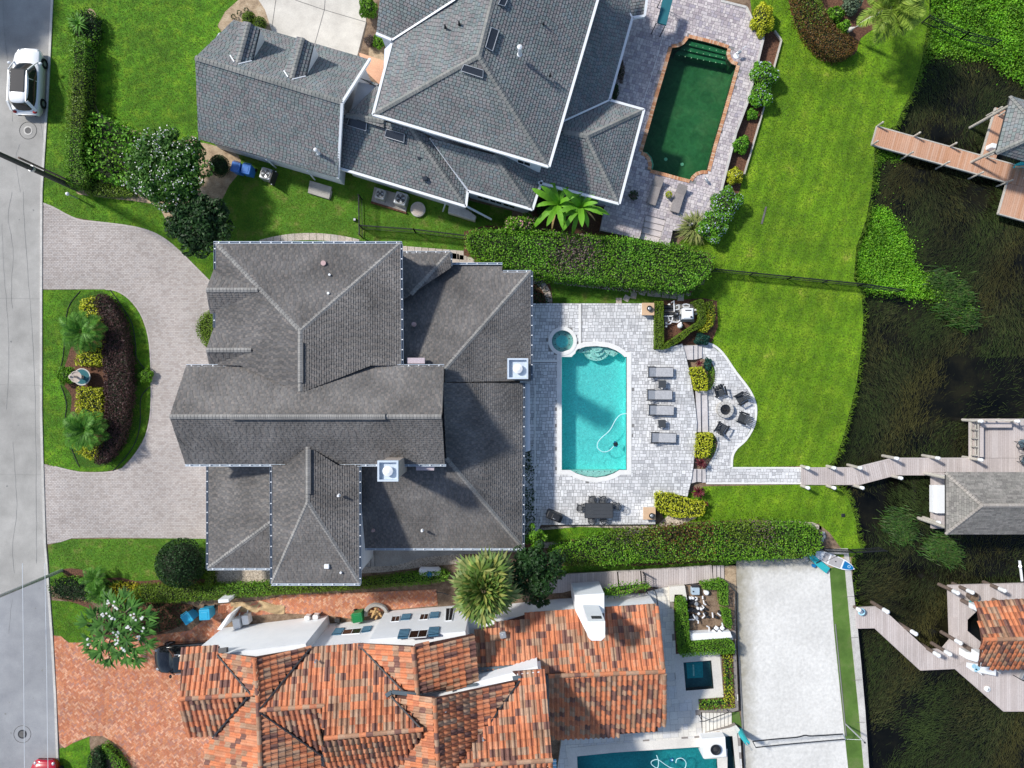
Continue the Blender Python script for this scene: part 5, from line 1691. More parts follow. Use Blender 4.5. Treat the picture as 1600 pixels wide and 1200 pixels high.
def tile_roof(facets, parent, n_single, wt=WT):
 spots = []
 for pts in facets:
  n = None
  best = 0
  for i in range(1, len(pts) - 1):
   q = (pts[i] - pts[0]).cross(pts[i + 1] - pts[0])
   if q.length > best: best, n = q.length, q
  n = n.normalized()
  if n.z < 0: n = -n
  u = Vector((0,0,1)).cross(n).normalized()
  v = n.cross(u)
  o = pts[0]
  loc = [((p - o).dot(u),(p - o).dot(v)) for p in pts]
  x0, x1 = min(p[0] for p in loc), max(p[0] for p in loc)
  y0, y1 = min(p[1] for p in loc), max(p[1] for p in loc)
  nx, ny = int((x1 - x0) / TW_) + 1, int((y1 - y0) / TL_) + 1
  X = x0 + (np.arange(nx) + .5) * TW_
  Y = y0 - .03 + np.arange(ny) * TL_
  gx, gy = np.meshgrid(X, Y)
  ok = inside(gx, gy + TL_ * .5, loc)
  for a, b in zip(gx[ok], gy[ok]):
   p = o + u * float(a + random.uniform(-.006,.006)) + v * float(b + random.uniform(-.012,.012)) + n * .012
   spots.append((p, u, v, n, int(RNG.choice(6, p=wt))))
 spots.sort(key=lambda s: -s[0].z + (100 if not (0 <= (s[0].x / (MPP * (ALT - s[0].z) / ALT) + 800) <= 1600 and abs(s[0].y / (MPP * (ALT - s[0].z) / ALT)) < 600) else 0))
 L = wloc(parent)
 rest = MB()
 for i, (p, u, v, n, c) in enumerate(spots):
  if i < n_single:
   o = bpy.data.objects.new('roof_tile', TMESH[c])
   link(o, parent)
   mt = Matrix(((u.x, v.x, n.x, p.x - L.x),(u.y, v.y, n.y, p.y - L.y),(u.z, v.z, n.z, p.z - L.z),(0,0,0,1)))
   o.matrix_local = mt
  else:
   me = TMESH[c]
   rest.add([p + u * q.co.x + v * q.co.y + n * q.co.z for q in me.vertices],[list(f.vertices) for f in me.polygons], c)
 if rest.v: rest.build('roof_tiles', [M['tile%d' % k] for k in range(6)], parent, kind='stuff')
tile_roof(CF, CT, 300)
# half-round ridge and hip tiles
def ridge_tiles(parent, runs, r=.14, l=.4):
 for a, b in runs:
  a, b = P(*a) if not isinstance(a, Vector) else a, P(*b) if not isinstance(b, Vector) else b
  d = b - a
  n = max(int(d.length / l),1)
  t = d.normalized(); s = t.cross(Vector((0,0,1))).normalized(); u2 = s.cross(t)
  for i in range(n):
   p, q = a + d * (i / n), a + d * ((i + 1.08) / n)
   c = int(RNG.choice(6, p=[.3,.1,.25,.1,.2,.05]))
   vs = []
   for pt, k in ((p, r * 1.1),(q, r * .92)):
    for j in range(6):
     an = math.pi * j / 5
     vs.append(pt + s * (k * math.cos(an)) + u2 * (k * math.sin(an) * .9 + .05))
   MB().add(vs, [(j, j + 1, j + 7, j + 6) for j in range(5)] + [tuple(range(6))]).build('ridge_tile', M['tile%d' % c], parent)
ridge_tiles(CT, [((281,1092,7.0),(395,1084,7.0)),((398,1028, R1),(403,1085, R1)),((403,1085, R1),(409,1240, R1)),((407,1109, h2),(507,1102, h2)),((507,1153, h3),(661,1139, h3)),((645.5,1010,7.2),(652.5,1083,7.2)),((679,1090,8.2),(687,1240,8.2)),((718,1196,8.0),(863,1187,8.0)),((857,1056,4.8),(1038,1049,4.8)),((1038,1052,4.8),(1038,1128,3.1)),((1036,1045,4.75),(1026,948,3.1))])
dn = Vector((0,0,.13))
for pts, i, j in ((Wn, 2,3),(Ne, 1,2),(Bn, 1,2),(Bn, 3,4),(Ke, 1,2),(Bs, 0,2)):
 MB().beam(pts[i] + dn, pts[j] + dn, .09,.12).build('valley_flashing', M['dark_metal'], CT)
MB().beam(P(388,1087,7.0) + dn, P(335,1149,6.1) + dn, .09,.12).build('valley_flashing', M['dark_metal'], CT)
M['flash'] = flatm('grey_blue_flashing', (.1,.13,.15),.6)
for a, b in (((603,1087,7.3),(612,1081,7.3)),((612,1081,7.3),(650,1085,7.3)),((655,1088,5.9),(746,1070,5.9)),((745,1046,4.6),(838,1039,4.6)),((801,1060,6.2),(814,1058,6.2))):
 MB().beam(P(*a), P(*b),.22,.12).build('step_flashing', M['flash'], CT)
def gpoly(pts): return [(x, y) for x, y in pts]
walls(CT, [([(348,981),(513,961),(520,1000),(470,1080),(420,1085),(352,1090)],0,0,5.5),([(500,976),(604,966),(640,1080),(470,1100)],0,0,5.5),([(602,955),(735,944),(745,1020),(610,1040)],0,0,5.5),
           ([(380,1060),(700,1040),(700,1140),(385,1140)],0,0,5.4),([(612,1093),(808,1066),(808,1054),(846,1050),(856,1205),(612,1205)],6.2,0,6.1),([(735,950),(868,936),(1012,926),(1022,1030),(1000,1090),(740,1090)],0,0,2.9),([(655,1090),(840,1042),(846,1070),(700,1130)],5.9,0,5.8),
           ([(846,943),(905,937),(905,960),(846,960)],0,0,2.2),([(944,935),(1010,931),(1010,950),(944,955)],0,0,2.2)], M['stucco'])
# windows and shutters on the north wall
a, b = P(500,976), P(604,966)
def win(q, a, b): wall_pane(CT, q, a, b, mat('brown_glass', [(.1,.045,.03),(.03,.02,.016)], scale=6, rough=.2), frame=M['trim'], out=.012)
def shut(q, a, b):
 s = wall_pane(CT, q, a, b, M['shutter'], out=.06, name='shutter')
 mb = MB()
 pts = [wall_hit(x, y, a, b) for x, y in q]
 n = (b - a).cross(Vector((0,0,1))).normalized()
 if n.y < 0: n = -n
 for k in range(1,6):
  t = k / 6
  mb.beam(pts[0].lerp(pts[3], t) + n * .075, pts[1].lerp(pts[2], t) + n * .075,.03,.05)
 mb.build('louvre', mat('shutter_louvre', [(.1,.21,.3)], amp=.05), s)
win([(538,984),(566,981.5),(562,990),(534,992)], a, b)
shut([(525,982.5),(539,981.5),(533,992),(518,993)], a, b)
shut([(568,980),(582,978.5),(578,987),(565,989)], a, b)
a, b = P(602,955), P(735,944)
win([(613,963.5),(625,962.5),(623.5,971),(610.5,972)], a, b)
shut([(629,960.5),(643,959.5),(640,968.5),(626,969.5)], a, b)
win([(658,960),(670,959),(668,968),(655,969)], a, b)
shut([(673,957.5),(687,956.5),(685,965.5),(671,966.5)], a, b)
win([(642,986),(669,984),(666,995.5),(638,997.5)], a, b)
shut([(625,984.5),(640.5,983.5),(637.5,996),(621,997.5)], a, b)
shut([(671,981),(687,980),(685,992.5),(669,994)], a, b)
wall_pane(CT, [(697,951),(710,950),(706,970),(696,971)], a, b, M['skylight'], frame=M['trim'])
# white chimney with rounded shoulders
p = P(921,930)
mb = MB()
mb.wallring([P(x, y, 3.2) for x, y in ((898,930),(944,927),(945,951),(899,954))],0,3.2)
ch = mb.build('chimney', M['stucco'], CT)
mb = MB()
lo = [(p.x - .75, p.y + .1),(p.x + 1.2, p.y + .16),(p.x + 1.2, p.y - .95),(p.x - .75, p.y - .95)]
wl = P2([(898,930),(944,927),(945,951),(899,954)],3.2)
tp = P2([(916,948),(944,947),(946,998),(918,1000)],7.0)
tz = 7.0
up4 = [P(917,960,4.3), P(944,958,4.3), P(945,990,4.3), P(918,992,4.3)]
mb.add(wl + up4,[(i, i + 4,(i + 1) % 4 + 4,(i + 1) % 4) for i in range(4)])
cx_, cy_ = P(932,985,7.0).x, P(932,985,7.0).y
st = [(cx_ - .52, cy_ + .55),(cx_ + .52, cy_ + .55),(cx_ + .52, cy_ - .4),(cx_ + .3, cy_ - .62),(cx_ - .3, cy_ - .62),(cx_ - .52, cy_ - .4)]
mb.wallring(list(reversed(st)),3.4,7.0)
mb.build('chimney_stack', M['stucco'], ch)
mb = MB()
q = [(cx_ - .25, cy_ + .552),(cx_ + .5, cy_ + .552)]
mb.box((cx_ + .08, cy_ + .5,6.3),(.62,.14,.5))
mb.build('chimney_opening', M['dark_metal'], ch)
vent_pipe(CT, 786,992,3.9,.16,.5, M['metal'], 'roof_cowl', cap=1.4)
p = P(786,992,3.9); MB().rbox((p.x, p.y, 3.9),(.42,.42,.22),.06,.2).build('cowl_hood', M['metal'], CT)
for x, y, h in ((492,1035,6.6),(696,1112,8.1),(755,1157,7.7),(700,1128,8.0)): vent_pipe(CT, x, y, h, .06,.3, M['metal'])
MB().beam(P(349,1020,6.1), P(349,1012,6.0),.5,.3).build('roof_scupper', M['dark_metal'], CT)
for q in ([(331,1172),(343,1170),(343,1182),(331,1182)],[(329,1189),(341,1188),(341,1205),(329,1206)]):
 MB().slab([P2(q, 3.2)],3.2).build('gate_pier', M['stucco'], CT)
# ------------------------------------------------------------------ DOCKS AND BOATHOUSES
def planks(parent, poly_px, z, m, width=.15, ang=0.0, gap=.014, t=.04):
 """separate deck boards across a convex polygon; ang is the boards' direction"""
 w = [(p.x, p.y) for p in P2(poly_px, z)]
 if area2(w) < 0: w.reverse()
 ca, sa = math.cos(ang), math.sin(ang)
 loc = [(x * ca + y * sa, -x * sa + y * ca) for x, y in w]
 y0, y1 = min(p[1] for p in loc), max(p[1] for p in loc)
 x0, x1 = min(p[0] for p in loc) - 1, max(p[0] for p in loc) + 1
 n = max(int(round((y1 - y0) / width)),1)
 s = (y1 - y0) / n
 L = wloc(parent)
 for i in range(n):
  a, b = y0 + i * s + gap / 2, y0 + (i + 1) * s - gap / 2
  q = clip(loc, [(x0, a),(x1, a),(x1, b),(x0, b)])
  if len(q) < 3: continue
  zz = z + random.uniform(-.002,.002)
  pts = [Vector((x * ca - y * sa, x * sa + y * ca, zz)) for x, y in q]
  k = len(pts)
  mb = MB()
  mb.add(pts + [p - Vector((0,0, t)) for p in pts],[tuple(range(k))] + [(j, j + k, (j + 1) % k + k, (j + 1) % k) for j in range(k)])
  mb.build('plank', m, parent)
def dock_frame(parent, polys, z, m, lip=None):
 for px in polys:
  w = P2(px, z)
  mb = MB()
  ins = offset_poly([(p.x, p.y) for p in w],.05)
  mb.slab([[Vector((x, y, z - .05)) for x, y in ins]],.2)
  mb.build('joists', M['joint_dark'], parent)
def rim(parent, pts, z, m, w=.06, h=.16):
 pp = [P(x, y, z) for x, y in pts]
 mb = MB()
 for a, b in zip(pp, pp[1:]): mb.beam(a - Vector((0,0, h / 2 - .015)), b - Vector((0,0, h / 2 - .015)), w, h)
 mb.build('rim_board', m, parent)
def pile(label, px, py, z0, z1, shaft, capm, group, r=.13, sleeve=.4, dock='dock_post'):
 p = P(px, py, z0)
 t = thing(dock, label, 'post', (p.x, p.y, LAKE_Z - .4),0, group)
 b = LAKE_Z - .4
 MB().lathe((0,0,0),[(r, 0),(r * .96, z1 - b - sleeve)],10).build('shaft', shaft, t, local=True)
 MB().lathe((0,0,0),[(r * 1.12, z1 - b - sleeve),(r * 1.12, z1 - b),(r * .5, z1 - b + .09),(.01, z1 - b + .12)],10).build('post_cap', capm, t, local=True)
 return t
DZ = .1
# pinkish-grey dock in the middle
D1 = thing('dock', 'pinkish grey plank dock with a jog and a bench deck leading from the stone path', 'dock', P(1400,735, DZ))
segs = [([(1252,731),(1336,731),(1336,757),(1252,757)],90),([(1336,731),(1396,716),(1400,742),(1343,757),(1336,757)],104),([(1396,716),(1456,716),(1456,742),(1400,742)],90),([(1456,716),(1620,716),(1620,738),(1456,738)],90),([(1516,655),(1620,655),(1620,715.6),(1516,715.6)],90),([(1456,738.4),(1479,738.4),(1479,824),(1456,824)],90)]
for q, a in segs: planks(D1, q, DZ, M['plank_pale'],.15, math.radians(a))
dock_frame(D1,[s[0] for s in segs], DZ, M['wood_dark'])
rim(D1,[(1252,731),(1336,731),(1396,716),(1516,716),(1516,655),(1622,655)], DZ, M['plank_pale'])
rim(D1,[(1252,757),(1343,757),(1400,742),(1456,742),(1456,825),(1480,825)], DZ, M['plank_pale'])
D1P = [(1253,728.5),(1293,728.5),(1333,728.5),(1389,714),(1452,713.5),(1253,759),(1293,759),(1336,759),(1395,744),(1460,742),(1453,812)]
where = ['lake end of the stone path', 'second along the north edge of the straight walk', 'third along the north edge before the dock bends', 'north edge just after the bend', 'north edge where the bench deck begins', 'south edge at the stone path', 'south edge over the grassy shore', 'south edge where the dock bends', 'south edge past the bend', 'inner corner by the boathouse roof', 'outer corner by the white dock box']
for (x, y), wh in zip(D1P, where):
 pile('pale timber dock post with white cap, ' + wh, x, y, DZ, 1.25, M['wood_pale'], M['white'], 'white-capped posts of the pinkish dock', r=.11, sleeve=.28)
for (x, y), wh in (((1516,657), 'tall post at the bench deck\'s north-west corner'),((1516,716), 'tall post at the bench deck\'s south-west corner'),((1572,657), 'tall post at the far end of the bench')):
 pile('pale timber dock post with white cap, ' + wh, x, y, DZ, 1.35, M['wood_pale'], M['white'], 'white-capped posts of the pinkish dock', r=.11, sleeve=.28)
# L bench
bn = thing('bench', 'L-shaped pinkish plank bench along the dock deck rail', 'bench', P(1530,660, DZ))
for q, nm in (([(1532,659),(1581,659),(1581,668),(1532,668)], 'seat'),([(1531,668.4),(1537,668.4),(1537,714),(1531,714)], 'seat')):
 MB().slab([P2(q, DZ + .45)],.06).build(nm, M['plank_pale'], bn)
MB().slab([P2([(1534,661),(1579,661),(1579,666),(1534,666)], DZ + .38)],.38).build('base', M['wood_pale'], bn)
MB().slab([P2([(1532.5,669),(1535.5,669),(1535.5,713),(1532.5,713)], DZ + .38)],.38).build('base', M['wood_pale'], bn)
rl = thing('railing', 'pale timber railing with slanted braces behind the L-shaped bench', 'railing', P(1520,690, DZ))
for x in (1517.5,1524,1528.5):
 MB().beam(P(x, 657, DZ + (x - 1517) * .05), P(x, 714, DZ + (x - 1517) * .05),.1,.05).build('rail', M['wood_pale'], rl)
for y in (671,684.5,697.5,711):
 MB().beam(P(1518, y, DZ + .1), P(1526, y + .5, DZ + .8),.07,.09).build('brace', M['wood_pale'], rl)
MB().beam(P(1516,657, DZ + .9), P(1610,657, DZ + .9),.09,.05).build('rail', M['wood_pale'], rl)
for x in (1540,1556,1590): MB().beam(P(x, 656.5, DZ), P(x, 656.5, DZ + .88),.08,.08).build('baluster', M['wood_pale'], rl)
# boathouse 1
B1 = thing('boathouse', 'open boathouse with a grey-brown shingle hip roof on the pinkish dock', 'boathouse', P(1550,790, DZ))
bz = 3.0
BF = [facet([(1478,738, bz),(1478,835, bz),(1536,790,4.7)]), facet([(1478,738, bz),(1630,738, bz),(1536,790,4.7),(1680,790)][:2] + [(1680,738),(1680,790),(1536,790,4.7)]), facet([(1478,835, bz),(1640,835, bz),(1680,835),(1680,790),(1536,790,4.7)])]
roof_base(BF, .14, M['underlay_main'], B1)
mb = MB(); slope_shingles(mb, BF, .15,.3,.016,.018,.3); mb.build('shingles', M['shingle_boat'], B1, kind='stuff')
bc = mat('boathouse_cap', [(.3,.27,.24),(.36,.33,.3)], src='island')
for a, b in (((1478,738, bz),(1536,790,4.7)),((1478,835, bz),(1536,790,4.7)),((1536,790,4.7),(1680,790,4.7))):
 mb = MB(); ridge_caps(mb, P(*a) + Vector((0,0,.02)), P(*b) + Vector((0,0,.02)), l=.2); mb.build('ridge_caps', bc, B1, kind='stuff')
for x, y in ((1485,748),(1485,826),(1560,748),(1560,826),(1640,748),(1640,826)):
 p = P(x, y, 3.0); MB().lathe((p.x, p.y, LAKE_Z - .3),[(.12,0),(.12,3.0 - LAKE_Z + .3)],8).build('pillar', M['wood_pale'], B1)
bx = thing('dock_box', 'long white dock storage box beside the grey-brown boathouse roof', 'storage box', P(1466,780, DZ))
MB().slab([P2([(1458,759),(1475.5,759),(1475.5,801),(1458,801)], DZ + .45)],.44).build('box_body', M['white'], bx)
mb = MB()
q1, q2 = P2([(1457,758),(1463,758),(1463,802),(1457,800)], DZ + .5), P2([(1463,758),(1476.5,758),(1476.5,802),(1463,802)], DZ + .54)
mb.slab([q1],.05); mb.slab([q2],.08); mb.build('lid', M['white'], bx)
# tan dock at the top right
D2 = thing('dock', 'straight tan plank dock running from the back lawn to the slate-roofed boathouse', 'dock', P(1480,240, DZ))
aa = math.atan2(-(293 - 226),1600 - 1362)
segs = [([(1370,197),(1534,243),(1526,272),(1362,226)],0),([(1534.5,243.2),(1640,272),(1632,301),(1526.5,272.2)],0),([(1556,168),(1578,174),(1556,249),(1534,242.8)],1),([(1574,285.5),(1660,309),(1650,358),(1560,334)],1)]
for q, s in segs: planks(D2, q, DZ, M['plank_tan'],.15, aa + (math.pi / 2))
dock_frame(D2,[s[0] for s in segs], DZ, M['wood_dark'])
rim(D2,[(1640,272),(1534,243),(1556,168)], DZ, M['wood_pale'],.08)
rim(D2,[(1534,243),(1370,197),(1362,226),(1574,285),(1560,334),(1650,359)], DZ, M['wood_pale'],.08)
for x, y, wh in ((1371,197, 'at the landward end, north side'),(1363,226, 'at the landward end, south side'),(1428,213, 'first on the north side past the lawn'),(1417,243, 'first on the south side past the lawn'),(1484,229, 'second on the north side'),(1473,258, 'second on the south side'),(1525,274, 'third on the south side'),(1570,286, 'at the corner of the lower deck'),(1554,174, 'at the north corner beside the slate roof'),(1560,181, 'under the slate roof\'s edge'),(1540,246, 'below the slate roof\'s corner')):
 pile('weathered grey-topped post of the tan dock, ' + wh, x, y, DZ, .85, M['wood_pale'], M['wood_pale'], 'timber posts of the tan dock', r=.065, sleeve=.1)
B2 = thing('boathouse', 'boathouse with a blue-grey slate hip roof at the right edge beside the tan dock', 'boathouse', P(1610,200, DZ))
BF = [facet([(1579,150,3.2),(1556,239,3.2),(1630,206,5.2)]), facet([(1556,239,3.2),(1660,269,3.2),(1630,206,5.2),(1690,222,5.2)][:2] + [(1690,278),(1690,222),(1630,206,5.2)]), facet([(1579,150,3.2),(1690,182,3.2),(1690,224),(1630,206,5.2)])]
roof_base(BF, .14, M['underlay_top'], B2)
mb = MB(); slope_shingles(mb, BF, .22,.3,.03,.02,.3); mb.build('shingles', M['shingle_top'], B2, kind='stuff')
for a, b in (((1579,150,3.2),(1630,206,5.2)),((1556,239,3.2),(1630,206,5.2))):
 mb = MB(); ridge_caps(mb, P(*a) + Vector((0,0,.02)), P(*b) + Vector((0,0,.02)), l=.25, w=.3); mb.build('ridge_caps', M['cap_top'], B2, kind='stuff')
for x, y in ((1572,168),(1562,232),(1650,258)):
 p = P(x, y, 3.0); MB().lathe((p.x, p.y, LAKE_Z - .3),[(.1,0),(.1,3.2 - LAKE_Z + .3)],8).build('pillar', M['wood_pale'], B2)
t = thing('winch_box', 'small white winch box with black motor on the corner of the tan dock', 'winch', P(1545,232, DZ))
mb = MB(); mb.rbox((0,0,.3),(.42,.34,.6),.06,-.2); mb.build('housing', M['white'], t, local=True)
MB().lathe((.2,.03,.3),[(.07,0),(.07,.2)],8).build('motor', M['black'], t, local=True)
bt = thing('kayak', 'turquoise and yellow kayak tip showing beneath the slate-roofed boathouse', 'kayak', P(1594,258, DZ),0)
mb = MB()
for k in range(9): pass
pp = [P(1583,262,.35), P(1588,259,.4), P(1596,257.5,.42), P(1610,258,.42), P(1630,262,.4)]
mb.tube(pp, [.03,.14,.22,.26,.2],8)
mb.build('hull', M['teal'], bt)
MB().tube([P(1587,260.5,.5), P(1600,260,.58), P(1615,262,.58)],.06,6).build('deck_stripe', M['tan'], bt)
# pinkish dock at the bottom right with octagonal well
D3 = thing('dock', 'angled pinkish plank dock with a black well opening at the clay-tiled boathouse', 'dock', P(1450,1010, DZ))
segs = [([(1336,950),(1375,948),(1366.5,981),(1338,981.5)],92),([(1375,948),(1450,1017),(1438,1047),(1366.5,981)],92),([(1450,1017),(1476,1013),(1492,1044),(1438,1047)],92),([(1476,1013),(1485,1000),(1511,986),(1540,1010),(1492,1044)],92),([(1485,1000),(1482,915),(1530,913.5),(1530,950),(1511,968),(1511,986)],92),([(1530,913.5),(1660,910),(1660,950),(1530,950)],92),([(1492,1044.5),(1540,1010.5),(1560,1030),(1640,1030),(1660,1111),(1568,1111)],92)]
for q, a in segs: planks(D3, q, DZ, M['plank_pale'],.15, math.radians(90))
dock_frame(D3,[s[0] for s in segs], DZ, M['wood_dark'])
rim(D3,[(1336,950),(1375,948),(1450,1017),(1474,1013),(1485,1000),(1482,915),(1660,910)], DZ, M['plank_pale'])
rim(D3,[(1338,981.5),(1366.5,981),(1438,1047),(1492,1044.5),(1568,1111),(1660,1111)], DZ, M['plank_pale'])
rim(D3,[(1530,950),(1511,968),(1511,986),(1540,1010)], DZ, M['plank_pale'])
for x, y, wh in ((1371,946.5, 'on the north edge where the dock first turns'),(1414,980, 'midway along the sloping walk'),(1449,1013, 'at the foot of the sloping walk, left of two'),(1466,1011, 'at the inner corner, right of two'),(1482,994, 'on the west edge below the well'),(1478,918, 'at the deck\'s north-west corner'),(1500,917, 'behind the round brown planter'),(1549,914.5, 'on the north edge near the boathouse')):
 pile('dark white-sleeved pile ' + wh, x, y, DZ, 1.5, M['wood_dark'], M['white'], 'white-sleeved piles of the bottom right dock', r=.13, sleeve=.55)
pile('dark pile with a white sleeve beside the seawall holding a life ring', 1335,948, DZ, .9, M['wood_dark'], M['white'], 'white-sleeved piles of the bottom right dock', r=.12, sleeve=.35)
B3 = thing('boathouse', 'boathouse with an orange and brown barrel tile gable roof at the right edge', 'boathouse', P(1590,985, DZ))
TFc = [facet([(1526,941,3.2),(1640,934,3.2),(1660,996),(1535,999,4.6)][:2] + [(1660,996),(1535,999,4.6)]), facet([(1535,1000,4.6),(1660,997,4.6),(1530,1042,3.2),(1660,1042)][:2] + [(1660,1042),(1530,1042,3.2)])]
roof_base(TFc, .14, M['tile_bed'], B3)
tile_roof(TFc, B3,300)
ridge_tiles(B3,[((1535,999,4.6),(1660,996,4.6))])
MB().beam(P(1527,942,3.1), P(1537,1000,4.5),.08,.16).build('barge_board', M['trim'], B3)
MB().beam(P(1537,1000,4.5), P(1531,1042,3.1),.08,.16).build('barge_board', M['trim'], B3)
for x, y in ((1503,938),(1507,1009),(1552,937),(1640,935),(1640,1040)):
 q = P(x, y, DZ)
 mb = MB(); mb.lathe((q.x, q.y, LAKE_Z - .3),[(.15,0),(.15,1.9)],8); pl_ = mb.build('pillar', M['wood_dark'], B3)
 mb = MB(); mb.box((q.x, q.y, 2.1),(.34,.34,2.0)); mb.build('pillar_sleeve', M['white'], pl_)
t = thing('round_planter', 'round brown planter pot near the north-west corner of the tiled boathouse', 'planter', P(1515,930, DZ))
MB().lathe((0,0,0),[(.26,0),(.34,.45),(.36,.5),(.3,.5),(.28,.42)],18).build('pot', M['wood_dark'], t, local=True)
MB().lathe((0,0,0),[(.28,.43),(.1,.45)],12).build('soil', M['soil'], t, local=True)
t = thing('cooler', 'teal cooler tucked beside the tiled boathouse\'s corner pillar', 'cooler', P(1520,940.5, DZ))
mb = MB(); mb.rbox((0,0,.2),(.5,.3,.4),.05,.3); mb.build('body', M['teal'], t, local=True)
mb = MB(); mb.rbox((0,0,.43),(.52,.32,.06),.05,.3); mb.build('lid', M['teal'], t, local=True)
t = thing('dock_table', 'white table with a pale blue emblem under the tiled boathouse\'s south-west corner', 'table', P(1533,1043, DZ))
mb = MB(); mb.slab([P2([(1511,1035),(1557,1043),(1556,1056),(1520,1049),(1510,1042)], DZ + .75)],.05); mb.build('tabletop', M['white'], t)
mb = MB()
for x, y, r in ((1522,1041,.16),(1527,1044,.2),(1525,1047,.13)):
 q = P(x, y, DZ + .754); mb.lathe((q.x, q.y, q.z),[(r, 0),(r * .8,.004)],10)
mb.build('emblem', flatm('pale_blue_print', (.35,.6,.72)), t)
for x, y in ((1515,1038),(1552,1045),(1523,1047)):
 q = P(x, y, DZ); MB().lathe((q.x, q.y, DZ),[(.04,0),(.04,.72)],8).build('leg', M['white'], t)
t = thing('dock_counter', 'white counter slab between the sleeve pillar and the white table', 'counter', P(1521,1024, DZ))
MB().slab([P2([(1511,1019),(1535,1022),(1535,1035),(1524,1034),(1511,1030)], DZ + .9)],.88).build('body', M['white'], t)
t = thing('dock_light', 'small round white dock lamp on the planks below the tiled boathouse', 'lamp', P(1542,1076, DZ))
MB().lathe((0,0,0),[(.2,0),(.2,.1),(.1,.14)],14).build('housing', M['white'], t, local=True)
MB().lathe((0,0,.14),[(.09,0),(.05,.04)],10).build('lens', M['metal'], t, local=True)
t = thing('deck_hatch', 'square plank hatch outlined in the deck west of the well', 'hatch', P(1490,976, DZ))
MB().slab([P2([(1486,965),(1496,965),(1496,988),(1486,988)], DZ + .02)],.03).build('panel', M['plank_pale'], t)
t = thing('life_ring', 'pale blue and white life ring on the pile beside the seawall', 'life ring', P(1343,954, DZ))
mb = MB(); mb.tube([(.2 * math.cos(a),.2 * math.sin(a),.3) for a in np.linspace(0,2 * math.pi, 17)[:-1]],.06,8, closed=True); mb.build('ring', flatm('pale_blue_foam', (.4,.68,.8)), t, local=True)
MB().lathe((0,0,0),[(.1,0),(.1,.3)],10).build('bracket', M['white'], t, local=True)
t = thing('boat_lift', 'slim white boat-lift post standing in the weeds above the tiled boathouse dock', 'boat lift', P(1593,895, LAKE_Z))
MB().tube([P(1594,885, LAKE_Z), P(1594,885,1.6)],.1,8).build('post', M['metal'], t)
MB().beam(P(1593,876,1.4), P(1597,908,1.4),.12,.1).build('arm', M['white'], t)
# boardwalk along the hedge
D4 = thing('boardwalk', 'pinkish plank boardwalk between the hedge grass and the white chimney wall', 'boardwalk', P(980,905,.3))
bz = .32
segs = [([(845,920),(872,905),(888,897),(898,921),(880,926),(845,928)],90),([(888,897),(964,892),(966,921),(940,919),(898,921)],90),([(966,892),(1000,890.5),(1002,916),(968,918)],90),([(1002,890.5),(1062,887),(1064,914),(1045,919),(1004,916)],90),([(1062,887),(1112,884),(1114,908),(1064,914)],90)]
for q, a in segs: planks(D4, q, bz, M['plank_pale'],.17, math.radians(a))
dock_frame(D4,[s[0] for s in segs], bz, M['wood_dark'])
for k in range(3):
 x = 1114 + 6 * k
 MB().slab([P2([(x, 884 - k * .2),(x + 5.3,884 - k * .2),(x + 5.5,906 - k * .7),(x, 907.5 - k * .7)], bz - .08 * (k + 1))],.1).build('step', M['plank_pale'], D4)
rim(D4,[(845,920),(872,905),(888,897),(1000,891),(1112,884)], bz, M['wood_pale'],.05,.2)
# ------------------------------------------------------------------ FENCES, POLES, WIRES
def fence(name, label, pts, h=1.25, pick=.11, post=2.2, m='black'):
 pp = [P(x, y, 0) for x, y in pts]
 t = thing(name, label, 'fence', tuple((pp[0] + pp[-1]) / 2))
 for a, b in zip(pp, pp[1:]):
  n = max(int((b - a).length / post),1)
  for i in range(n + 1):
   q = a.lerp(b, i / n)
   MB().box((q.x, q.y, h / 2 + .04),(.07,.07, h + .08)).build('post', M[m], t)
  for z in (.15, h - .2, h):
   MB().beam(a + Vector((0,0, z)), b + Vector((0,0, z)),.035,.04).build('rail', M[m], t)
  mb = MB()
  k = int((b - a).length / pick)
  for i in range(k):
   q = a.lerp(b, (i + .5) / k)
   mb.box((q.x, q.y, h / 2 + .05),(.02,.02, h))
  mb.build('pickets', M[m], t, kind='stuff')
 return t
fence('metal_fence', 'black picket fence crossing the side yard beside the air conditioners and the walk', [(566,312),(567,372)], h=1.3)
fence('metal_fence', 'black picket fence from the side yard corner to the tall green hedge', [(567,358),(650,364),(732,374)], h=1.3)
fence('metal_fence', 'long black picket fence across the lakeside lawn out to the water plants', [(1112,424),(1230,436),(1340,447),(1400,456)], h=1.1)
fence('metal_fence', 'black fence from the hedge end over the seawall by the paddle board', [(1281,856),(1325,858),(1372,855)], h=1.1, post=1.6)
fence('metal_fence', 'short black gate fence crossing the boardwalk', [(1003,892),(1006,918)], h=1.3, pick=.14)
fence('metal_fence', 'dark fence at the edge of the bright water plants in the top right corner', [(1440,36),(1500,62),(1548,74)], h=1.0)
def rail(label, pts, posts, m='dark_metal', r=.03):
 t = thing('handrail', label, 'handrail', pts[0])
 MB().tube(pts, r, 6).build('rail', M[m], t)
 for a, b in posts: MB().tube([a, b], r * .9,6).build('post', M[m], t)
rail('thin dark handrail beside the travertine walk at the tiled roof corner', [P(1022,921, PAT_Z + 1.0), P(1026,930, PAT_Z + 1.0), P(1031,970, PAT_Z + .9)],[(P(1021,923, PAT_Z), P(1022,921, PAT_Z + 1)),(P(1027,961, PAT_Z), P(1031,970, PAT_Z + .9))])
rail('thin dark handrail slanting over the patio steps to the sand court', [P(1093,1127, PAT_Z + .9), P(1101,1127, PAT_Z + .9), P(1139,1113,.9)],[(P(1092,1117, PAT_Z), P(1097,1126, PAT_Z + .9)),(P(1133,1105,.1), P(1139,1113,.9))])
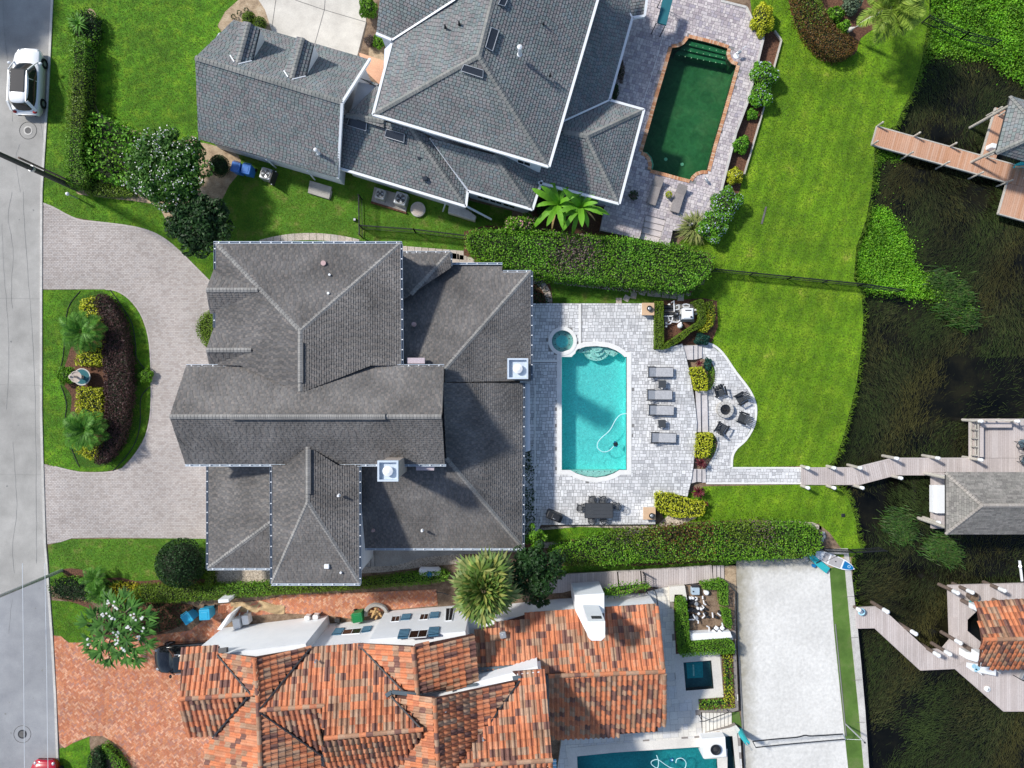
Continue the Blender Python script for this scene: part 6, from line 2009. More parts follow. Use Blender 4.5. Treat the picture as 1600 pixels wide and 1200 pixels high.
rail('black bent handrail at the end of the brick path beside the fan palm', [P(682,926,.9), P(690,926,.9), P(700,929,.8)],[(P(681,924,0), P(683,926,.9)),(P(695,927,0), P(700,929,.8))])
up1 = thing('utility_pole', 'tall dark utility pole leaning out over the road beside the clipped hedge', 'utility pole', P(120,295,0))
b = P(120,295,0)
MB().tube([(b.x, b.y, 0),(b.x, b.y, 5),(b.x, b.y, 11.5)],[.19,.165,.13],10).build('pole', M['dark_metal'], up1)
MB().tube([(b.x + .22, b.y + .22,0.2),(b.x + .22, b.y + .22,6.2)],.07,8).build('conduit', M['wood_dark'], up1)
MB().lathe((b.x, b.y, 4.6),[(.2,0),(.2,.2)],10).build('band', M['metal'], up1)
MB().beam((b.x - .9, b.y - .6,10.6),(b.x + .9, b.y + .6,10.6),.1,.12).build('crossarm', M['wood_dark'], up1)
up2 = thing('utility_pole', 'slim grey street pole leaning over the road by the lower lawn bed', 'utility pole', P(97,891,0))
b2 = P(97,891,0)
MB().tube([(b2.x, b2.y, 0),(b2.x, b2.y, 11)],[.12,.09],9).build('pole', M['metal'], up2)
MB().beam((b2.x - .6, b2.y, 10),(b2.x + .9, b2.y - .4,10),.08,.08).build('crossarm', M['metal'], up2)
for lab, x0, x1, h in (('thin pale overhead wire along the middle of the road', 35,39,8.5),('thin pale overhead wire over the kerb of the brick driveway', 70,76,7.0)):
 w_ = thing('overhead_wire', lab, 'wire', P(x0,880, h))
 MB().tube([P(x0,880, h), P((x0 + x1) / 2,1050, h - .1), P(x1,1290, h)],.018,5).build('cable', M['trim'], w_)
# manholes
for x, y, r, lab, mm in ((44,204,7, 'pale round manhole cover on the road below the white car', 'kerb'),(35,1147,7, 'dark round manhole cover on the road beside the brick driveway', 'dark_metal')):
 p = P(x, y)
 t = thing('manhole', lab, 'manhole', (p.x, p.y, .005))
 MB().lathe((0,0,0),[(r * MPP, 0),(r * MPP, .012),(r * MPP * .8,.014)],24).build('rim', M[mm], t, local=True)
 MB().lathe((0,0,.004),[(r * MPP * .72,0),(r * MPP * .7,.012),(.02,.013)],20).build('lid', M['crack'], t, local=True)
 mb = MB(); mb.tube([(r * 1.9 * MPP * math.cos(a), r * 1.9 * MPP * math.sin(a),.004) for a in np.linspace(0,2 * math.pi, 33)[:-1]],.018,4, closed=True); mb.build('seal_ring', M['crack'], t, local=True)
# ------------------------------------------------------------------ CARS
def car(name, label, cx, cy, rot, paint, L=4.65, Wd=1.9, Ht=1.66, roof_glass=True, suv=True, z=0.006):
 p = P(cx, cy, .8)
 t = thing(name, label, 'car', (p.x, p.y, z), rot)
 # body: stations along x (nose at +x), each: half width at sill, at shoulder, shoulder height, bottom height
 st = [(-L / 2,.62,.70,.62,.42),(-L / 2 + .06,.74,.82,.78,.3),(-L / 2 + .35,.86,.92,.92,.24),(-L * .25,.92,.95,.95,.2),(0,.93,.95,.94,.2),(L * .2,.93,.95,.93,.2),(L / 2 - 1.05,.91,.93,.92,.22),(L / 2 - .5,.85,.88,.84,.25),(L / 2 - .15,.72,.76,.70,.3),(L / 2 - .01,.52,.56,.56,.38)]
 k = Wd / 1.9
 mb = MB()
 rings = []
 for x, a, b, hs, hb in st:
  a, b = a * k, b * k
  rings.append([(x, -a, hb),(x, -b, hs * .72),(x, -b * .985, hs * .93),(x, -b * .9, hs),(x, -b * .45, hs + .035),(x, 0, hs + .045),(x, b * .45, hs + .035),(x, b * .9, hs),(x, b * .985, hs * .93),(x, b, hs * .72),(x, a, hb)])
 m_ = len(rings[0])
 vs = [q for R in rings for q in R]
 fs = [(i * m_ + j, (i + 1) * m_ + j, (i + 1) * m_ + j + 1, i * m_ + j + 1) for i in range(len(rings) - 1) for j in range(m_ - 1)]
 fs += [tuple(reversed(range(m_))), tuple(range((len(rings) - 1) * m_, len(rings) * m_))]
 fs += [(i * m_, i * m_ + m_ - 1,(i + 1) * m_ + m_ - 1,(i + 1) * m_) for i in range(len(rings) - 1)]
 mb.add(vs, fs)
 mb.build('body', paint, t, local=True, smooth=True)
 # cabin
 xr0, xr1 = -L / 2 + .2,-L / 2 + .58                       # rear glass foot, roof rear edge
 xf1, xf0 = L / 2 - 1.9, L / 2 - 1.08                       # roof front edge, windscreen foot
 wb, wt = .86 * k, .66 * k
 zb, zt = .93, Ht
 def quad(nm, q, m, par=t, th=.0):
  mb = MB(); mb.add(q, [(0,1,2,3)]); return mb.build(nm, m, par, local=True)
 NR = 28
 def oval(a, b, w, z, e=.55):
  out = []
  for j in range(NR):
   an = 2 * math.pi * j / NR
   c, s_ = math.cos(an), math.sin(an)
   out.append(((a + b) / 2 + (b - a) / 2 * math.copysign(abs(c) ** e, c), w * math.copysign(abs(s_) ** e, s_), z))
  return out
 def loft(rings, m, nm, cap):
  mb = MB()
  mb.add([q for r_ in rings for q in r_],[(i * NR + j, i * NR + (j + 1) % NR, (i + 1) * NR + (j + 1) % NR, (i + 1) * NR + j) for i in range(len(rings) - 1) for j in range(NR)] + ([tuple(range((len(rings) - 1) * NR, len(rings) * NR))] if cap else []))
  return mb.build(nm, m, t, local=True, smooth=True)
 loft([oval(xr0, xf0, wb, zb - .03), oval(xr0 + .1, xf0 - .35, wb * .95, zb + .25), oval(xr1, xf1, wt + .01, zt - .1)], M['glass'], 'window_glass', False)
 loft([oval(xr1 - .1, xf1 + .03, wt + .03, zt - .12), oval(xr1 - .06, xf1, wt + .01, zt - .05), oval(xr1 + .1, xf1 - .12, wt * .85, zt + .005), oval(xr1 + .4, xf1 - .4, wt * .5, zt + .02)], paint, 'roof', True)
 if roof_glass:
  mb = MB(); mb.rbox((xf1 - .78,0, zt + .022),(1.62, wt * 1.56,.02),.1); mb.build('sunroof', M['glass'], t, local=True)
 for sd in (-1,1):
  for a, b, w_, h_ in (((xf0, sd * wb * .94, zb),(xf1, sd * wt, zt - .02),.07,.06),((xr0, sd * wb, zb),(xr1, sd * wt, zt - .03),.2,.07),((-.1, sd * wb * .97, zb),(-.15, sd * (wt + .005), zt - .03),.04,.05)): MB().beam(a, b, w_, h_).build('pillar', paint, t, local=True)
  mb = MB(); mb.ball((xf0 - .12, sd * (wb + .22),1.0),(.1,.13,.09),8,6); mb.build('mirror', paint, t, local=True)
  mb = MB(); mb.beam((xr1, sd * wt * .95, zt + .03),(xf1 - .1, sd * wt * .95, zt + .03),.035,.04); mb.build('roof_rail', M['metal'], t, local=True)
  mb = MB(); mb.ball((L / 2 - .3, sd * .62 * k, .7),(.22,.13,.07),8,5); mb.build('headlight', M['metal'], t, local=True)
  mb = MB(); mb.ball((-L / 2 + .16, sd * .68 * k, .82),(.12,.16,.09),8,5); mb.build('tail_light', M['lamp_red'], t, local=True)
 for sx in (-L * .3, L * .3):
  for sd in (-1,1):
   mb = MB()
   r = .35
   ring = [(q[0], q[1]) for q in ((r * .55,.0),(r * .95,.0),(r, .06),(r, .2),(r * .95,.25),(r * .55,.25))]
   vs, n = [],18
   for rr, y in ring:
    for k2 in range(n):
     a = 2 * math.pi * k2 / n
     vs.append((sx + rr * math.cos(a), sd * (.73 * k + y), r + rr * math.sin(a)))
   mb.add(vs, [(i * n + j, i * n + (j + 1) % n, (i + 1) * n + (j + 1) % n, (i + 1) * n + j) for i in range(len(ring) - 1) for j in range(n)])
   w = mb.build('tyre', M['tyre'], t, local=True)
   mb = MB()
   vs = [(sx + r * .6 * math.cos(2 * math.pi * j / n), sd * (.73 * k + .2), r + r * .6 * math.sin(2 * math.pi * j / n)) for j in range(n)]
   mb.add(vs, [tuple(range(n))])
   mb.build('rim', M['metal'], w, local=True)
 return t
car('parked_car', 'white car with a dark glass roof parked at the kerb on the road', 41,126, math.radians(88), M['car_white'])
car('parked_car', 'black car half hidden under the orange tile roof on the brick driveway', 296,1028, math.radians(184), M['car_black'], L=5.0, Wd=1.98, Ht=1.85)
car('parked_car', 'red car tip entering at the bottom edge of the road', 66,1240, math.radians(88), M['car_red'], L=4.5)
# ------------------------------------------------------------------ POOLSIDE FURNITURE
def lounger_proto():
 t = thing('sun_lounger', '', 'sun lounger', (0,0,0),0, 'grey sun loungers beside the turquoise pool')
 for sd in (-1,1):
  MB().beam((-.85, sd * .33,.3),(.85, sd * .33,.3),.05,.06).build('side_rail', M['dark_metal'], t, local=True)
 mb = MB()
 for i in range(13):
  x = -.3 + 1.12 * i / 12
  mb.box((x, 0,.33),(.084,.62,.02))
 mb.build('seat', M['grey_fabric'], t, local=True)
 mb = MB()
 mb.add([(-.32,-.31,.34),(-.32,.31,.34),(-.86,.31,.62),(-.86,-.31,.62),(-.32,-.31,.31),(-.32,.31,.31),(-.86,.31,.59),(-.86,-.31,.59)],[(0,1,2,3),(7,6,5,4),(0,4,5,1),(1,5,6,2),(2,6,7,3),(3,7,4,0)])
 mb.build('backrest', M['grey_fabric'], t, local=True)
 mb = MB(); mb.beam((-.89,-.35,.63),(-.89,.35,.63),.05,.05); mb.build('head_bar', M['dark_metal'], t, local=True)
 mb = MB(); mb.beam((.86,-.34,.3),(.86,.34,.3),.05,.05); mb.build('foot_bar', M['dark_metal'], t, local=True)
 for x in (-.55,.7):
  for sd in (-1,1): MB().box((x, sd * .33,.14),(.05,.05,.28)).build('leg', M['dark_metal'], t, local=True)
 for sd in (-1,1): MB().beam((-.95, sd * .37,.5),(-.35, sd * .37,.42),.05,.04).build('armrest', M['dark_metal'], t, local=True)
 return t
lp = lounger_proto()
LS = [(1032,581.5, 'northernmost grey sling lounger, nearest the planted hedge pen'),(1030.5,617, 'grey sling lounger just below the upper small dark table'),(1033,641, 'grey sling lounger just above the lower small dark table'),(1036.5,684, 'southernmost grey sling lounger, below the lower small dark table')]
for i, (x, y, lab) in enumerate(LS):
 p = P(x, y, DECK_Z + .3); p.z = DECK_Z
 if i == 0:
  lp.location = p; lp['label'] = lab
 else:
  dup(lp, p, math.radians(-1.5 if i > 1 else 0), lab)
def side_table(px, py, lab, z):
 t = thing('side_table', lab, 'side table', P(px, py, z),0, 'small dark tables between the loungers')
 mb = MB(); mb.rbox((0,0,.42),(.52,.52,.04),.04); mb.build('tabletop', M['charcoal'], t, local=True)
 for a in (-1,1):
  for b in (-1,1): MB().box((a * .22, b * .22,.2),(.04,.04,.4)).build('leg', M['dark_metal'], t, local=True)
side_table(1033,600, 'small square dark table between the two northern loungers', DECK_Z)
side_table(1032.5,661.5, 'small square dark table between the two southern loungers', DECK_Z)
def dining_chair(name='dining_chair'):
 t = thing(name, '', 'chair', (0,0,0),0, 'dark chairs round the patio dining table')
 mb = MB()
 for i in range(6): mb.box((0,-.2 + .08 * i, .44),(.44,.06,.03))
 mb.build('seat', M['charcoal'], t, local=True)
 mb = MB()
 for i in range(8):
  a = math.radians(200 + 140 * i / 7)
  mb.beam((.24 * math.cos(a),.26 * math.sin(a),.42),(.27 * math.cos(a),.3 * math.sin(a),.86),.02,.02)
 mb.build('back_bars', M['black'], t, local=True)
 pts = [(.27 * math.cos(math.radians(a)),.3 * math.sin(math.radians(a)),.86) for a in range(190,355,15)]
 MB().tube(pts, .024,6).build('back_rail', M['black'], t, local=True)
 for sd in (-1,1):
  MB().tube([(sd * .265,-.05,.86),(sd * .27,.1,.66),(sd * .25,.22,.63)],.02,5).build('armrest', M['black'], t, local=True)
  for y in (-.2,.2): MB().tube([(sd * .21, y, 0),(sd * .21, y, .44)],.018,5).build('leg', M['black'], t, local=True)
 return t
ch0 = dining_chair()
CS = [(925.5,781,0, 'left of the two chairs on the north side of the dining table'),(942,781.5,0, 'right of the two chairs on the north side of the dining table'),(924.5,812,180, 'left of the two chairs on the south side of the dining table'),(943.5,811,180, 'right of the two chairs on the south side of the dining table'),(907.5,794,90, 'chair at the west head of the dining table'),(963,791.5,-98, 'chair pulled back at the east head of the dining table')]
for i, (x, y, r, lab) in enumerate(CS):
 p = P(x, y, DECK_Z + .6); p.z = DECK_Z
 lab = 'dark metal armchair, ' + lab
 r = math.radians(r + 180)
 if i == 0:
  ch0.location = p; ch0.rotation_euler = (0,0, r); ch0['label'] = lab
 else: dup(ch0, p, r, lab)
t = thing('dining_table', 'dark rectangular dining table with six chairs south of the pool', 'table', P(933.5,795, DECK_Z))
mb = MB()
for i in range(4): mb.box((0,-.38 + .253 * i, .72),(1.86,.245,.035))
mb.build('tabletop', M['charcoal'], t, local=True)
mb = MB()
for sy in (-1,1): mb.beam((-.95, sy * .5,.72),(.95, sy * .5,.72),.04,.06)
for sx in (-1,1): mb.beam((sx * .95,-.52,.72),(sx * .95,.52,.72),.04,.06)
mb.build('table_frame', M['dark_metal'], t, local=True)
for sx in (-1,1):
 for sy in (-1,1): MB().box((sx * .82, sy * .4,.35),(.07,.07,.7)).build('leg', M['dark_metal'], t, local=True)
t = thing('grill', 'black covered barbecue grill near the house wall at the deck\'s south-west corner', 'grill', P(866,806, DECK_Z + .5) - Vector((0,0,.5)), math.radians(-22))
mb = MB(); mb.rbox((0,0,.45),(1.1,.55,.9),.12); mb.build('cover', M['black'], t, local=True)
mb = MB(); mb.rbox((.08,0,.97),(.6,.46,.16),.1); mb.build('cover_hood', M['black'], t, local=True)
mb = MB(); mb.tube([(-.1,-.1,1.06),(.0,-.12,1.1),(.1,-.1,1.06)],.015,5); mb.build('handle', M['metal'], t, local=True)
for (x, y),(ux, uy), lab in (((1012.5,483),(1014,482.5), 'square tan-topped pedestal with black bowl at the deck\'s north-east corner'),((1014.5,802),(1017.5,805), 'square tan-topped pedestal with black bowl beside the lime hedge')):
 p = P(x, y, DECK_Z + .5); p.z = DECK_Z
 t = thing('pedestal', lab, 'pedestal', p, 0, 'tan pedestals at the deck corners')
 mb = MB(); mb.box((0,0,.25),(.72,.72,.5)); mb.build('plinth', M['stucco'], t, local=True)
 mb = MB(); mb.rbox((0,0,.53),(.86,.86,.07),.03); mb.build('slab', M['tan'], t, local=True)
 dx, dy = (ux - x) * MPP, -(uy - y) * MPP
 b_ = thing('fire_bowl', 'black bowl standing on the ' + ('north-east' if y < 600 else 'south-east') + ' tan pedestal', 'bowl', p + Vector((dx, dy, .565)))
 MB().lathe((0,0,0),[(.1,0),(.19,.12),(.2,.18),(.16,.18),(.13,.1)],16).build('bowl', M['black'], b_, local=True)
 MB().lathe((0,0,.1),[(.13,0),(.06,.04)],10).build('burner', M['metal'], b_, local=True)
# pool cleaner and hose
t = thing('pool_cleaner', 'small dark pool cleaner lying in the turquoise pool at the hose end', 'pool cleaner', P(962,694, DECK_Z - .25), math.radians(20))
mb = MB(); mb.rbox((0,0,0),(.3,.26,.14),.05); mb.build('body', M['dark_metal'], t, local=True)
for sd in (-1,1): MB().lathe((0, sd * .14,-.06),[(.08,0),(.08,.1)],10).build('wheel', M['board_blue'], t, local=True)
hs = thing('pool_hose', 'pale hose curving from the east coping to the pool cleaner', 'hose', P(950,680, DECK_Z - .12))
hp = smooth_px([(981,646),(970,648),(962,656),(953,672),(940,684),(934,692),(934,700),(942,706),(952,704),(959,697)], k=5)
MB().tube([P(x, y, DECK_Z - .11) for x, y in hp],.028,5).build('hose', M['hose'], hs)
# fire pit and its chairs
fp = P(1133,640,.3)
t = thing('fire_pit', 'round stone fire pit ring with a black bowl on the lakeside patio', 'fire pit', (fp.x, fp.y, 0))
n = 14
for k in range(n):
 a0, a1 = 2 * math.pi * k / n + .02,2 * math.pi * (k + 1) / n - .02
 mb = MB()
 vs = []
 for z in (0.02,.42):
  for r, a in ((.37, a0),(.57, a0),(.57,(a0 + a1) / 2),(.57, a1),(.37, a1)): vs.append((r * math.cos(a), r * math.sin(a), z))
 mb.add(vs, [(5,6,7,8,9)] + [(j, (j + 1) % 5,(j + 1) % 5 + 5, j + 5) for j in range(5)])
 mb.build('ring_stone', M['kerb'], t, local=True)
MB().lathe((0,0,0),[(.36,.02),(.36,.36),(.3,.34),(.1,.3)],20).build('bowl', M['black'], t, local=True)
mb = MB()
for k in range(16):
 a, r = random.uniform(0,6.28), random.uniform(0,.24)
 mb.ball((r * math.cos(a), r * math.sin(a),.35), random.uniform(.035,.06),6,4)
mb.build('lava_rock', M['lava'], t, local=True)
def adirondack():
 t = thing('patio_chair', '', 'chair', (0,0,0),0, 'black slatted chairs round the fire pit')
 for i in range(5):
  mb = MB(); mb.beam((.26 - .11 * i, -.26,.38 - .03 * i),(.26 - .11 * i, .26,.38 - .03 * i),.095,.03); mb.build('seat_slat', M['charcoal'], t, local=True)
 for i in range(5):
  y = -.22 + .11 * i
  l = .62 - .06 * abs(i - 2)
  mb = MB(); mb.beam((-.24, y, .3),(-.24 - .3 * l / .62, y * 1.15,.3 + l),.03,.085, up=Vector((0,1,0))); mb.build('back_slat', M['charcoal'], t, local=True)
 for sd in (-1,1):
  mb = MB(); mb.box((.02, sd * .36,.58),(.66,.12,.03)); mb.build('armrest', M['black'], t, local=True)
  MB().box((.27, sd * .33,.29),(.06,.06,.56)).build('leg', M['black'], t, local=True)
  MB().beam((-.45, sd * .28,.03),(.24, sd * .28,.36),.04,.1).build('leg', M['black'], t, local=True)
 return t
ad = adirondack()
AS = [(1125.5,612,285, 'north-west of the fire pit'),(1158,622.5,210, 'north-east of the fire pit'),(1161,653.5,158, 'south-east of the fire pit'),(1128,668.5,62, 'south-west of the fire pit')]
for i, (x, y, r, lab) in enumerate(AS):
 p = P(x, y, .45); p.z = .02
 lab = 'black slatted patio chair ' + lab
 if i == 0: ad.location = p; ad.rotation_euler = (0,0, math.radians(r)); ad['label'] = lab
 else: dup(ad, p, math.radians(r), lab)
# loungers on the upper deck
def flat_lounger(px, py, lab):
 p = P(px, py, TOP_Z + .3); p.z = TOP_Z
 t = thing('sun_lounger', lab, 'sun lounger', p, math.radians(73), 'taupe loungers on the upper pool deck')
 mt = mat('taupe_cushion', [(.25,.22,.21),(.3,.27,.25)], scale=4)
 mb = MB(); mb.rbox((-.3,0,.3),(1.3,.66,.12),.05); mb.build('cushion', mt, t, local=True)
 mb = MB(); mb.add([(.35,-.33,.3),(.95,-.33,.62),(.95,.33,.62),(.35,.33,.3),(.35,-.33,.2),(.95,-.33,.52),(.95,.33,.52),(.35,.33,.2)],[(0,1,2,3),(0,4,5,1),(1,5,6,2),(2,6,7,3),(7,6,5,4)]); mb.build('backrest', mt, t, local=True)
 mb = MB(); mb.box((0,0,.16),(1.8,.6,.08)); mb.build('base', M['dark_metal'], t, local=True)
 for sx in (-1,1):
  for sy in (-1,1): MB().box((sx * .8, sy * .26,.07),(.06,.06,.14)).build('leg', M['dark_metal'], t, local=True)
flat_lounger(1023.5,299, 'taupe cushioned lounger south of the green pool, nearer the house')
flat_lounger(1060,311, 'taupe cushioned lounger south of the green pool, nearer the flowering hedge')
def pot_plant(px, py, z, lab, leaf, r=.28, pm='wood_dark'):
 t = thing('potted_plant', lab, 'potted plant', P(px, py, z))
 MB().lathe((0,0,0),[(r * .55,0),(r * .75,.35),(r * .8,.38),(r * .65,.38)],14).build('pot', M[pm], t, local=True)
 q = wloc(t); leaf_ball((q.x, q.y, q.z + .5),(r, r, .25),130,.12, M[leaf], t)
pot_plant(988,308, TOP_Z, 'dark potted shrub beside the slate roof on the upper deck', 'leaf_dark', .33)
pot_plant(1042.5,307, TOP_Z, 'small yellow-green potted plant between the two taupe loungers', 'leaf_lime', .22, 'kerb')
t = thing('canopy_swing', 'dark teal canvas canopy frame standing at the top edge of the upper deck', 'canopy', P(1040,18, TOP_Z))
q = P2([(1037,-8),(1052,-4),(1041,39),(1027,35)], TOP_Z + 1.6)
mb = MB(); mb.slab([q],.12); mb.build('canopy', M['teal_dark'], t)
for a in q: MB().tube([(a.x * .99, a.y, TOP_Z),(a.x * .995, a.y, TOP_Z + 1.5)],.03,6).build('leg', M['dark_metal'], t)
t = thing('bird_statue', 'white heron statue with long legs on the deck beside the green pool steps', 'statue', P(1151,87, TOP_Z),.5)
mb = MB(); mb.ball((0,0,.5),(.22,.11,.11),10,6); mb.build('body', M['metal'], t, local=True)
MB().tube([(.15,0,.55),(.24,0,.75),(.2,0,.92),(.28,0,1.0)],.03,6).build('neck', M['white'], t, local=True)
mb = MB(); mb.ball((.3,0,1.02),(.07,.04,.04),8,5); mb.add([(.35,-.015,1.02),(.35,.015,1.02),(.5,0,1.0)],[(0,1,2)]); mb.build('head', M['white'], t, local=True)
for sd in (-1,1): MB().tube([(0, sd * .05,0),(.02, sd * .05,.45)],.015,5).build('leg', M['metal'], t, local=True)
MB().lathe((-.05,0,0),[(.2,0),(.2,.03)],12).build('base', M['white'], t, local=True)
t = thing('bird_statue', 'small grey bird statue at the south-east corner of the green pool', 'statue', P(1102,283, TOP_Z),2.2)
mb = MB(); mb.ball((0,0,.3),(.2,.1,.1),10,6); mb.build('body', M['metal'], t, local=True)
MB().tube([(.15,0,.34),(.22,0,.5),(.28,0,.55)],.028,6).build('neck', M['white'], t, local=True)
for sd in (-1,1): MB().tube([(0, sd * .05,0),(.0, sd * .05,.25)],.015,5).build('leg', M['metal'], t, local=True)
# dock chairs and table at the right edge
t = thing('dock_table_round', 'round blue-grey table at the right edge of the bench deck', 'table', P(1604,703, DZ))
MB().lathe((0,0,0),[(.62,.7),(.62,.73),(.05,.735)],24).build('tabletop', flatm('blue_grey_top', (.2,.27,.32)), t, local=True)
MB().lathe((0,0,0),[(.25,0),(.06,.05),(.05,.7)],12).build('pedestal', M['dark_metal'], t, local=True)
for x, y, r, lab in ((1589,693,20, 'upper blue-grey ring-backed chair at the round dock table'),(1593,718,-25, 'lower blue-grey ring-backed chair at the round dock table')):
 t = thing('dock_chair', lab, 'chair', P(x, y, DZ), math.radians(r), 'ring-backed dock chairs')
 mb = MB(); mb.rbox((.1,0,.44),(.5,.5,.07),.06); mb.build('seat', flatm('blue_grey_sling', (.12,.17,.2)), t, local=True)
 mb = MB(); cx_, cy_ = -.28,0
 mb.tube([(cx_ + .26 * math.cos(a), cy_ + .26 * math.sin(a),.72) for a in np.linspace(0,2 * math.pi, 21)[:-1]],.025,6, closed=True); mb.build('back_ring', M['dark_metal'], t, local=True)
 for a in (0,2.1,4.2): MB().beam((cx_, cy_, .72),(cx_ + .25 * math.cos(a), cy_ + .25 * math.sin(a),.72),.025,.025).build('spoke', M['dark_metal'], t, local=True)
 for sx in (-.12,.3):
  for sy in (-.2,.2): MB().tube([(sx, sy, 0),(sx, sy, .42)],.02,5).build('leg', M['dark_metal'], t, local=True)
t = thing('dock_lounge_chair', 'grey sling chair with black arms on the deck south of the tiled boathouse', 'chair', P(1595,1052, DZ), math.radians(-25))
mb = MB(); mb.rbox((0,0,.4),(.6,.6,.08),.08); mb.build('seat', M['grey_fabric'], t, local=True)
mb = MB(); mb.add([(-.28,-.28,.42),(-.28,.28,.42),(-.5,.28,.9),(-.5,-.28,.9),(-.32,-.28,.42),(-.32,.28,.42),(-.54,.28,.9),(-.54,-.28,.9)],[(0,1,2,3),(7,6,5,4),(2,6,7,3),(0,3,7,4),(1,5,6,2)]); mb.build('backrest', M['grey_fabric'], t, local=True)
for sd in (-1,1):
 MB().tube([(-.5, sd * .34,.7),(.3, sd * .36,.62),(.36, sd * .36,.0)],.03,6).build('armrest', M['black'], t, local=True)
 MB().tube([(-.4, sd * .34,.68),(-.45, sd * .34,0)],.025,6).build('leg', M['black'], t, local=True)
# ------------------------------------------------------------------ YARD EQUIPMENT
def ac_unit(px, py, lab, s=.8, h=.85, rot=-16):
 p = P(px, py, h); p.z = .08
 t = thing('ac_unit', lab, 'air conditioner', p, math.radians(rot), 'air conditioner units by the slate-roofed house')
 mb = MB(); mb.rbox((0,0, h / 2 - .04),(s, s, h - .08),.1); mb.build('casing', M['metal'], t, local=True)
 mb = MB(); mb.lathe((0,0, h - .085),[(s * .46,0),(s * .46,.05),(s * .40,.055),(s * .4,.01)],20); mb.build('fan_ring', M['kerb'], t, local=True)
 mb = MB(); mb.lathe((0,0, h - .08),[(s * .4,0),(s * .39,.012)],20); mb.build('fan_well', M['dark_metal'], t, local=True)
 mb = MB()
 for k in range(4):
  a = k * math.pi / 2 + .3
  mb.add([(.05 * math.cos(a),.05 * math.sin(a), h - .05),(s * .36 * math.cos(a - .3), s * .36 * math.sin(a - .3), h - .06),(s * .37 * math.cos(a + .32), s * .37 * math.sin(a + .32), h - .03)],[(0,1,2)])
 mb.build('fan_blades', M['metal'], t, local=True)
 mb = MB()
 for r in (.12,.22,.31): mb.tube([(r * s * 1.1 * math.cos(a), r * s * 1.1 * math.sin(a), h) for a in np.linspace(0,2 * math.pi, 17)[:-1]],.008,4, closed=True)
 mb.build('guard', M['metal'], t, local=True)
ac_unit(415,271, 'air conditioner with a white-rimmed fan beside the blue bins', s=.78)
ac_unit(594,303, 'smaller of two air conditioners on the concrete pad by the wall', s=.68)
ac_unit(626,310, 'larger of two air conditioners on the concrete pad, by the round lid', s=.85)
t = thing('equipment_pad', 'concrete pad with dark edge under the two air conditioners', 'concrete pad', P(610,315,0))
MB().slab([P2([(585,292),(640,308),(634,331),(580,315)],.1)],.11).build('slab', M['path_concrete'], t)
MB().beam(P(580,316,.08), P(635,333,.08),.12,.18).build('edging', M['mulch'], t)
t = thing('tank_lid', 'round pale concrete tank lid on the grass right of the air conditioners', 'tank lid', P(653,327,.2))
mb = MB(); mb.lathe((0,0,-.2),[(.52,0),(.52,.22),(.46,.24)],28); mb.build('ring', M['kerb'], t, local=True)
mb = MB(); mb.lathe((0,0,.02),[(.44,0),(.44,.04),(.3,.05),(.1,.07)],24); mb.build('cover', M['stone'], t, local=True)
t = thing('fence_panel', 'low grey screen panel with a white pipe beside the first air conditioner', 'screen', P(428,277,0))
MB().beam(P(424,288,.5), P(431,268,.5),.06,1.0).build('panel', M['dark_metal'], t)
MB().tube([P(424,288,0), P(424,288,1.0)],.04,6).build('pipe', M['pvc'], t)
MB().tube([P(431,268,0), P(431,268,1.0)],.04,6).build('pipe', M['pvc'], t)
def bin_(px, py, rot, m, lab, grp, w=.62, d=.7):
 p = P(px, py, 1.0); p.z = 0
 t = thing('wheelie_bin', lab, 'bin', p, math.radians(rot), grp)
 MB().box((0,0,.52),(w * .86, d * .84,.96), taper=1.12).build('body', m, t, local=True)
 mb = MB(); mb.rbox((0,-.01,1.04),(w, d, .09),.06); l = mb.build('lid', m, t, local=True)
 mb = MB(); mb.rbox((0,-.04,1.09),(w * .66, d * .6,.03),.05); mb.build('lid_panel', m, l, local=True)
 MB().tube([(-w * .4, d * .56,1.0),(w * .4, d * .56,1.0)],.025,6).build('handle', m, t, local=True)
 for sd in (-1,1):
  mb = MB(); vs = [(sd * w * .45, d * .38 + .13 * math.cos(a),.13 + .13 * math.sin(a)) for a in np.linspace(0,6.28,13)[:-1]]
  vs2 = [(x + sd * .06, y, z) for x, y, z in vs]
  mb.add(vs + vs2,[tuple(range(12)), tuple(range(12,24))] + [(i, (i + 1) % 12,(i + 1) % 12 + 12, i + 12) for i in range(12)]); mb.build('wheel', M['tyre'], t, local=True)
bin_(368.5,261,-14, M['blue_bin'], 'dark blue wheelie bin next to the dark oval shrub', 'blue bins by the garage wall')
bin_(385,264,-14, M['blue_bin'], 'dark blue wheelie bin nearer the air conditioner', 'blue bins by the garage wall')
bin_(292.5,966,35, M['cyan_bin'], 'light blue bin turned diagonally on the brick walk', 'light blue bins by the tiled house', w=.66, d=.72)
bin_(320,960,3, M['cyan_bin'], 'light blue bin standing square beside the white wall', 'light blue bins by the tiled house', w=.74, d=.74)
bin_(558,965,100, M['green_bin'], 'green bin against the white wall below the shuttered window', 'green bin', w=.66, d=.72)
t = thing('wing_wall', 'short white wall stub with slatted timber gate beside the light blue bins', 'wall', P(345,944,0))
MB().slab([P2([(341,937),(357,936.5),(357,941),(341,942)],1.9)],1.9).build('wall', M['stucco'], t)
mb = MB()
for k in range(5): MB().beam(P(342 + 2.6 * k, 946,.9), P(342 + 2.6 * k, 958,.9),.09,.05).build('gate_slat', mat('red_timber', [(.25,.08,.04),(.32,.12,.06)], scale=6), t)
t = thing('wing_wall', 'slanted white wall stub with a tall end at the tiled house corner', 'wall', P(344,966,0))
MB().slab([P2([(356,961),(361,960),(346,984),(339,984)],1.9)],1.9).build('wall', M['stucco'], t)
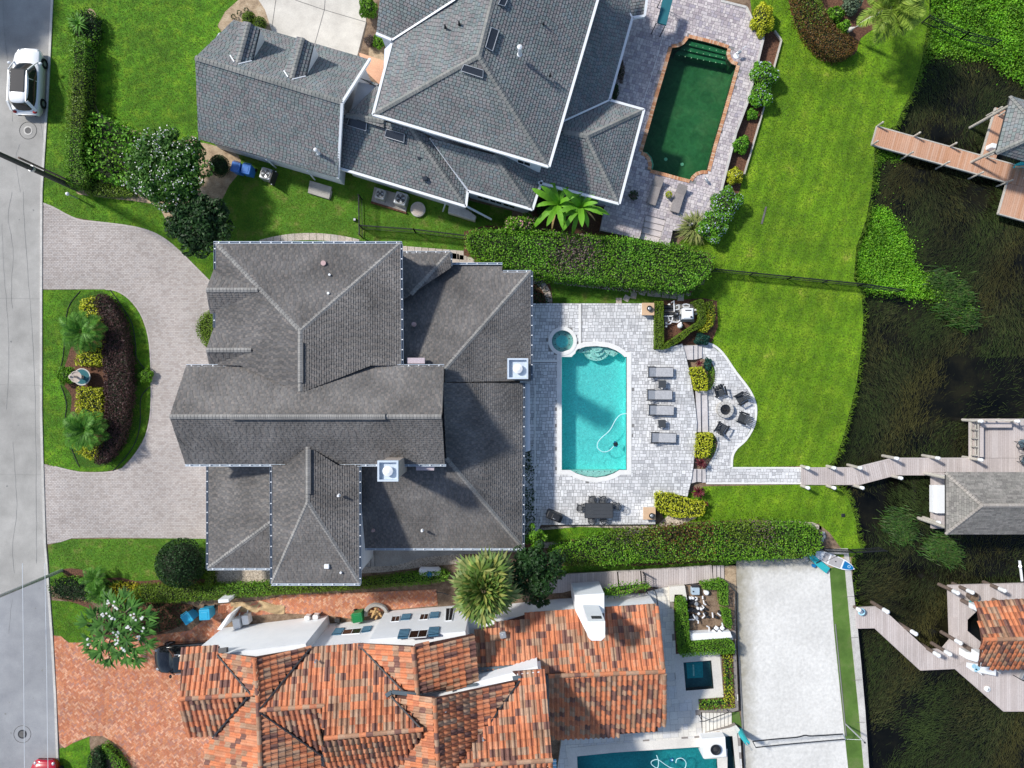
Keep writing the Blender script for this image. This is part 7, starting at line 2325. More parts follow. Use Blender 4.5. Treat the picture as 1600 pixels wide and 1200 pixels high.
for x, y, lab, s in ((369,975, 'white pool heater box at the foot of the big white wall', (.5,.7,.8)),(382,970, 'grey equipment box right of the white heater', (.45,.65,.7))):
 p = P(x, y, .8); p.z = 0
 t = thing('equipment_box', lab, 'equipment box', p, math.radians(10))
 mb = MB(); mb.rbox((0,0, s[2] / 2), s, .06); mb.build('casing', M['trim'] if 'white' in lab else M['metal'], t, local=True)
 MB().tube([(0,.3,.2),(.1,.5,.2),(.1,.5,.0)],.04,6).build('pipe', M['pvc'], t, local=True)
for x, y, lab in ((481,967, 'left of two white meter boxes on top of the big white wall\'s foot'),(494,965.5, 'right of two white meter boxes near the wall corner')):
 t = thing('meter_box', lab, 'meter box', P(x, y, .6) - Vector((0,0,.6)))
 mb = MB(); mb.rbox((0,.12,.55),(.36,.26,.6),.04); mb.build('casing', M['white'], t, local=True)
 MB().tube([(.25,.2,0),(.25,.2,.7)],.05,6).build('pipe', M['dark_metal'], t, local=True)
t = thing('propane_tank', 'white cylindrical tank with a dark blue valve dome beside the gravel strip', 'tank', P(672,893,.5) - Vector((0,0,.5)))
mb = MB()
prof = [(-.78,.05),(-.74,.22),(-.6,.34),(.6,.34),(.74,.22),(.78,.05)]
vs, n = [],14
for x, r in prof:
 for k in range(n): vs.append((x, r * math.cos(2 * math.pi * k / n),.5 + r * math.sin(2 * math.pi * k / n)))
mb.add(vs, [(i * n + k, i * n + (k + 1) % n, (i + 1) * n + (k + 1) % n, (i + 1) * n + k) for i in range(5) for k in range(n)])
mb.build('tank', M['white'], t, local=True, smooth=True)
MB().lathe((0,-.1,.8),[(.2,0),(.2,.1),(.1,.14)],14).build('valve_dome', M['board_blue'], t, local=True)
for x in (-.5,.5): MB().box((x, 0,.1),(.12,.5,.2)).build('saddle', M['kerb'], t, local=True)
t = thing('tarp', 'crumpled tan tarp lying on the brick path beside the clipped hedge', 'tarp', P(400,944,0))
mb = MB()
nx, ny = 26,8
vs = []
for i in range(nx + 1):
 for j in range(ny + 1):
  u, v = i / nx, j / ny
  x = 361 + 84 * u
  y = 940 + 15 * v + 3 * math.sin(u * 9) * (u > .5) + (2 * u)
  p = P(x, y, 0)
  vs.append((p.x, p.y, .05 + .06 * math.sin(u * 17 + v * 3) * math.sin(v * 7 + u * 8) + .22 * max(0, math.sin((u - .55) * 8)) * math.sin(math.pi * v) * (u > .55)))
mb.add(vs, [(i * (ny + 1) + j, i * (ny + 1) + j + 1,(i + 1) * (ny + 1) + j + 1,(i + 1) * (ny + 1) + j) for i in range(nx) for j in range(ny)])
mb.build('sheet', M['canvas'], t)
t = thing('firewood_nook', 'curved stone fire nook holding split logs at the foot of the shuttered wall', 'fire nook', P(588,960,0))
mb = MB(); mb.tube([P(588 + 17 * math.cos(a),960 + 15 * math.sin(a),.3) for a in np.linspace(math.pi * .95, math.pi * 2.0,14)],.16,6); mb.build('rim', M['path_concrete'], t)
for k in range(9):
 a = random.uniform(0,3.14); p = P(588 + random.uniform(-7,7),958 + random.uniform(-4,4),.15 + .05 * k)
 d = Vector((math.cos(a), math.sin(a),0)) * .28
 MB().tube([p - d, p + d],.07,6).build('log', M['firewood'], t)
t = thing('utility_box', 'small black box on the brick path under the white wall corner', 'utility box', P(529,967,0))
mb = MB(); mb.rbox((0,0,.2),(.34,.3,.4),.04); mb.build('casing', M['black'], t, local=True); mb = MB(); mb.rbox((0,0,.41),(.36,.32,.03),.04); mb.build('lid', M['dark_metal'], t, local=True)
# pool equipment inside the clipped hedge pen
def equip(label, px, py, z):
 return thing('pool_pump', label, 'pool pump', P(px, py, z))
t = thing('pool_heater', 'white pool heater cabinet inside the V-shaped hedge pen', 'pool heater', P(1075,490,.8) - Vector((0,0,.8)))
mb = MB(); mb.rbox((0,0,.42),(.78,.76,.8),.05); mb.build('cabinet', M['trim'], t, local=True)
mb = MB(); mb.rbox((0,.0,.85),(.66,.64,.05),.04); mb.build('lid', M['white'], t, local=True)
mb = MB(); mb.box((0,.22,.885),(.42,.07,.02)); mb.build('vent_slot', M['dark_metal'], t, local=True)
MB().lathe((.2,-.24,.88),[(.07,0),(.07,.06)],10).build('control_knob', M['black'], t, local=True)
MB().slab([P2([(1052,475),(1085,475),(1085,503),(1038,503),(1038,485)],.04)],.05).build('pad', M['path_concrete'], t)
for x, y, lab in ((1042,480, 'dark pool pump in the hedge pen\'s upper left'),(1041,491, 'dark pool pump in the hedge pen below the first pump')):
 t = equip(lab, x, y, .04)
 MB().tube([(-.25,0,.22),(.2,0,.22)],.14,10).build('motor', M['black'], t, local=True)
 MB().lathe((.3,0,.05),[(.13,0),(.13,.3),(.1,.36)],12).build('strainer', M['dark_metal'], t, local=True)
 MB().box((0,0,.05),(.5,.28,.1)).build('base', M['black'], t, local=True)
t = thing('pool_filter', 'round dark filter tank in the middle of the hedge pen', 'pool filter', P(1054,492,.04))
MB().lathe((0,0,0),[(.2,0),(.22,.1),(.22,.6),(.14,.72),(.04,.76)],16).build('tank', M['black'], t, local=True)
MB().lathe((0,0,.74),[(.05,0),(.05,.08)],8).build('valve', M['metal'], t, local=True)
t = thing('pool_pipes', 'white pool pipework running between the pumps and heater in the hedge pen', 'pipework', P(1055,490,0))
for pts in ([(1049,473,.3),(1053,470,.5),(1053.5,484,.5),(1054,490,.5)],[(1056,478,.4),(1061,476,.4),(1061,483,.4),(1055,484,.4)],[(1037,494,.3),(1050,494,.4),(1054,492,.4)],[(1044,494,.35),(1046,501,.35),(1050,501,.35),(1051,496,.35)],[(1050,503,.3),(1059,503.5,.3),(1062,501,.3),(1062,494,.3),(1058,494,.3)],[(1043,507,.2),(1048,505,.3),(1050,501,.3)],[(1067,476,.5),(1072,475,.5),(1077,476,.5),(1077,480,.5),(1068,480,.5),(1067,476,.5)]):
 MB().tube([P(*q) for q in pts],.045,6).build('pipe', M['pvc'], t)
for x, y in ((1062,509),(1064,505),(1046,476),(1088,484),(1088,490),(1041,505),(1041,510)):
 p = P(x, y, .25); MB().lathe((p.x, p.y, 0),[(.09,0),(.09,.25),(.05,.32)],10).build('valve', M['white'], t)
MB().ball(P(1062.5,509,.3),.2,10,6).build('valve_dome', M['pvc'], t)
# second equipment yard beside the sand court
t = thing('pool_heater', 'pale blue pool heater cabinet in the yard beside the sand court', 'pool heater', P(1087,924,.8) - Vector((0,0,.8)))
mb = MB(); mb.rbox((0,0,.42),(.56,.5,.8),.05); mb.build('cabinet', flatm('pale_blue_paint', (.42,.52,.6)), t, local=True)
MB().lathe((-.18,0,.82),[(.05,0),(.05,.05)],8).build('control_knob', M['black'], t, local=True)
mb = MB(); mb.box((0,.34,.4),(.5,.12,.7)); mb.build('vent_panel', M['dark_metal'], t, local=True)
for i, (x, y) in enumerate(((1081,941),(1081,963),(1079,952))):
 t = thing('pool_pump', ['upper', 'lower', 'middle'][i] + ' black pool pump along the hedge in the sand court equipment yard', 'pool pump', P(x, y, PAT_Z))
 MB().tube([(-.2,0,.2),(.12,.1,.2)],.14,10).build('motor', M['black'], t, local=True)
 MB().lathe((.24,-.02,.02),[(.15,0),(.15,.3),(.1,.38)],12).build('strainer', M['metal'] if i != 2 else M['black'], t, local=True)
 MB().box((.05,0,.04),(.6,.28,.08)).build('base', M['black'], t, local=True)
for i, (x, y) in enumerate(((1115,982),(1124,982))):
 t = thing('filter_tank', ['left', 'right'][i] + ' of two white filter cylinders by the low white wall', 'filter tank', P(x, y, PAT_Z), math.radians(55))
 MB().tube([(-.3,0,.35),(.3,0,.35)],[.15,.15],12).build('tank', M['white'], t, local=True)
 MB().tube([(-.02,0,.35),(.06,0,.35)],.17,12).build('band', M['black'], t, local=True)
 MB().box((0,0,.1),(.4,.2,.2)).build('saddle', M['dark_metal'], t, local=True)
t = thing('pool_pipes', 'tangle of white valves and pipes in the sand court equipment yard', 'pipework', P(1098,955, PAT_Z))
for pts in ([(1086,933,.7),(1089,934,.7),(1089,937,.7),(1086,938,.7)],[(1098,931,.7),(1098,936,.7)],[(1099,938,.7),(1100,943,.8),(1103,945,.8)],[(1097,946,.7),(1100,949,.7),(1098,951,.7)],[(1075,954,.7),(1083,954,.7)],[(1083,960,.8),(1086,966,.8),(1091,970,.8),(1091,974,.8)],[(1076,968,.7),(1085,968,.7)],[(1097,966,.7),(1101,962,.7),(1099,958,.7)],[(1113,957,.7),(1114,965,.7)],[(1104,978,.8),(1108,980,.8),(1108,988,.8),(1116,988,.8)],[(1128,973,.8),(1130,980,.8),(1130,987,.8),(1124,988,.8)],[(1121,958,.8),(1126,962,.8)]):
 MB().tube([P(*q) for q in pts],.05,6).build('pipe', M['pvc'], t)
for x, y in ((1104,926, ),(1079,935),(1083,935),(1091,951),(1096,952),(1092,959),(1081,938),(1103,952),(1103,958),(1125,957),(1120,965),(1106,964)):
 p = P(x, y, .7); MB().lathe((p.x, p.y, PAT_Z),[(.1,0),(.1,.25),(.05,.3)],10).build('valve', M['pvc'] if (x + y) % 3 else M['black'], t)
p = P(1104,926,.7); MB().lathe((p.x, p.y, PAT_Z),[(.17,0),(.17,.3),(.12,.34)],14).build('skimmer_pot', M['white'], t)
t = thing('garden_wall', 'low white wall below the sand court equipment yard', 'wall', P(1110,993, PAT_Z))
MB().slab([P2([(1079,990),(1141,987),(1144,996),(1079,1001)], PAT_Z + .6)],.6).build('wall', M['stucco'], t)
MB().slab([P2([(1078,996),(1145,993),(1146,1000),(1078,1003)], PAT_Z + .12)],.12).build('footing', M['travertine'], t)
t = thing('garden_wall', 'white corner wall at the north end of the equipment yard hedge', 'wall', P(1062,920, PAT_Z))
MB().slab([P2([(1046,917),(1070,915),(1074,938),(1068,938),(1067,929),(1054,929),(1053,940),(1047,940)], PAT_Z + .35)],.36).build('wall', M['travertine'], t)
# fire-bowl pedestal in the blue pool
t = thing('fire_pedestal', 'square white pedestal with a round black fire bowl at the blue pool', 'pedestal', P(1115,1169,.3))
w = P2([(1097,1154),(1133,1151.5),(1135,1182),(1099,1185)], PAT_Z + .75)
MB().slab([w],1.5).build('plinth', M['white'], t)
p = P(1118,1171, PAT_Z + .85)
bw = thing('fire_bowl', 'round black fire bowl on the white pedestal at the blue pool', 'bowl', (p.x, p.y, PAT_Z + .75))
MB().lathe((0,0,0),[(.2,0),(.36,.14),(.36,.18),(.3,.18),(.24,.1)],22).build('bowl', M['black'], bw, local=True)
MB().lathe((0,0,.08),[(.26,0),(.1,.03)],14).build('lava_bed', M['lava'], bw, local=True)
hs = thing('pool_hose', 'pale blue cleaner hose looping in the blue pool at the bottom edge', 'hose', P(1050,1195, PAT_Z - .3))
hp = smooth_px([(1026,1180),(1029,1190),(1027,1200),(1018,1194),(1019,1189),(1028,1187),(1040,1195),(1050,1200),(1068,1202),(1072,1192),(1066,1185),(1058,1186),(1056,1192)], k=5)
MB().tube([P(x, y, PAT_Z - .33) for x, y in hp],.028,5).build('hose', M['hose'], hs)
t = thing('pool_cleaner', 'blue pool cleaner robot in the blue pool at the bottom edge', 'pool cleaner', P(1050,1187, PAT_Z - .45),.4)
mb = MB(); mb.ball((0,0,0),(.17,.14,.12),10,6); mb.build('body', M['board_blue'], t, local=True)
mb = MB(); mb.ball((.02,.02,.1),(.07,.06,.05),8,5); mb.build('float', M['hose'], t, local=True)
t = thing('beach_towel', 'blue striped towel over the pool edge below the tile roof', 'towel', P(866,1190, PAT_Z + .02))
MB().slab([P2([(863,1187),(869,1186),(870,1212),(864,1213)], PAT_Z + .05)],.03).build('cloth', flatm('blue_towel', (.2,.45,.6)), t)
mb = MB()
for k in range(4): mb.slab([P2([(863.5,1189 + 6 * k),(869.5,1188.5 + 6 * k),(869.6,1190.5 + 6 * k),(863.6,1191 + 6 * k)], PAT_Z + .06)],.01)
mb.build('stripe', M['white'], t)
# volleyball net, poles, wraps, boards
t = thing('volleyball_net', 'volleyball net with dark tapes across the white sand court', 'net', P(1240,1155,1.2))
tp_ = [(1176,1158.5,2.2),(1210,1155,2.18),(1245,1152,2.17),(1258,1149,2.17),(1270,1150,2.18),(1317,1147,2.2)]
bt_ = [(1181,1168,1.25),(1240,1162,1.22),(1321,1155,1.25)]
def bez(pts, n):
 q = smooth_px(pts, k=n); return [P(*a) for a in q]
MB().tube(bez(tp_, 4),.045,5).build('top_tape', M['black'], t)
MB().tube(bez(bt_, 8),.04,5).build('bottom_tape', M['black'], t)
MB().beam(P(*tp_[0]), P(*bt_[0]),.05,.05).build('side_tape', M['dark_metal'], t)
MB().beam(P(*tp_[-1]), P(*bt_[-1]),.06,.06).build('side_tape', M['white'], t)
mb = MB()
A, B = bez(tp_, 12), bez(bt_, 30)
for i in range(24):
 s = i / 23
 def at(L_, s):
  k = s * (len(L_) - 1); j = min(int(k), len(L_) - 2); return L_[j].lerp(L_[j + 1], k - j)
 mb.beam(at(A, s), at(B, s),.003,.003)
mb.build('mesh_cords', M['grey_fabric'], t)
t = thing('net_post', 'slanted pale metal net post on the turf strip by the seawall', 'post', P(1320,1130,0))
MB().tube([P(1321,1131,0), P(1350,1159,2.3)],.05,7).build('pole', M['metal'], t)
MB().tube([P(1323,1155,1.8), P(1347,1156,2.2)],.012,4).build('guy_rope', M['white'], t)
MB().lathe(P(1351,1160,2.3),[(.06,0),(.06,.06)],8).build('cap', M['black'], t)
t = thing('net_post', 'net post wrapped in turquoise padding at the court\'s west side', 'post', P(1157,1142,0))
MB().tube([P(1156,1141,0.05), P(1160,1150,.9), P(1168,1161,1.9)],[.2,.2,.17],10).build('padding', M['teal'], t)
MB().tube([P(1166,1160,1.85), P(1175,1172,2.4)],.05,7).build('pole', M['metal'], t)
t = thing('paddle_board', 'white paddle board with grey pad and blue nose lying on the turf end', 'paddle board', P(1303,876,.1), math.radians(-22))
L_ = 3.0
ol = []
for i in range(25):
 s = -1 + 2 * i / 24
 w_ = .39 * max(1 - abs(s + .05) ** 2.6,0) ** .62
 ol.append((s * L_ / 2, w_))
outl = ol + [(x, -y) for x, y in reversed(ol[1:-1])]
mb = MB(); mb.slab([[Vector((x, y, .16)) for x, y in outl]],.11); mb.build('deck', M['white'], t, local=True)
def pad(x0, x1, k, m, nm, z):
 q = [(x, y * k) for x, y in ol if x0 <= x <= x1]
 mb = MB(); mb.slab([[Vector((x, y, z)) for x, y in q + [(x, -y) for x, y in reversed(q)]]],.01); mb.build(nm, m, t, local=True)
pad(-.95,-.5,.86, M['board_grey'], 'tail_pad', .175)
pad(-.48,.55,.86, M['board_grey'], 'deck_pad', .175)
pad(.6,1.4,.8, M['board_blue'], 'nose_panel', .175)
MB().lathe((.05,0,.175),[(.045,0),(.045,.02)],10).build('handle', M['black'], t, local=True)
mb = MB(); mb.tube([(1.05 + .09 * math.cos(a),.02 + .09 * math.sin(a),.182) for a in np.linspace(0,6.28,13)[:-1]],.015,4, closed=True)
mb.build('emblem', M['hose'], t, local=True)
pd = thing('paddle', 'dark paddle lying across the grey pad of the paddle board', 'paddle', P(1299,873,.28), math.radians(12))
MB().tube([(-.4,-.1,0),(.35,.08,0)],.014,6).build('shaft', M['dark_metal'], pd, local=True)
mb = MB(); mb.ball((.42,.1,0),(.1,.05,.015),8,4); mb.build('blade', M['dark_metal'], pd, local=True)
t = thing('rolled_float', 'turquoise float mat propped beside the paddle board', 'float', P(1280,880,.1))
MB().slab([P2([(1262,868),(1270,866),(1297,888),(1291,896),(1276,884)],.28)],.16).build('mat', M['teal'], t)
MB().beam(P(1275,880,.32), P(1283,876,.32),.06,.04).build('strap', M['dark_metal'], t)
MB().lathe(P(1270,883,0),[(.12,0),(.12,.25)],8).build('wheel', M['board_blue'], t)
t = thing('white_rock', 'cluster of pale stones at the end of the lower hedge', 'rocks', P(1286,834,0))
for k, (x, y) in enumerate(((1286,833),(1288,838),(1285,843),(1259,871),(1260,875))):
 p = P(x, y, .1); mb = MB(); mb.ball((p.x, p.y, .1),(random.uniform(.1,.2), random.uniform(.1,.2),.12),7,5); mb.build('stone', M['kerb'], t)
t = thing('drain_box', 'small dark drain box in the lawn above the lower hedge corner', 'drain box', P(1317,805,0))
mb = MB(); mb.rbox((0,0,.04),(.24,.24,.08),.03); mb.build('casing', M['dark_metal'], t, local=True); mb = MB(); mb.rbox((0,0,.09),(.2,.2,.02),.03); mb.build('lid', M['black'], t, local=True)
t = thing('drain_slot', 'thin dark drain slot in the lawn beside the flowering hedge', 'drain', P(1193,337,0))
MB().beam(P(1197,323,.02), P(1190,350,.02),.12,.05).build('frame', M['crack'], t)
t = thing('garden_light', 'small dark garden light on the grass beside the picket fence', 'garden light', P(555,344,0))
mb = MB(); mb.box((0,0,.1),(.2,.2,.2)); mb.build('housing', M['dark_metal'], t, local=True); mb = MB(); mb.box((0,0,.22),(.14,.14,.03)); mb.build('lens', M['metal'], t, local=True)
t = thing('lamp_post', 'short white-topped lamp post on the verge by the utility pole', 'lamp post', P(122,310,0))
MB().lathe((0,0,0),[(.05,0),(.05,1.1)],8).build('post', M['metal'], t, local=True)
mb = MB(); mb.ball((0,0,1.2),.13,10,7); mb.build('globe', M['white'], t, local=True)
# tiered fountain on the island
f = P(136,589,0)
t = thing('fountain', 'tiered grey fountain with a wide pale basin in the road island', 'fountain', (f.x, f.y, 0))
MB().lathe((0,0,0),[(.3,0),(.3,.35),(.52,.5),(.58,.56),(.6,.62),(.54,.62),(.48,.54),(.2,.5)],28).build('lower_basin', M['kerb'], t, local=True)
MB().lathe((0,0,0),[(.14,.5),(.12,1.1),(.36,1.25),(.4,1.31),(.34,1.31),(.3,1.26),(.1,1.24)],22).build('upper_basin', M['stone'], t, local=True)
MB().lathe((0,0,0),[(.08,1.24),(.07,1.7),(.16,1.78),(.18,1.82),(.1,1.84),(.03,1.98)],14).build('finial', M['stone'], t, local=True)
mb = MB(); mb.flat([[Vector((.5 * math.cos(a),.5 * math.sin(a),.58)) for a in np.linspace(0,2 * math.pi, 25)[:-1]]]); mb.build('fountain_water', M['pool_deep'], t, local=True)
# ------------------------------------------------------------------ VEGETATION
def hg(label, poly, h, leaf, **k): return hedge('hedge', label, 'hedge', poly, h, leaf, **k)
hg('big loose green hedge between the two pools, with bare twiggy patches', smooth_px([(730,366),(745,359),(800,358),(860,362),(940,369),(1010,375),(1080,386),(1108,396),(1114,410),(1108,428),(1088,446),(1066,453),(1000,446),(920,438),(850,432),(790,416),(748,402),(733,388)], closed=True, k=3),2.1, M['leaf_mid'], size=.115, dens=2.9, rough=.16, extra=[(M['leaf_glossy'],.3,.9),(M['leaf_brown'],.06,.55)])
hg('long lower hedge with rusty brown patches between the lawn and the boardwalk', smooth_px([(864,858),(900,850),(960,836),(1040,828),(1120,822),(1180,819),(1262,821),(1281,832),(1284,850),(1274,866),(1240,872),(1180,875),(1100,876),(1000,880),(930,884),(880,884),(862,874)], closed=True, k=3),1.7, M['leaf_mid'], size=.115, dens=2.9, rough=.14, extra=[(M['leaf_olive'],.3,.8),(M['leaf_rust'],.1,.4),(M['leaf_brown'],.03,.7)])
hg('clipped hedge along the verge between the road and the upper lawn', smooth_px([(110,62),(131,60),(132,100),(130,150),(128,200),(125,250),(134,270),(128,286),(104,288),(100,250),(103,200),(105,150),(108,100)], closed=True, k=3),1.6, M['leaf_mid'], size=.1, dens=2.6, cut=True, extra=[(M['leaf_olive'],.4,.6)])
hg('low olive hedge strip linking the verge hedge to the flowering tree', [(126,287),(150,285),(200,291),(208,304),(180,306),(135,304)],.7, M['leaf_olive'], size=.1, dens=2.6, cut=True)
hg('dense glossy shrub mass filling the bed corner below the upper lawn', smooth_px([(140,178),(160,180),(190,195),(225,210),(250,222),(262,240),(250,270),(215,286),(190,290),(155,278),(137,262),(135,215)], closed=True, k=3),1.1, M['leaf_glossy'], size=.2, dens=2.8, rough=.2, extra=[(M['leaf_mid'],.2,1.2)])
hg('long clipped olive hedge between the house wall and the brick path', smooth_px([(212,918),(330,916),(420,912),(500,908),(562,908),(640,898),(694,893),(696,908),(640,915),(560,921),(440,929),(330,938),(215,942)], closed=True, k=2),1.0, M['leaf_olive'], size=.09, dens=2.8, cut=True, extra=[(M['leaf_mid'],.35,.5)])
hg('low dark groundcover hedge along the road side of the lower bed', smooth_px([(78,905),(110,902),(160,908),(205,916),(208,938),(160,942),(120,938),(80,932)], closed=True, k=2),.45, M['leaf_mid'], size=.1, dens=2.4, extra=[(M['leaf_dark'],.4,1)])
hg('olive clipped hedge wall standing by the garage corner', [(318,884),(328,884),(330,918),(320,918)],1.1, M['leaf_olive'], size=.09, dens=2.6, cut=True)
hg('plum-coloured crescent hedge on the road island', smooth_px([(147,466),(156,459),(168,470),(182,490),(191,520),(198,560),(200,605),(196,640),(188,680),(174,708),(158,724),(146,722),(152,700),(160,670),(162,620),(159,560),(158,510),(150,482)], closed=True, k=3),1.2, M['leaf_plum'], size=.11, dens=3, cut=True)
hg('lime hedge block at the north tip of the road island', smooth_px([(122,476),(132,466),(146,464),(154,476),(158,500),(140,500),(128,492)], closed=True, k=3),.8, M['leaf_lime'], size=.13, dens=2.6)
hg('lime hedge block between the upper palm and the fountain', [(124,545),(140,540),(158,532),(158,570),(118,571),(115,562)],.8, M['leaf_lime'], size=.13, dens=2.6)
hg('lime hedge block just below the fountain', [(118,605),(158,607),(158,648),(150,656),(118,652)],.8, M['leaf_lime'], size=.13, dens=2.6)
hg('lime hedge block at the south tip of the road island', smooth_px([(112,694),(125,700),(160,688),(158,700),(146,718),(135,716),(120,706)], closed=True, k=3),.8, M['leaf_lime'], size=.13, dens=2.6)
hg('half-round clipped green bush against the house front', smooth_px([(330,487),(318,489),(308,500),(306,514),(311,528),(322,542),(330,530)], closed=True, k=3),.8, M['leaf_olive'], size=.09, dens=3, cut=True)
hg('clipped hedge bar on the pool side of the V-shaped pen', [(1023,471),(1037,470),(1038,546),(1023,545)],.95, M['leaf_olive'], size=.07, dens=3, cut=True, rough=.03)
hg('clipped hedge arm slanting up the V-shaped pen to its rounded end', smooth_px([(1039,537),(1055,527),(1072,515),(1090,503),(1093,490),(1088,476),(1083,471),(1097,467),(1101,474),(1104,488),(1104,500),(1098,510),(1080,519),(1068,530),(1050,541),(1040,545)], closed=True, k=2),.95, M['leaf_olive'], size=.07, dens=3, cut=True, rough=.03)
hg('yellowish outer hedge hugging the rounded end of the V-shaped pen', smooth_px([(1104,474),(1113,470),(1117,482),(1117,500),(1110,513),(1100,518),(1094,515),(1104,504),(1107,490)], closed=True, k=2),.75, M['leaf_lime'], size=.09, dens=2.8, extra=[(M['leaf_olive'],.5,1.5)])
hg('lime hedge block north of the patio benches', [(1078,575),(1098,573),(1104,585),(1107,600),(1106,610),(1086,610)],.8, M['leaf_lime'], size=.12, dens=2.8, cut=True, rough=.05)
hg('lime hedge block south of the patio benches', [(1088,677),(1114,677),(1114,695),(1107,714),(1096,716),(1086,712)],.8, M['leaf_lime'], size=.12, dens=2.8, cut=True, rough=.05)
hg('long lime hedge at the deck\'s south-east corner', smooth_px([(1024,771),(1040,770),(1062,775),(1082,782),(1102,786),(1103,794),(1098,806),(1080,808),(1060,809),(1040,804),(1026,796)], closed=True, k=2),.8, M['leaf_lime'], size=.12, dens=2.8, cut=True, rough=.05)
hg('small yellow shrub patch behind the white-flowering rosette tree', smooth_px([(172,914),(195,914),(218,920),(219,934),(200,940),(190,942),(172,930)], closed=True, k=2),.8, M['leaf_yellow'], size=.13, dens=2.6)
hg('clipped hedge bar west of the sand court equipment yard', [(1057,936),(1072,935),(1076,960),(1078,1004),(1064,1026),(1060,990)],1.25, M['leaf_mid'], size=.08, dens=3, cut=True, rough=.04, z0=PAT_Z - .3)
hg('clipped hedge bar south of the low white wall by the dark spa', [(1078,1004),(1140,999),(1148,1006),(1149,1022),(1100,1024),(1066,1027)],1.25, M['leaf_mid'], size=.08, dens=3, cut=True, rough=.04, z0=PAT_Z - .3)
hg('clipped hedge corner at the north-east of the equipment yard', [(1096,912),(1130,907),(1138,912),(1138,946),(1126,947),(1124,922),(1100,922)],1.1, M['leaf_mid'], size=.08, dens=3, cut=True, rough=.04)
hg('short clipped hedge piece between the equipment yard and the sand', [(1128,951),(1142,953),(1145,975),(1141,984),(1133,978)],1.1, M['leaf_mid'], size=.08, dens=3, cut=True, rough=.04)
hg('low yellow-green L-shaped planting strip beside the dark spa', [(1130,1022),(1143,1021),(1148,1106),(1094,1110),(1094,1096),(1133,1092)],.3, M['leaf_lime'], size=.1, dens=1.6, z0=PAT_Z, extra=[(M['leaf_mid'],.6,1.5)])
hg('rust and green crescent hedge in the lakeside bed by the leaning palm', smooth_px([(1240,-30),(1278,-30),(1284,0),(1296,26),(1310,44),(1328,56),(1341,64),(1338,76),(1322,87),(1300,88),(1283,76),(1264,54),(1250,28),(1244,0)], closed=True, k=3),1.1, M['leaf_rust'], size=.1, dens=3, cut=True, extra=[(M['leaf_olive'],.25,.6)])
hg('creeper growth trailing over the low white wall beside the chimney', smooth_px([(944,925),(960,918),(1000,914),(1018,916),(1000,922),(980,928),(950,931)], closed=True, k=2),.7, M['leaf_mid'], size=.12, dens=2.4, rough=.15, z0=1.3)
hg('dark planter hedge sweeping through the bottom left bed', smooth_px([(158,1168),(166,1166),(182,1184),(196,1204),(200,1250),(186,1250),(176,1200)], closed=True, k=2),.7, M['leaf_mid'], size=.1, dens=2.6, cut=True)
hg('dark clipped hedge at the lawn side of the bottom left bed', smooth_px([(140,1176),(154,1172),(158,1200),(156,1250),(136,1250),(136,1200)], closed=True, k=2),.8, M['leaf_dark'], size=.1, dens=2.6, cut=True)
hg('small hedge mass under the top-left strap plant', smooth_px([(112,20),(132,12),(148,24),(150,50),(140,68),(118,62),(106,44)], closed=True, k=2),.9, M['leaf_mid'], size=.12, dens=2.6, extra=[(M['leaf_dark'],.4,1)])
# flowering hedges and shrubs of the upper deck
shrub('shrub', 'yellow-green flowering shrub at the deck\'s north-east corner', 'shrub', 1190,30,17,1.3, M['leaf_lime'], size=.16, n=700, ry=26, flowers=None)
shrub('flowering_shrub', 'tall pale-flowered shrub, upper half of the deck bed pair', 'shrub', 1194,117,19,1.4, M['leaf_glossy'], size=.16, n=800, flowers=M['petal_blue'], nf=120, ry=24)
shrub('flowering_shrub', 'pale-flowered shrub just below its taller twin in the deck bed', 'shrub', 1188,148,18,1.2, M['leaf_glossy'], size=.15, n=700, flowers=M['petal_blue'], nf=80, ry=20)
shrub('shrub', 'small lone green tuft in the middle of the deck bed', 'shrub', 1175,179,8,.6, M['leaf_glossy'], size=.14, n=250)
shrub('shrub', 'round green shrub in the deck bed opposite the green pool\'s south end', 'shrub', 1158,226,13,.9, M['leaf_glossy'], size=.15, n=450)
shrub('shrub', 'yellow-green shrub in the deck bed near its south corner', 'shrub', 1147,275,13,.9, M['leaf_lime'], size=.15, n=420, flowers=M['petal'], nf=25)
shrub('flowering_shrub', 'pale blue flowering shrub at the east side of the deck\'s south corner', 'shrub', 1135,318,22,1.5, M['leaf_glossy'], size=.15, n=900, flowers=M['petal_blue'], nf=190, ry=26)
shrub('flowering_shrub', 'pale blue flowering shrub next to the feathery grass clump', 'shrub', 1113,355,22,1.4, M['leaf_glossy'], size=.15, n=900, flowers=M['petal_blue'], nf=180, ry=24)
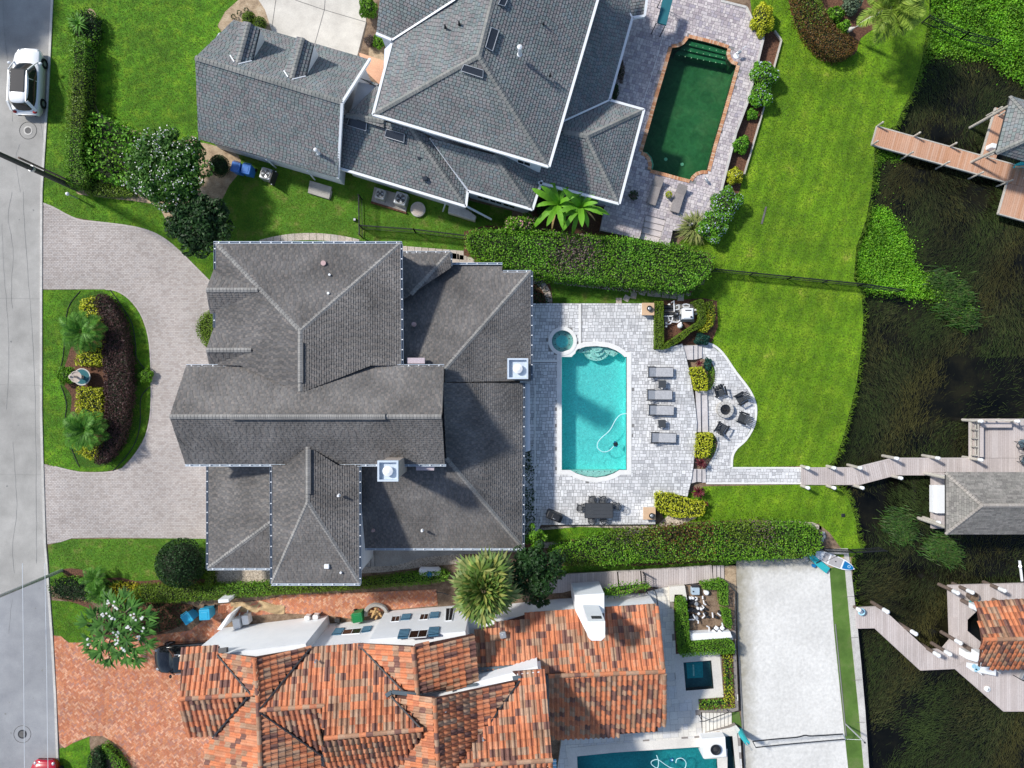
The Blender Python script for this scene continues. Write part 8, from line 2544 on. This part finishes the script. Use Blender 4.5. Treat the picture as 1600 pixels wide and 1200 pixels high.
def grass_clump(label, px, py, r, h, m, n=260, name='ornamental_grass', z0=0.0, cat='grass clump', w=.03):
 c = P(px, py, z0)
 t = thing(name, label, cat, c)
 R = r * MPP
 V, F = [],[]
 for i in range(n):
  a = random.uniform(0,6.283); l = R * random.uniform(.5,1.15)
  d = Vector((math.cos(a), math.sin(a),0)); s = Vector((-d.y, d.x, 0)) * w * random.uniform(.6,1.3)
  p0 = c + d * random.uniform(0, R * .3)
  if z0 < 0:
   ra = random.uniform(0,6.283); rr_ = R * abs(random.gauss(0,.5)); p0 = c + Vector((rr_ * math.cos(ra), rr_ * math.sin(ra) * .8,0)); l = random.uniform(.25,.6); d = (d * .6 + Vector((.7,-.35,0))).normalized(); s = Vector((-d.y, d.x, 0)) * w * random.uniform(.5,1.1)
  hh = h * random.uniform(.6,1.1)
  p1 = p0 + d * l * .45 + Vector((0,0, hh)); p2 = p0 + d * l + Vector((0,0, hh * random.uniform(.4,.9)))
  b = len(V); V += [p0 - s, p0 + s, p1 + s, p1 - s, p2 + s * .15, p2 - s * .15]
  F += [(b, b + 1, b + 2, b + 3),(b + 3, b + 2, b + 4, b + 5)]
 np_mesh('blades', [tuple(v) for v in V], F, m, t, kind='stuff')
 return t
grass_clump('feathery pale grass clump beside the upper deck steps', 1082,358,24,.8, leafm('feathery_grass', [(.2,.26,.06),(.3,.34,.1),(.4,.4,.16)]),420)
shrub('shrub', 'bare brown shrub against the slate-roofed house on the upper deck', 'shrub', 970,112,7,.6, M['leaf_brown'], size=.12, n=200, z0=TOP_Z, ry=16)
shrub('shrub', 'low dark brown planting along the upper deck wall', 'shrub', 961,143,5,.4, M['leaf_dark'], size=.1, n=160, z0=TOP_Z, ry=16)
# banana clump: each big leaf its own part
random.seed(21)
BL = [proto_mesh(banana_leaf(2.0,.34, d), 'leaf', M['leaf_glossy']) for d in (.5,.7,.9)]
BD = [proto_mesh(banana_leaf(1.6,.13,.9), 'leaf', M['dry'])]
for x, y, n, lab in ((872,320,17, 'banana plant with arching bright leaves, left of the pair under the white eave'),(907,324,20, 'banana plant with arching bright leaves, right of the pair under the white eave')):
 b_ = P(x, y, 2.3); b_.z = 0
 frond_plant('banana_plant', lab, 'banana plant', (b_.x, b_.y, 0),(b_.x, b_.y, 2.3), BL + BL + BD, n, tilt=(-.1,.75), trunk=(.13,.09, M['leaf_glossy']), scale=(.85,1.35), part='leaf', group='banana plants under the white eave')
shrub('shrub', 'dark leafy undergrowth left of the banana plants', 'shrub', 856,322,17,1.0, M['leaf_dark'], size=.22, n=260)
shrub('flowering_shrub', 'pink-flowering shrub at the top edge of the big hedge', 'shrub', 816,352,25,2.4, M['leaf_mid'], size=.17, n=700, flowers=M['petal_pink'], nf=170, ry=17)
# front garden
t = thing('flowering_tree', 'round white-flowering tree at the corner of the glossy shrub bed', 'tree', P(262,284,0))
b_ = wloc(t)
crown = P(265,266,3.2)
for k in range(5):
 a = k * 1.26
 MB().tube([(b_.x, b_.y, 0),(b_.x + .3 * math.cos(a), b_.y + .3 * math.sin(a),1.2),(crown.x + 1.3 * math.cos(a), crown.y + 1.3 * math.sin(a),3.1)],[.09,.07,.03],7).build('limb', M['bark_pale'], t)
def clump_crown(t, c, R, n_cl, n_leaf, size, leaf, flowers=None, nf=20, squash=.55, lw=.55):
 CC, NN, DD, FC, FN = [],[],[],[],[]
 for k in range(n_cl):
  d = rand_unit(1)[0]; d[2] = abs(d[2]) * 1.0 - .15
  rr = R * (RNG.random() ** .5)
  cc = np.array([c.x, c.y, c.z]) + d * np.array([rr, rr, rr * squash])
  q = rand_unit(n_leaf)
  s = R * .2 * RNG.uniform(.7,1.3)
  CC.append(cc + q * s * np.array([1,1,.7])); NN.append(q + np.array([0,0,.7])); DD.append(rand_unit(n_leaf) + q * .6)
  if flowers is not None and d[2] > -.05 and RNG.random() < .75:
   m = int(nf * RNG.uniform(.3,1.4)); off = rand_unit(m) * s * .5
   tip = cc + d * s * .8 + np.array([0,0, s * .6])
   FC.append(tip + off); FN.append(off + np.array([0,0,.3]))
 C, N_, D = np.concatenate(CC), np.concatenate(NN), np.concatenate(DD)
 V, F = leaf_quads(C, D, N_, size * RNG.uniform(.8,1.4, len(C)), size * lw * RNG.uniform(.8,1.2, len(C)))
 np_mesh('crown', V, F, leaf, t, kind='stuff')
 if FC:
  C, N_ = np.concatenate(FC), np.concatenate(FN)
  V, F = leaf_quads(C, rand_unit(len(C)), N_, .1,.1)
  np_mesh('blossoms', V, F, flowers, t, kind='stuff')
MB().ball((crown.x, crown.y, crown.z - .25),(1.9,1.9,.8),12,7).build('twigs', M['core'], t)
clump_crown(t, crown, 2.5,150,110,.24, leafm('crape_leaf', [(.035,.11,.012),(.06,.17,.018),(.11,.25,.03)]), M['petal'],6, squash=.5)
t = thing('tree', 'dark leafy tree shading the bed in front of the main house\'s north corner', 'tree', P(316,358,0))
c = P(312,352,3.0); b_ = wloc(t)
MB().tube([(b_.x, b_.y, 0),(c.x, c.y, 2.6)],[.14,.08],8).build('trunk', M['bark'], t)
MB().ball((c.x, c.y, c.z - .2),(1.5,1.5,.8),12,7).build('twigs', M['core'], t)
clump_crown(t, c, 1.95,90,90,.26, M['leaf_dark'], None)
t = thing('tree', 'large dark leafy tree at the deck\'s south-west corner beside the fan palm', 'tree', P(836,885,0))
c = P(836,892,4.0); b_ = wloc(t)
MB().tube([(b_.x, b_.y, 0),(c.x, c.y, 3.4)],[.16,.08],8).build('trunk', M['bark'], t)
clump_crown(t, c, 1.85,85,90,.2, M['leaf_dark'], None)
c2 = P(836,842,2.2); clump_crown(t, c2,.9,20,60,.18, M['leaf_mid'], None)
clump_crown(t, P(843,932,3.0),.8,14,60,.18, M['leaf_dark'], None)
shrub('topiary_tree', 'large round dark clipped ball tree by the garage corner', 'topiary', 282,880,38,3.2, M['leaf_dark'], size=.13, n=5200, core=True, lobes=0)
shrub('shrub', 'oval dark clipped shrub between the sandy bed and the blue bins', 'shrub', 343,259,15,1.7, M['leaf_dark'], size=.09, n=1800, ry=17, lobes=0)
shrub('shrub', 'left of two small round clipped shrubs behind the garage', 'shrub', 389,29,11,.9, M['leaf_olive'], size=.08, n=900, lobes=0)
shrub('shrub', 'right of two small round clipped shrubs behind the garage', 'shrub', 406,37,11,.9, M['leaf_olive'], size=.08, n=900, lobes=0)
shrub('shrub', 'green bush at the top of the concrete drive', 'shrub', 575,12,13,1.3, M['leaf_mid'], size=.15, n=500, ry=18)
shrub('shrub', 'dark twiggy bush in the bed left of the slate eave corner', 'shrub', 578,65,8,.7, M['leaf_brown'], size=.12, n=260)
shrub('shrub', 'small green bush under the slate eave corner', 'shrub', 592,66,10,.8, M['leaf_mid'], size=.13, n=350)
for i, (x, y) in enumerate(((365,26),(374,20),(385,16))):
 shrub('shrub', ['lowest', 'middle', 'uppermost'][i] + ' of three tiny dark plants in the sandy corner bed', 'shrub', x, y, 4,.35, M['leaf_dark'], size=.09, n=70, core=False, lobes=0)
# strappy plant top left
SP = [proto_mesh(banana_leaf(1.0,.085,.75), 'leaf', M['palm_dark'])]
b_ = P(126,40,.8)
frond_plant('strap_plant', 'spiky strap-leaved plant at the top of the verge hedge', 'plant', (b_.x, b_.y, 0),(b_.x, b_.y, .8), SP, 46, tilt=(-.1,1.0), trunk=(.08,.06, M['bark']), scale=(.7,1.15), part='leaf')
# a street tree outside the frame, whose shade falls over the top of the road
t = thing('tree', 'broad street tree outside the top left corner, shading the road', 'tree', P(-105,-62,0))
b_ = wloc(t)
MB().tube([(b_.x, b_.y, 0),(b_.x, b_.y, 4)],[.25,.16],8).build('trunk', M['bark'], t)
clump_crown(t, Vector((b_.x, b_.y, 5.6)),3.6,90,90,.4, M['leaf_dark'], None, squash=.5)
# island palms
random.seed(5)
PF = [proto_mesh(pinnate_frond(1.5, d, .4,20,.07), 'frond', M['palm_dark']) for d in (.8,1.0)]
for x, y, lab in ((127,518, 'feathery green palm in the upper half of the road island'),(132,672, 'feathery green palm in the lower half of the road island')):
 q = P(x, y, 1.9)
 frond_plant('small_palm', lab, 'palm', (q.x, q.y, 0),(q.x, q.y, 1.7), PF, 32, tilt=(-.25,.8), trunk=(.1,.09, M['bark']), scale=(1.0,1.25), group='palms of the road island')
shrub('shrub', 'small round green shrub west of the fountain', 'shrub', 104,586,14,.7, M['leaf_mid'], size=.12, n=500)
shrub('shrub', 'small round green shrub at the island\'s east edge', 'shrub', 228,587,11,.6, M['leaf_mid'], size=.12, n=420)
q = P(146,905,1.2)
frond_plant('small_palm', 'dark feathery palm in the bed between road and ball tree', 'palm', (q.x, q.y, 0),(q.x, q.y, 1.0), PF, 18, tilt=(-.2,.6), trunk=(.1,.08, M['bark']), scale=(.6,.8))
q = P(155,928,1.0)
frond_plant('small_palm', 'dark feathery palm beside the yellow shrub patch', 'palm', (q.x, q.y, 0),(q.x, q.y, .8), PF, 16, tilt=(-.2,.6), trunk=(.1,.08, M['bark']), scale=(.55,.75))
# white-flowering rosette tree by the brick driveway
random.seed(9)
b_ = P(188,972,0)
t = thing('rosette_tree', 'white-flowering tree with long strappy leaf rosettes beside the brick driveway', 'tree', (b_.x, b_.y, 0))
c = P(186,985,2.7)
V, F, FV, FF = [],[],[],[]
for k in range(34):
 a = k * 2.39996; rr = 2.2 * math.sqrt((k + .5) / 34)
 tip = Vector((c.x + rr * math.cos(a), c.y + rr * math.sin(a),3.2 - .28 * rr + random.uniform(-.25,.25)))
 mid = Vector((b_.x, b_.y, 1.3)).lerp(tip, .55) + Vector((0,0,.2))
 if k % 2 == 0: MB().tube([(b_.x, b_.y, .5), mid, tip],[.06,.045,.03],6).build('branch', M['bark'], t)
 out = Vector((math.cos(a), math.sin(a),0))
 for j in range(13):
  b2 = j * .483 + random.uniform(-.15,.15)
  d = Vector((math.cos(b2), math.sin(b2),0)) + out * (.35 + .5 * rr)
  d.normalize(); d.z = random.uniform(-.15,.35)
  s = Vector((-d.y, d.x, 0)) * .085
  l = random.uniform(.55,.95)
  p1 = tip + d * l * .5 + Vector((0,0,.04)); p2 = tip + d * l + Vector((0,0,-.12))
  bs = len(V); V += [tip - s * .4, tip + s * .4, p1 + s, p1 - s, p2 + s * .2, p2 - s * .2]
  F += [(bs, bs + 1, bs + 2, bs + 3),(bs + 3, bs + 2, bs + 4, bs + 5)]
 if random.random() < .3:
  for j in range(5):
   q = tip + Vector((random.gauss(0,.11), random.gauss(0,.13),.3 + random.gauss(0,.06)))
   for e in range(2):
    q = q + Vector((0,0,.02))
    an = random.uniform(0,3); d = Vector((math.cos(an), math.sin(an),0)) * .085; s = Vector((-d.y, d.x, 0))
    bs = len(FV); FV += [q - d, q + s, q + d, q - s]; FF.append((bs, bs + 1, bs + 2, bs + 3))
MB().tube([(b_.x, b_.y, 0),(b_.x, b_.y, .6)],[.13,.11],8).build('trunk', M['bark'], t)
np_mesh('crown', [tuple(v) for v in V], F, M['leaf_glossy'] if False else leafm('rosette_leaf', [(.03,.11,.012),(.06,.18,.02),(.11,.27,.04)]), t, kind='stuff')
np_mesh('blossoms', [tuple(v) for v in FV], FF, M['petal'], t, kind='stuff')
# fan palm between the houses
random.seed(3)
FP = [proto_mesh(fan_frond(2.35,18, d, q), 'frond', m) for d, q, m in ((.12,.3, M['palm_leaf']),(.2,.42, M['palm_leaf']),(.35,.5, M['palm_leaf']),(.45,.52, leafm('pale_palm_leaflet', [(.12,.19,.05),(.2,.27,.08),(.28,.3,.1)])))]
bp = P(765,888,0)
cp = P(756,918,5.2)
fpalm = frond_plant('fan_palm', 'big yellow-green fan palm rising between the charcoal roof and the tiled house', 'palm', (cp.x, cp.y, 0),(cp.x, cp.y, 5.2), FP, 38, tilt=(-.35,1.2), trunk=(.2,.17, M['bark']), scale=(.85,1.2))
DF = proto_mesh(fan_frond(2.0,18,.7), 'dry_frond', M['dry'])
for k in range(9):
 o = bpy.data.objects.new('dry_frond', DF); link(o, fpalm); o.location = (0,0,4.9); o.rotation_euler = (0, random.uniform(.3,.6),.7 + k * .33)
o = MB()
# drooping palm at the top right
PB = [proto_mesh(pinnate_frond(3.0, d, .8,34,.12, hang=.8), 'frond', M['palm_bright']) for d in (.4,.6,.75)]
bb = P(1313,53,0); cc = P(1395,12,4.2)
frond_plant('leaning_palm', 'leaning palm with a white trunk and long drooping bright fronds at the top edge', 'palm', tuple(bb), tuple(cc), PB, 30, tilt=(-.15,.8), trunk=(.16,.13, M['bark_pale']), scale=(.7,.95))
for x, y, r, lab in ((1305,22,12, 'leafy green shrub behind the rust hedge near its upper end'),(1318,44,9, 'leafy green shrub in the crook of the rust hedge'),(1330,8,14, 'silvery green shrub under the drooping palm')):
 shrub('shrub', lab, 'shrub', x, y, r, 1.0, M['leaf_mid'] if r != 14 else leafm('silvery_leaf', [(.1,.16,.09),(.18,.24,.15)]), size=.2, n=260)
# burgundy and blue-green accents by the patio
RC = [proto_mesh(banana_leaf(.55,.09,.5), 'leaf', M['leaf_red'])]
for x, y, n, s, lab in ((1095,723,40,1.0, 'spiky burgundy plant at the foot of the southern lime block'),(1091,768,44,1.15, 'larger spiky burgundy plant above the long lime hedge'),(1103,787,16,.6, 'small burgundy plant at the tip of the long lime hedge'),(1092,568,22,.7, 'small burgundy plant beside the northern lime block')):
 q = P(x, y, .5)
 frond_plant('burgundy_plant', lab, 'plant', (q.x, q.y, 0),(q.x, q.y, .45), RC, n, tilt=(.0,1.1), trunk=(.05,.04, M['bark']), scale=(.7 * s, 1.15 * s), part='leaf', group='spiky burgundy plants by the patio')
shrub('shrub', 'blue-green mound between the hedge pen and the north steps', 'shrub', 1097,530,12,.7, M['leaf_blue'], size=.1, n=700, ry=9)
shrub('shrub', 'small blue-green mound behind the northern lime block', 'shrub', 1106,569,6,.5, M['leaf_blue'], size=.1, n=260, ry=10)
for pts, lab in ((smooth_px([(1106,578),(1114,572),(1117,590),(1113,604),(1108,607)], closed=True, k=2), 'dark green groundcover crescent beside the northern lime block'),(smooth_px([(1114,680),(1119,688),(1118,702),(1110,716),(1108,712),(1114,696)], closed=True, k=2), 'dark green groundcover crescent beside the southern lime block')):
 hedge('groundcover', lab, 'groundcover', pts, .2, M['leaf_mid'], size=.07, dens=2.4)
hedge('groundcover', 'dark shaded planting strip between the charcoal roof edge and the deck', 'groundcover', smooth_px([(819,700),(828,704),(832,740),(834,790),(838,825),(824,846),(816,800)], closed=True, k=2),.6, M['leaf_dark'], size=.14, dens=2.0, rough=.2)
hedge('groundcover', 'dark planting in the crook of the curved stone walk', 'groundcover', smooth_px([(834,438),(846,446),(854,460),(855,472),(834,473)], closed=True, k=2),.4, M['leaf_dark'], size=.14, dens=1.6, rough=.2)
hedge('groundcover', 'dark leaf litter bed beneath the flowering tree by the wall', 'groundcover', smooth_px([(180,950),(220,944),(290,950),(300,962),(262,984),(200,990),(160,980)], closed=True, k=2),.3, M['leaf_dark'], size=.14, dens=1.4, rough=.1)
# ------------------------------------------------------------------ GRASS BLADES on the lawns
def lawn_blades():
 Vs, Fs = [],[]
 for poly, den in LAWNS:
  A = abs(area2(poly))
  n = int(min(A * 210 * den, 90000))
  q = sample_poly(poly, n)
  k = MPP
  vis = (np.abs(q[:, 0]) < 37.5) & (np.abs(q[:, 1]) < 28.5)
  q = q[vis]
  bad = np.zeros(len(q), bool)
  for ng in NOGRASS:
   xs = [p[0] for p in ng]; ys = [p[1] for p in ng]
   box = (q[:, 0] > min(xs)) & (q[:, 0] < max(xs)) & (q[:, 1] > min(ys)) & (q[:, 1] < max(ys))
   if box.any():
    idx = np.nonzero(box)[0]
    bad[idx] |= inside(q[idx, 0], q[idx, 1], ng)
  q = q[~bad]
  n = len(q)
  a = RNG.uniform(0,6.283, n)
  l = RNG.uniform(.05,.13, n); h = RNG.uniform(.03,.075, n); w = RNG.uniform(.008,.018, n)
  z = .006
  V = np.zeros((n, 3,3))
  V[:, 0] = np.stack([q[:, 0] - np.sin(a) * w, q[:, 1] + np.cos(a) * w, np.full(n, z)],1)
  V[:, 1] = np.stack([q[:, 0] + np.sin(a) * w, q[:, 1] - np.cos(a) * w, np.full(n, z)],1)
  V[:, 2] = np.stack([q[:, 0] + np.cos(a) * l, q[:, 1] + np.sin(a) * l, z + h],1)
  Vs.append(V.reshape(-1,3))
 V = np.concatenate(Vs)
 F = np.arange(len(V)).reshape(-1,3)
 np_mesh('grass', V, F, M['grass_blades'], kind='stuff')
lawn_blades()
# ------------------------------------------------------------------ LAKE WEEDS AND WATER PLANTS
def in_lake(x, y):
 """pixel coordinates -> true on the water side of the shore"""
 ys = np.array([p[1] for p in SHORE]); xs = np.array([p[0] for p in SHORE])
 return x > np.interp(y, ys, xs) + 3
def weeds():
 n = 150000
 x = RNG.uniform(1285,1625, n); y = RNG.uniform(-15,1215, n)
 ok = in_lake(x, y)
 # open dark water gaps
 g = np.sin(x * .021 + 1.3) * np.sin(y * .017 + .4) + .6 * np.sin(x * .05 + y * .031) + .35 * np.sin(y * .09 - x * .04) + RNG.normal(0,.45, n)
 ok &= g > -.55
 ok &= ~((x > 1480) & (y > 560) & (y < 660) & (RNG.random(n) < .85))
 ok &= ~((x > 1420) & (y > 830) & (y < 910) & (RNG.random(n) < .45))
 ok &= ~((x > 1505) & (x < 1560) & (y > 955) & (y < 1015))
 x, y = x[ok], y[ok]
 n = len(x)
 k = MPP * (ALT - LAKE_Z) / ALT
 X, Y = (x - 800) * k, (600 - y) * k
 ang = 1.35 + .7 * np.sin(X * .33 + Y * .21) + .5 * np.sin(Y * .6 - X * .2) + RNG.normal(0,.4, n)
 L = RNG.uniform(.12,.55, n); w = RNG.uniform(.006,.017, n)
 bend = RNG.normal(0,.5, n)
 pts = []
 px_, py_ = X.copy(), Y.copy()
 z = LAKE_Z + .015 + RNG.random(n) * .05
 V = np.zeros((n, 8,3)); 
 for s in range(4):
  nxv, nyv = -np.sin(ang), np.cos(ang)
  ww = w * (1 - .28 * s)
  V[:, 2 * s] = np.stack([px_ - nxv * ww, py_ - nyv * ww, z + .02 * math.sin(s)],1)
  V[:, 2 * s + 1] = np.stack([px_ + nxv * ww, py_ + nyv * ww, z + .02 * math.sin(s)],1)
  px_ = px_ + np.cos(ang) * L / 3; py_ = py_ + np.sin(ang) * L / 3
  ang = ang + bend / 3
 b = np.arange(n)[:, None, None] * 8
 F = (b + np.array([[[0,1,3,2],[2,3,5,4],[4,5,7,6]]])).reshape(-1,4)
 f1 = np.sin(X * .45 + 1) * np.sin(Y * .38 + 2) + .5 * np.sin(X * 1.1 - Y * .7) + RNG.normal(0,.35, n)
 mi = np.where(f1 > .75,2, np.where(f1 < -.25,1,0)).repeat(3)
 np_mesh('lake_weed', V.reshape(-1,3), F, [M['weed'], M['weed_green'], M['weed_brown']], mi=mi, kind='stuff')
weeds()
def shore_tufts():
 V, F = [],[]
 q = smooth_px(SHORE[1:31], k=8)
 for x, y in q:
  for _ in range(14):
   c = P(x + random.gauss(0,3), y + random.gauss(0,4),0)
   c.z = -.02 if not in_lake(np.array([x]), np.array([y]))[0] else -.1
   a = random.uniform(-1.2,1.2); l = random.uniform(.1,.32)
   d = Vector((math.cos(a), math.sin(a),0)); s = Vector((-d.y, d.x, 0)) * .02
   b = len(V); V += [c - s, c + s, c + d * l + Vector((0,0, random.uniform(-.1,.1)))]
   F.append((b, b + 1, b + 2))
 np_mesh('shore_grass', [tuple(v) for v in V], F, M['grass_blades'], kind='stuff')
shore_tufts()
def plant_mat(name, poly_px, m, n, size, h, label=None, z=LAKE_Z):
 poly = [(p.x, p.y) for p in P2(poly_px, z)]
 n = int(n * 2.2)
 q = sample_poly(poly, n) + RNG.normal(0,.16,(n, 2)) * (1 + 2 * (RNG.random((n, 1)) < .12))
 size = size * .62
 C = np.concatenate([q, (z + .08 + h * RNG.random(n) ** 1.2 + .12 * np.sin(q[:, 0] * 1.9) * np.sin(q[:, 1] * 2.3))[:, None]],1)
 V, F = leaf_quads(C, rand_unit(n), np.array([0,0,1.0]) + RNG.normal(0,.55,(n, 3)), size * RNG.uniform(.7,1.4, n), size * .75 * RNG.uniform(.7,1.2, n))
 return np_mesh(name, V, F, m, kind='stuff')
plant_mat('water_plants', smooth_px([(1444,40),(1462,-20),(1530,-30),(1640,-30),(1640,150),(1600,134),(1562,112),(1540,96),(1508,88),(1480,82),(1450,84),(1438,66)], closed=True, k=3), M['hya'],11000,.2,.35)
plant_mat('water_plants', smooth_px([(1356,334),(1370,326),(1384,330),(1396,348),(1412,368),(1424,396),(1434,424),(1446,440),(1452,458),(1436,466),(1400,461),(1346,455),(1332,432),(1334,395)], closed=True, k=3), M['hya'],7500,.17,.3)
plant_mat('water_plants', smooth_px([(1438,446),(1450,434),(1474,430),(1490,446),(1504,466),(1514,494),(1500,500),(1486,482),(1466,472),(1446,466)], closed=True, k=3), M['leaf_mid'],1300,.2,.5)
plant_mat('water_plants', smooth_px([(1440,40),(1470,60),(1520,90),(1510,96),(1470,86),(1448,96),(1432,130),(1426,120),(1436,80)], closed=True, k=3), M['leaf_mid'],1400,.17,.3)
plant_mat('water_plants', smooth_px([(1366,232),(1378,238),(1400,246),(1404,252),(1380,246),(1368,262),(1366,300),(1362,290)], closed=True, k=3), M['leaf_mid'],900,.15,.2)
for i, (x, y, r, h, n, lab) in enumerate(((1462,440,22,1.2,380, 'reed clump at the tip of the bright water plants'),(1484,462,26,1.2,420, 'reed clump in the open weeds right of the fence end'),(1500,496,22,1.1,340, 'reed clump lowest of the group right of the lawn corner'),(1476,478,22,1.0,300, 'brownish reed clump in the middle of its group'),(1398,815,25,.9,420, 'green reed clump in the weeds below the jogged dock'),(1405,832,20,.8,300, 'small green reed clump just below a larger one'),(1462,852,26,.8,320, 'dark reed clump south of the white dock box'),(1480,868,20,.7,200, 'sparse dark reed clump below the grey-brown boathouse'))):
 grass_clump(lab, x, y, r, h * .7, M['reed'], n * 3, name='reeds', z0=LAKE_Z, cat='reeds', w=.022)
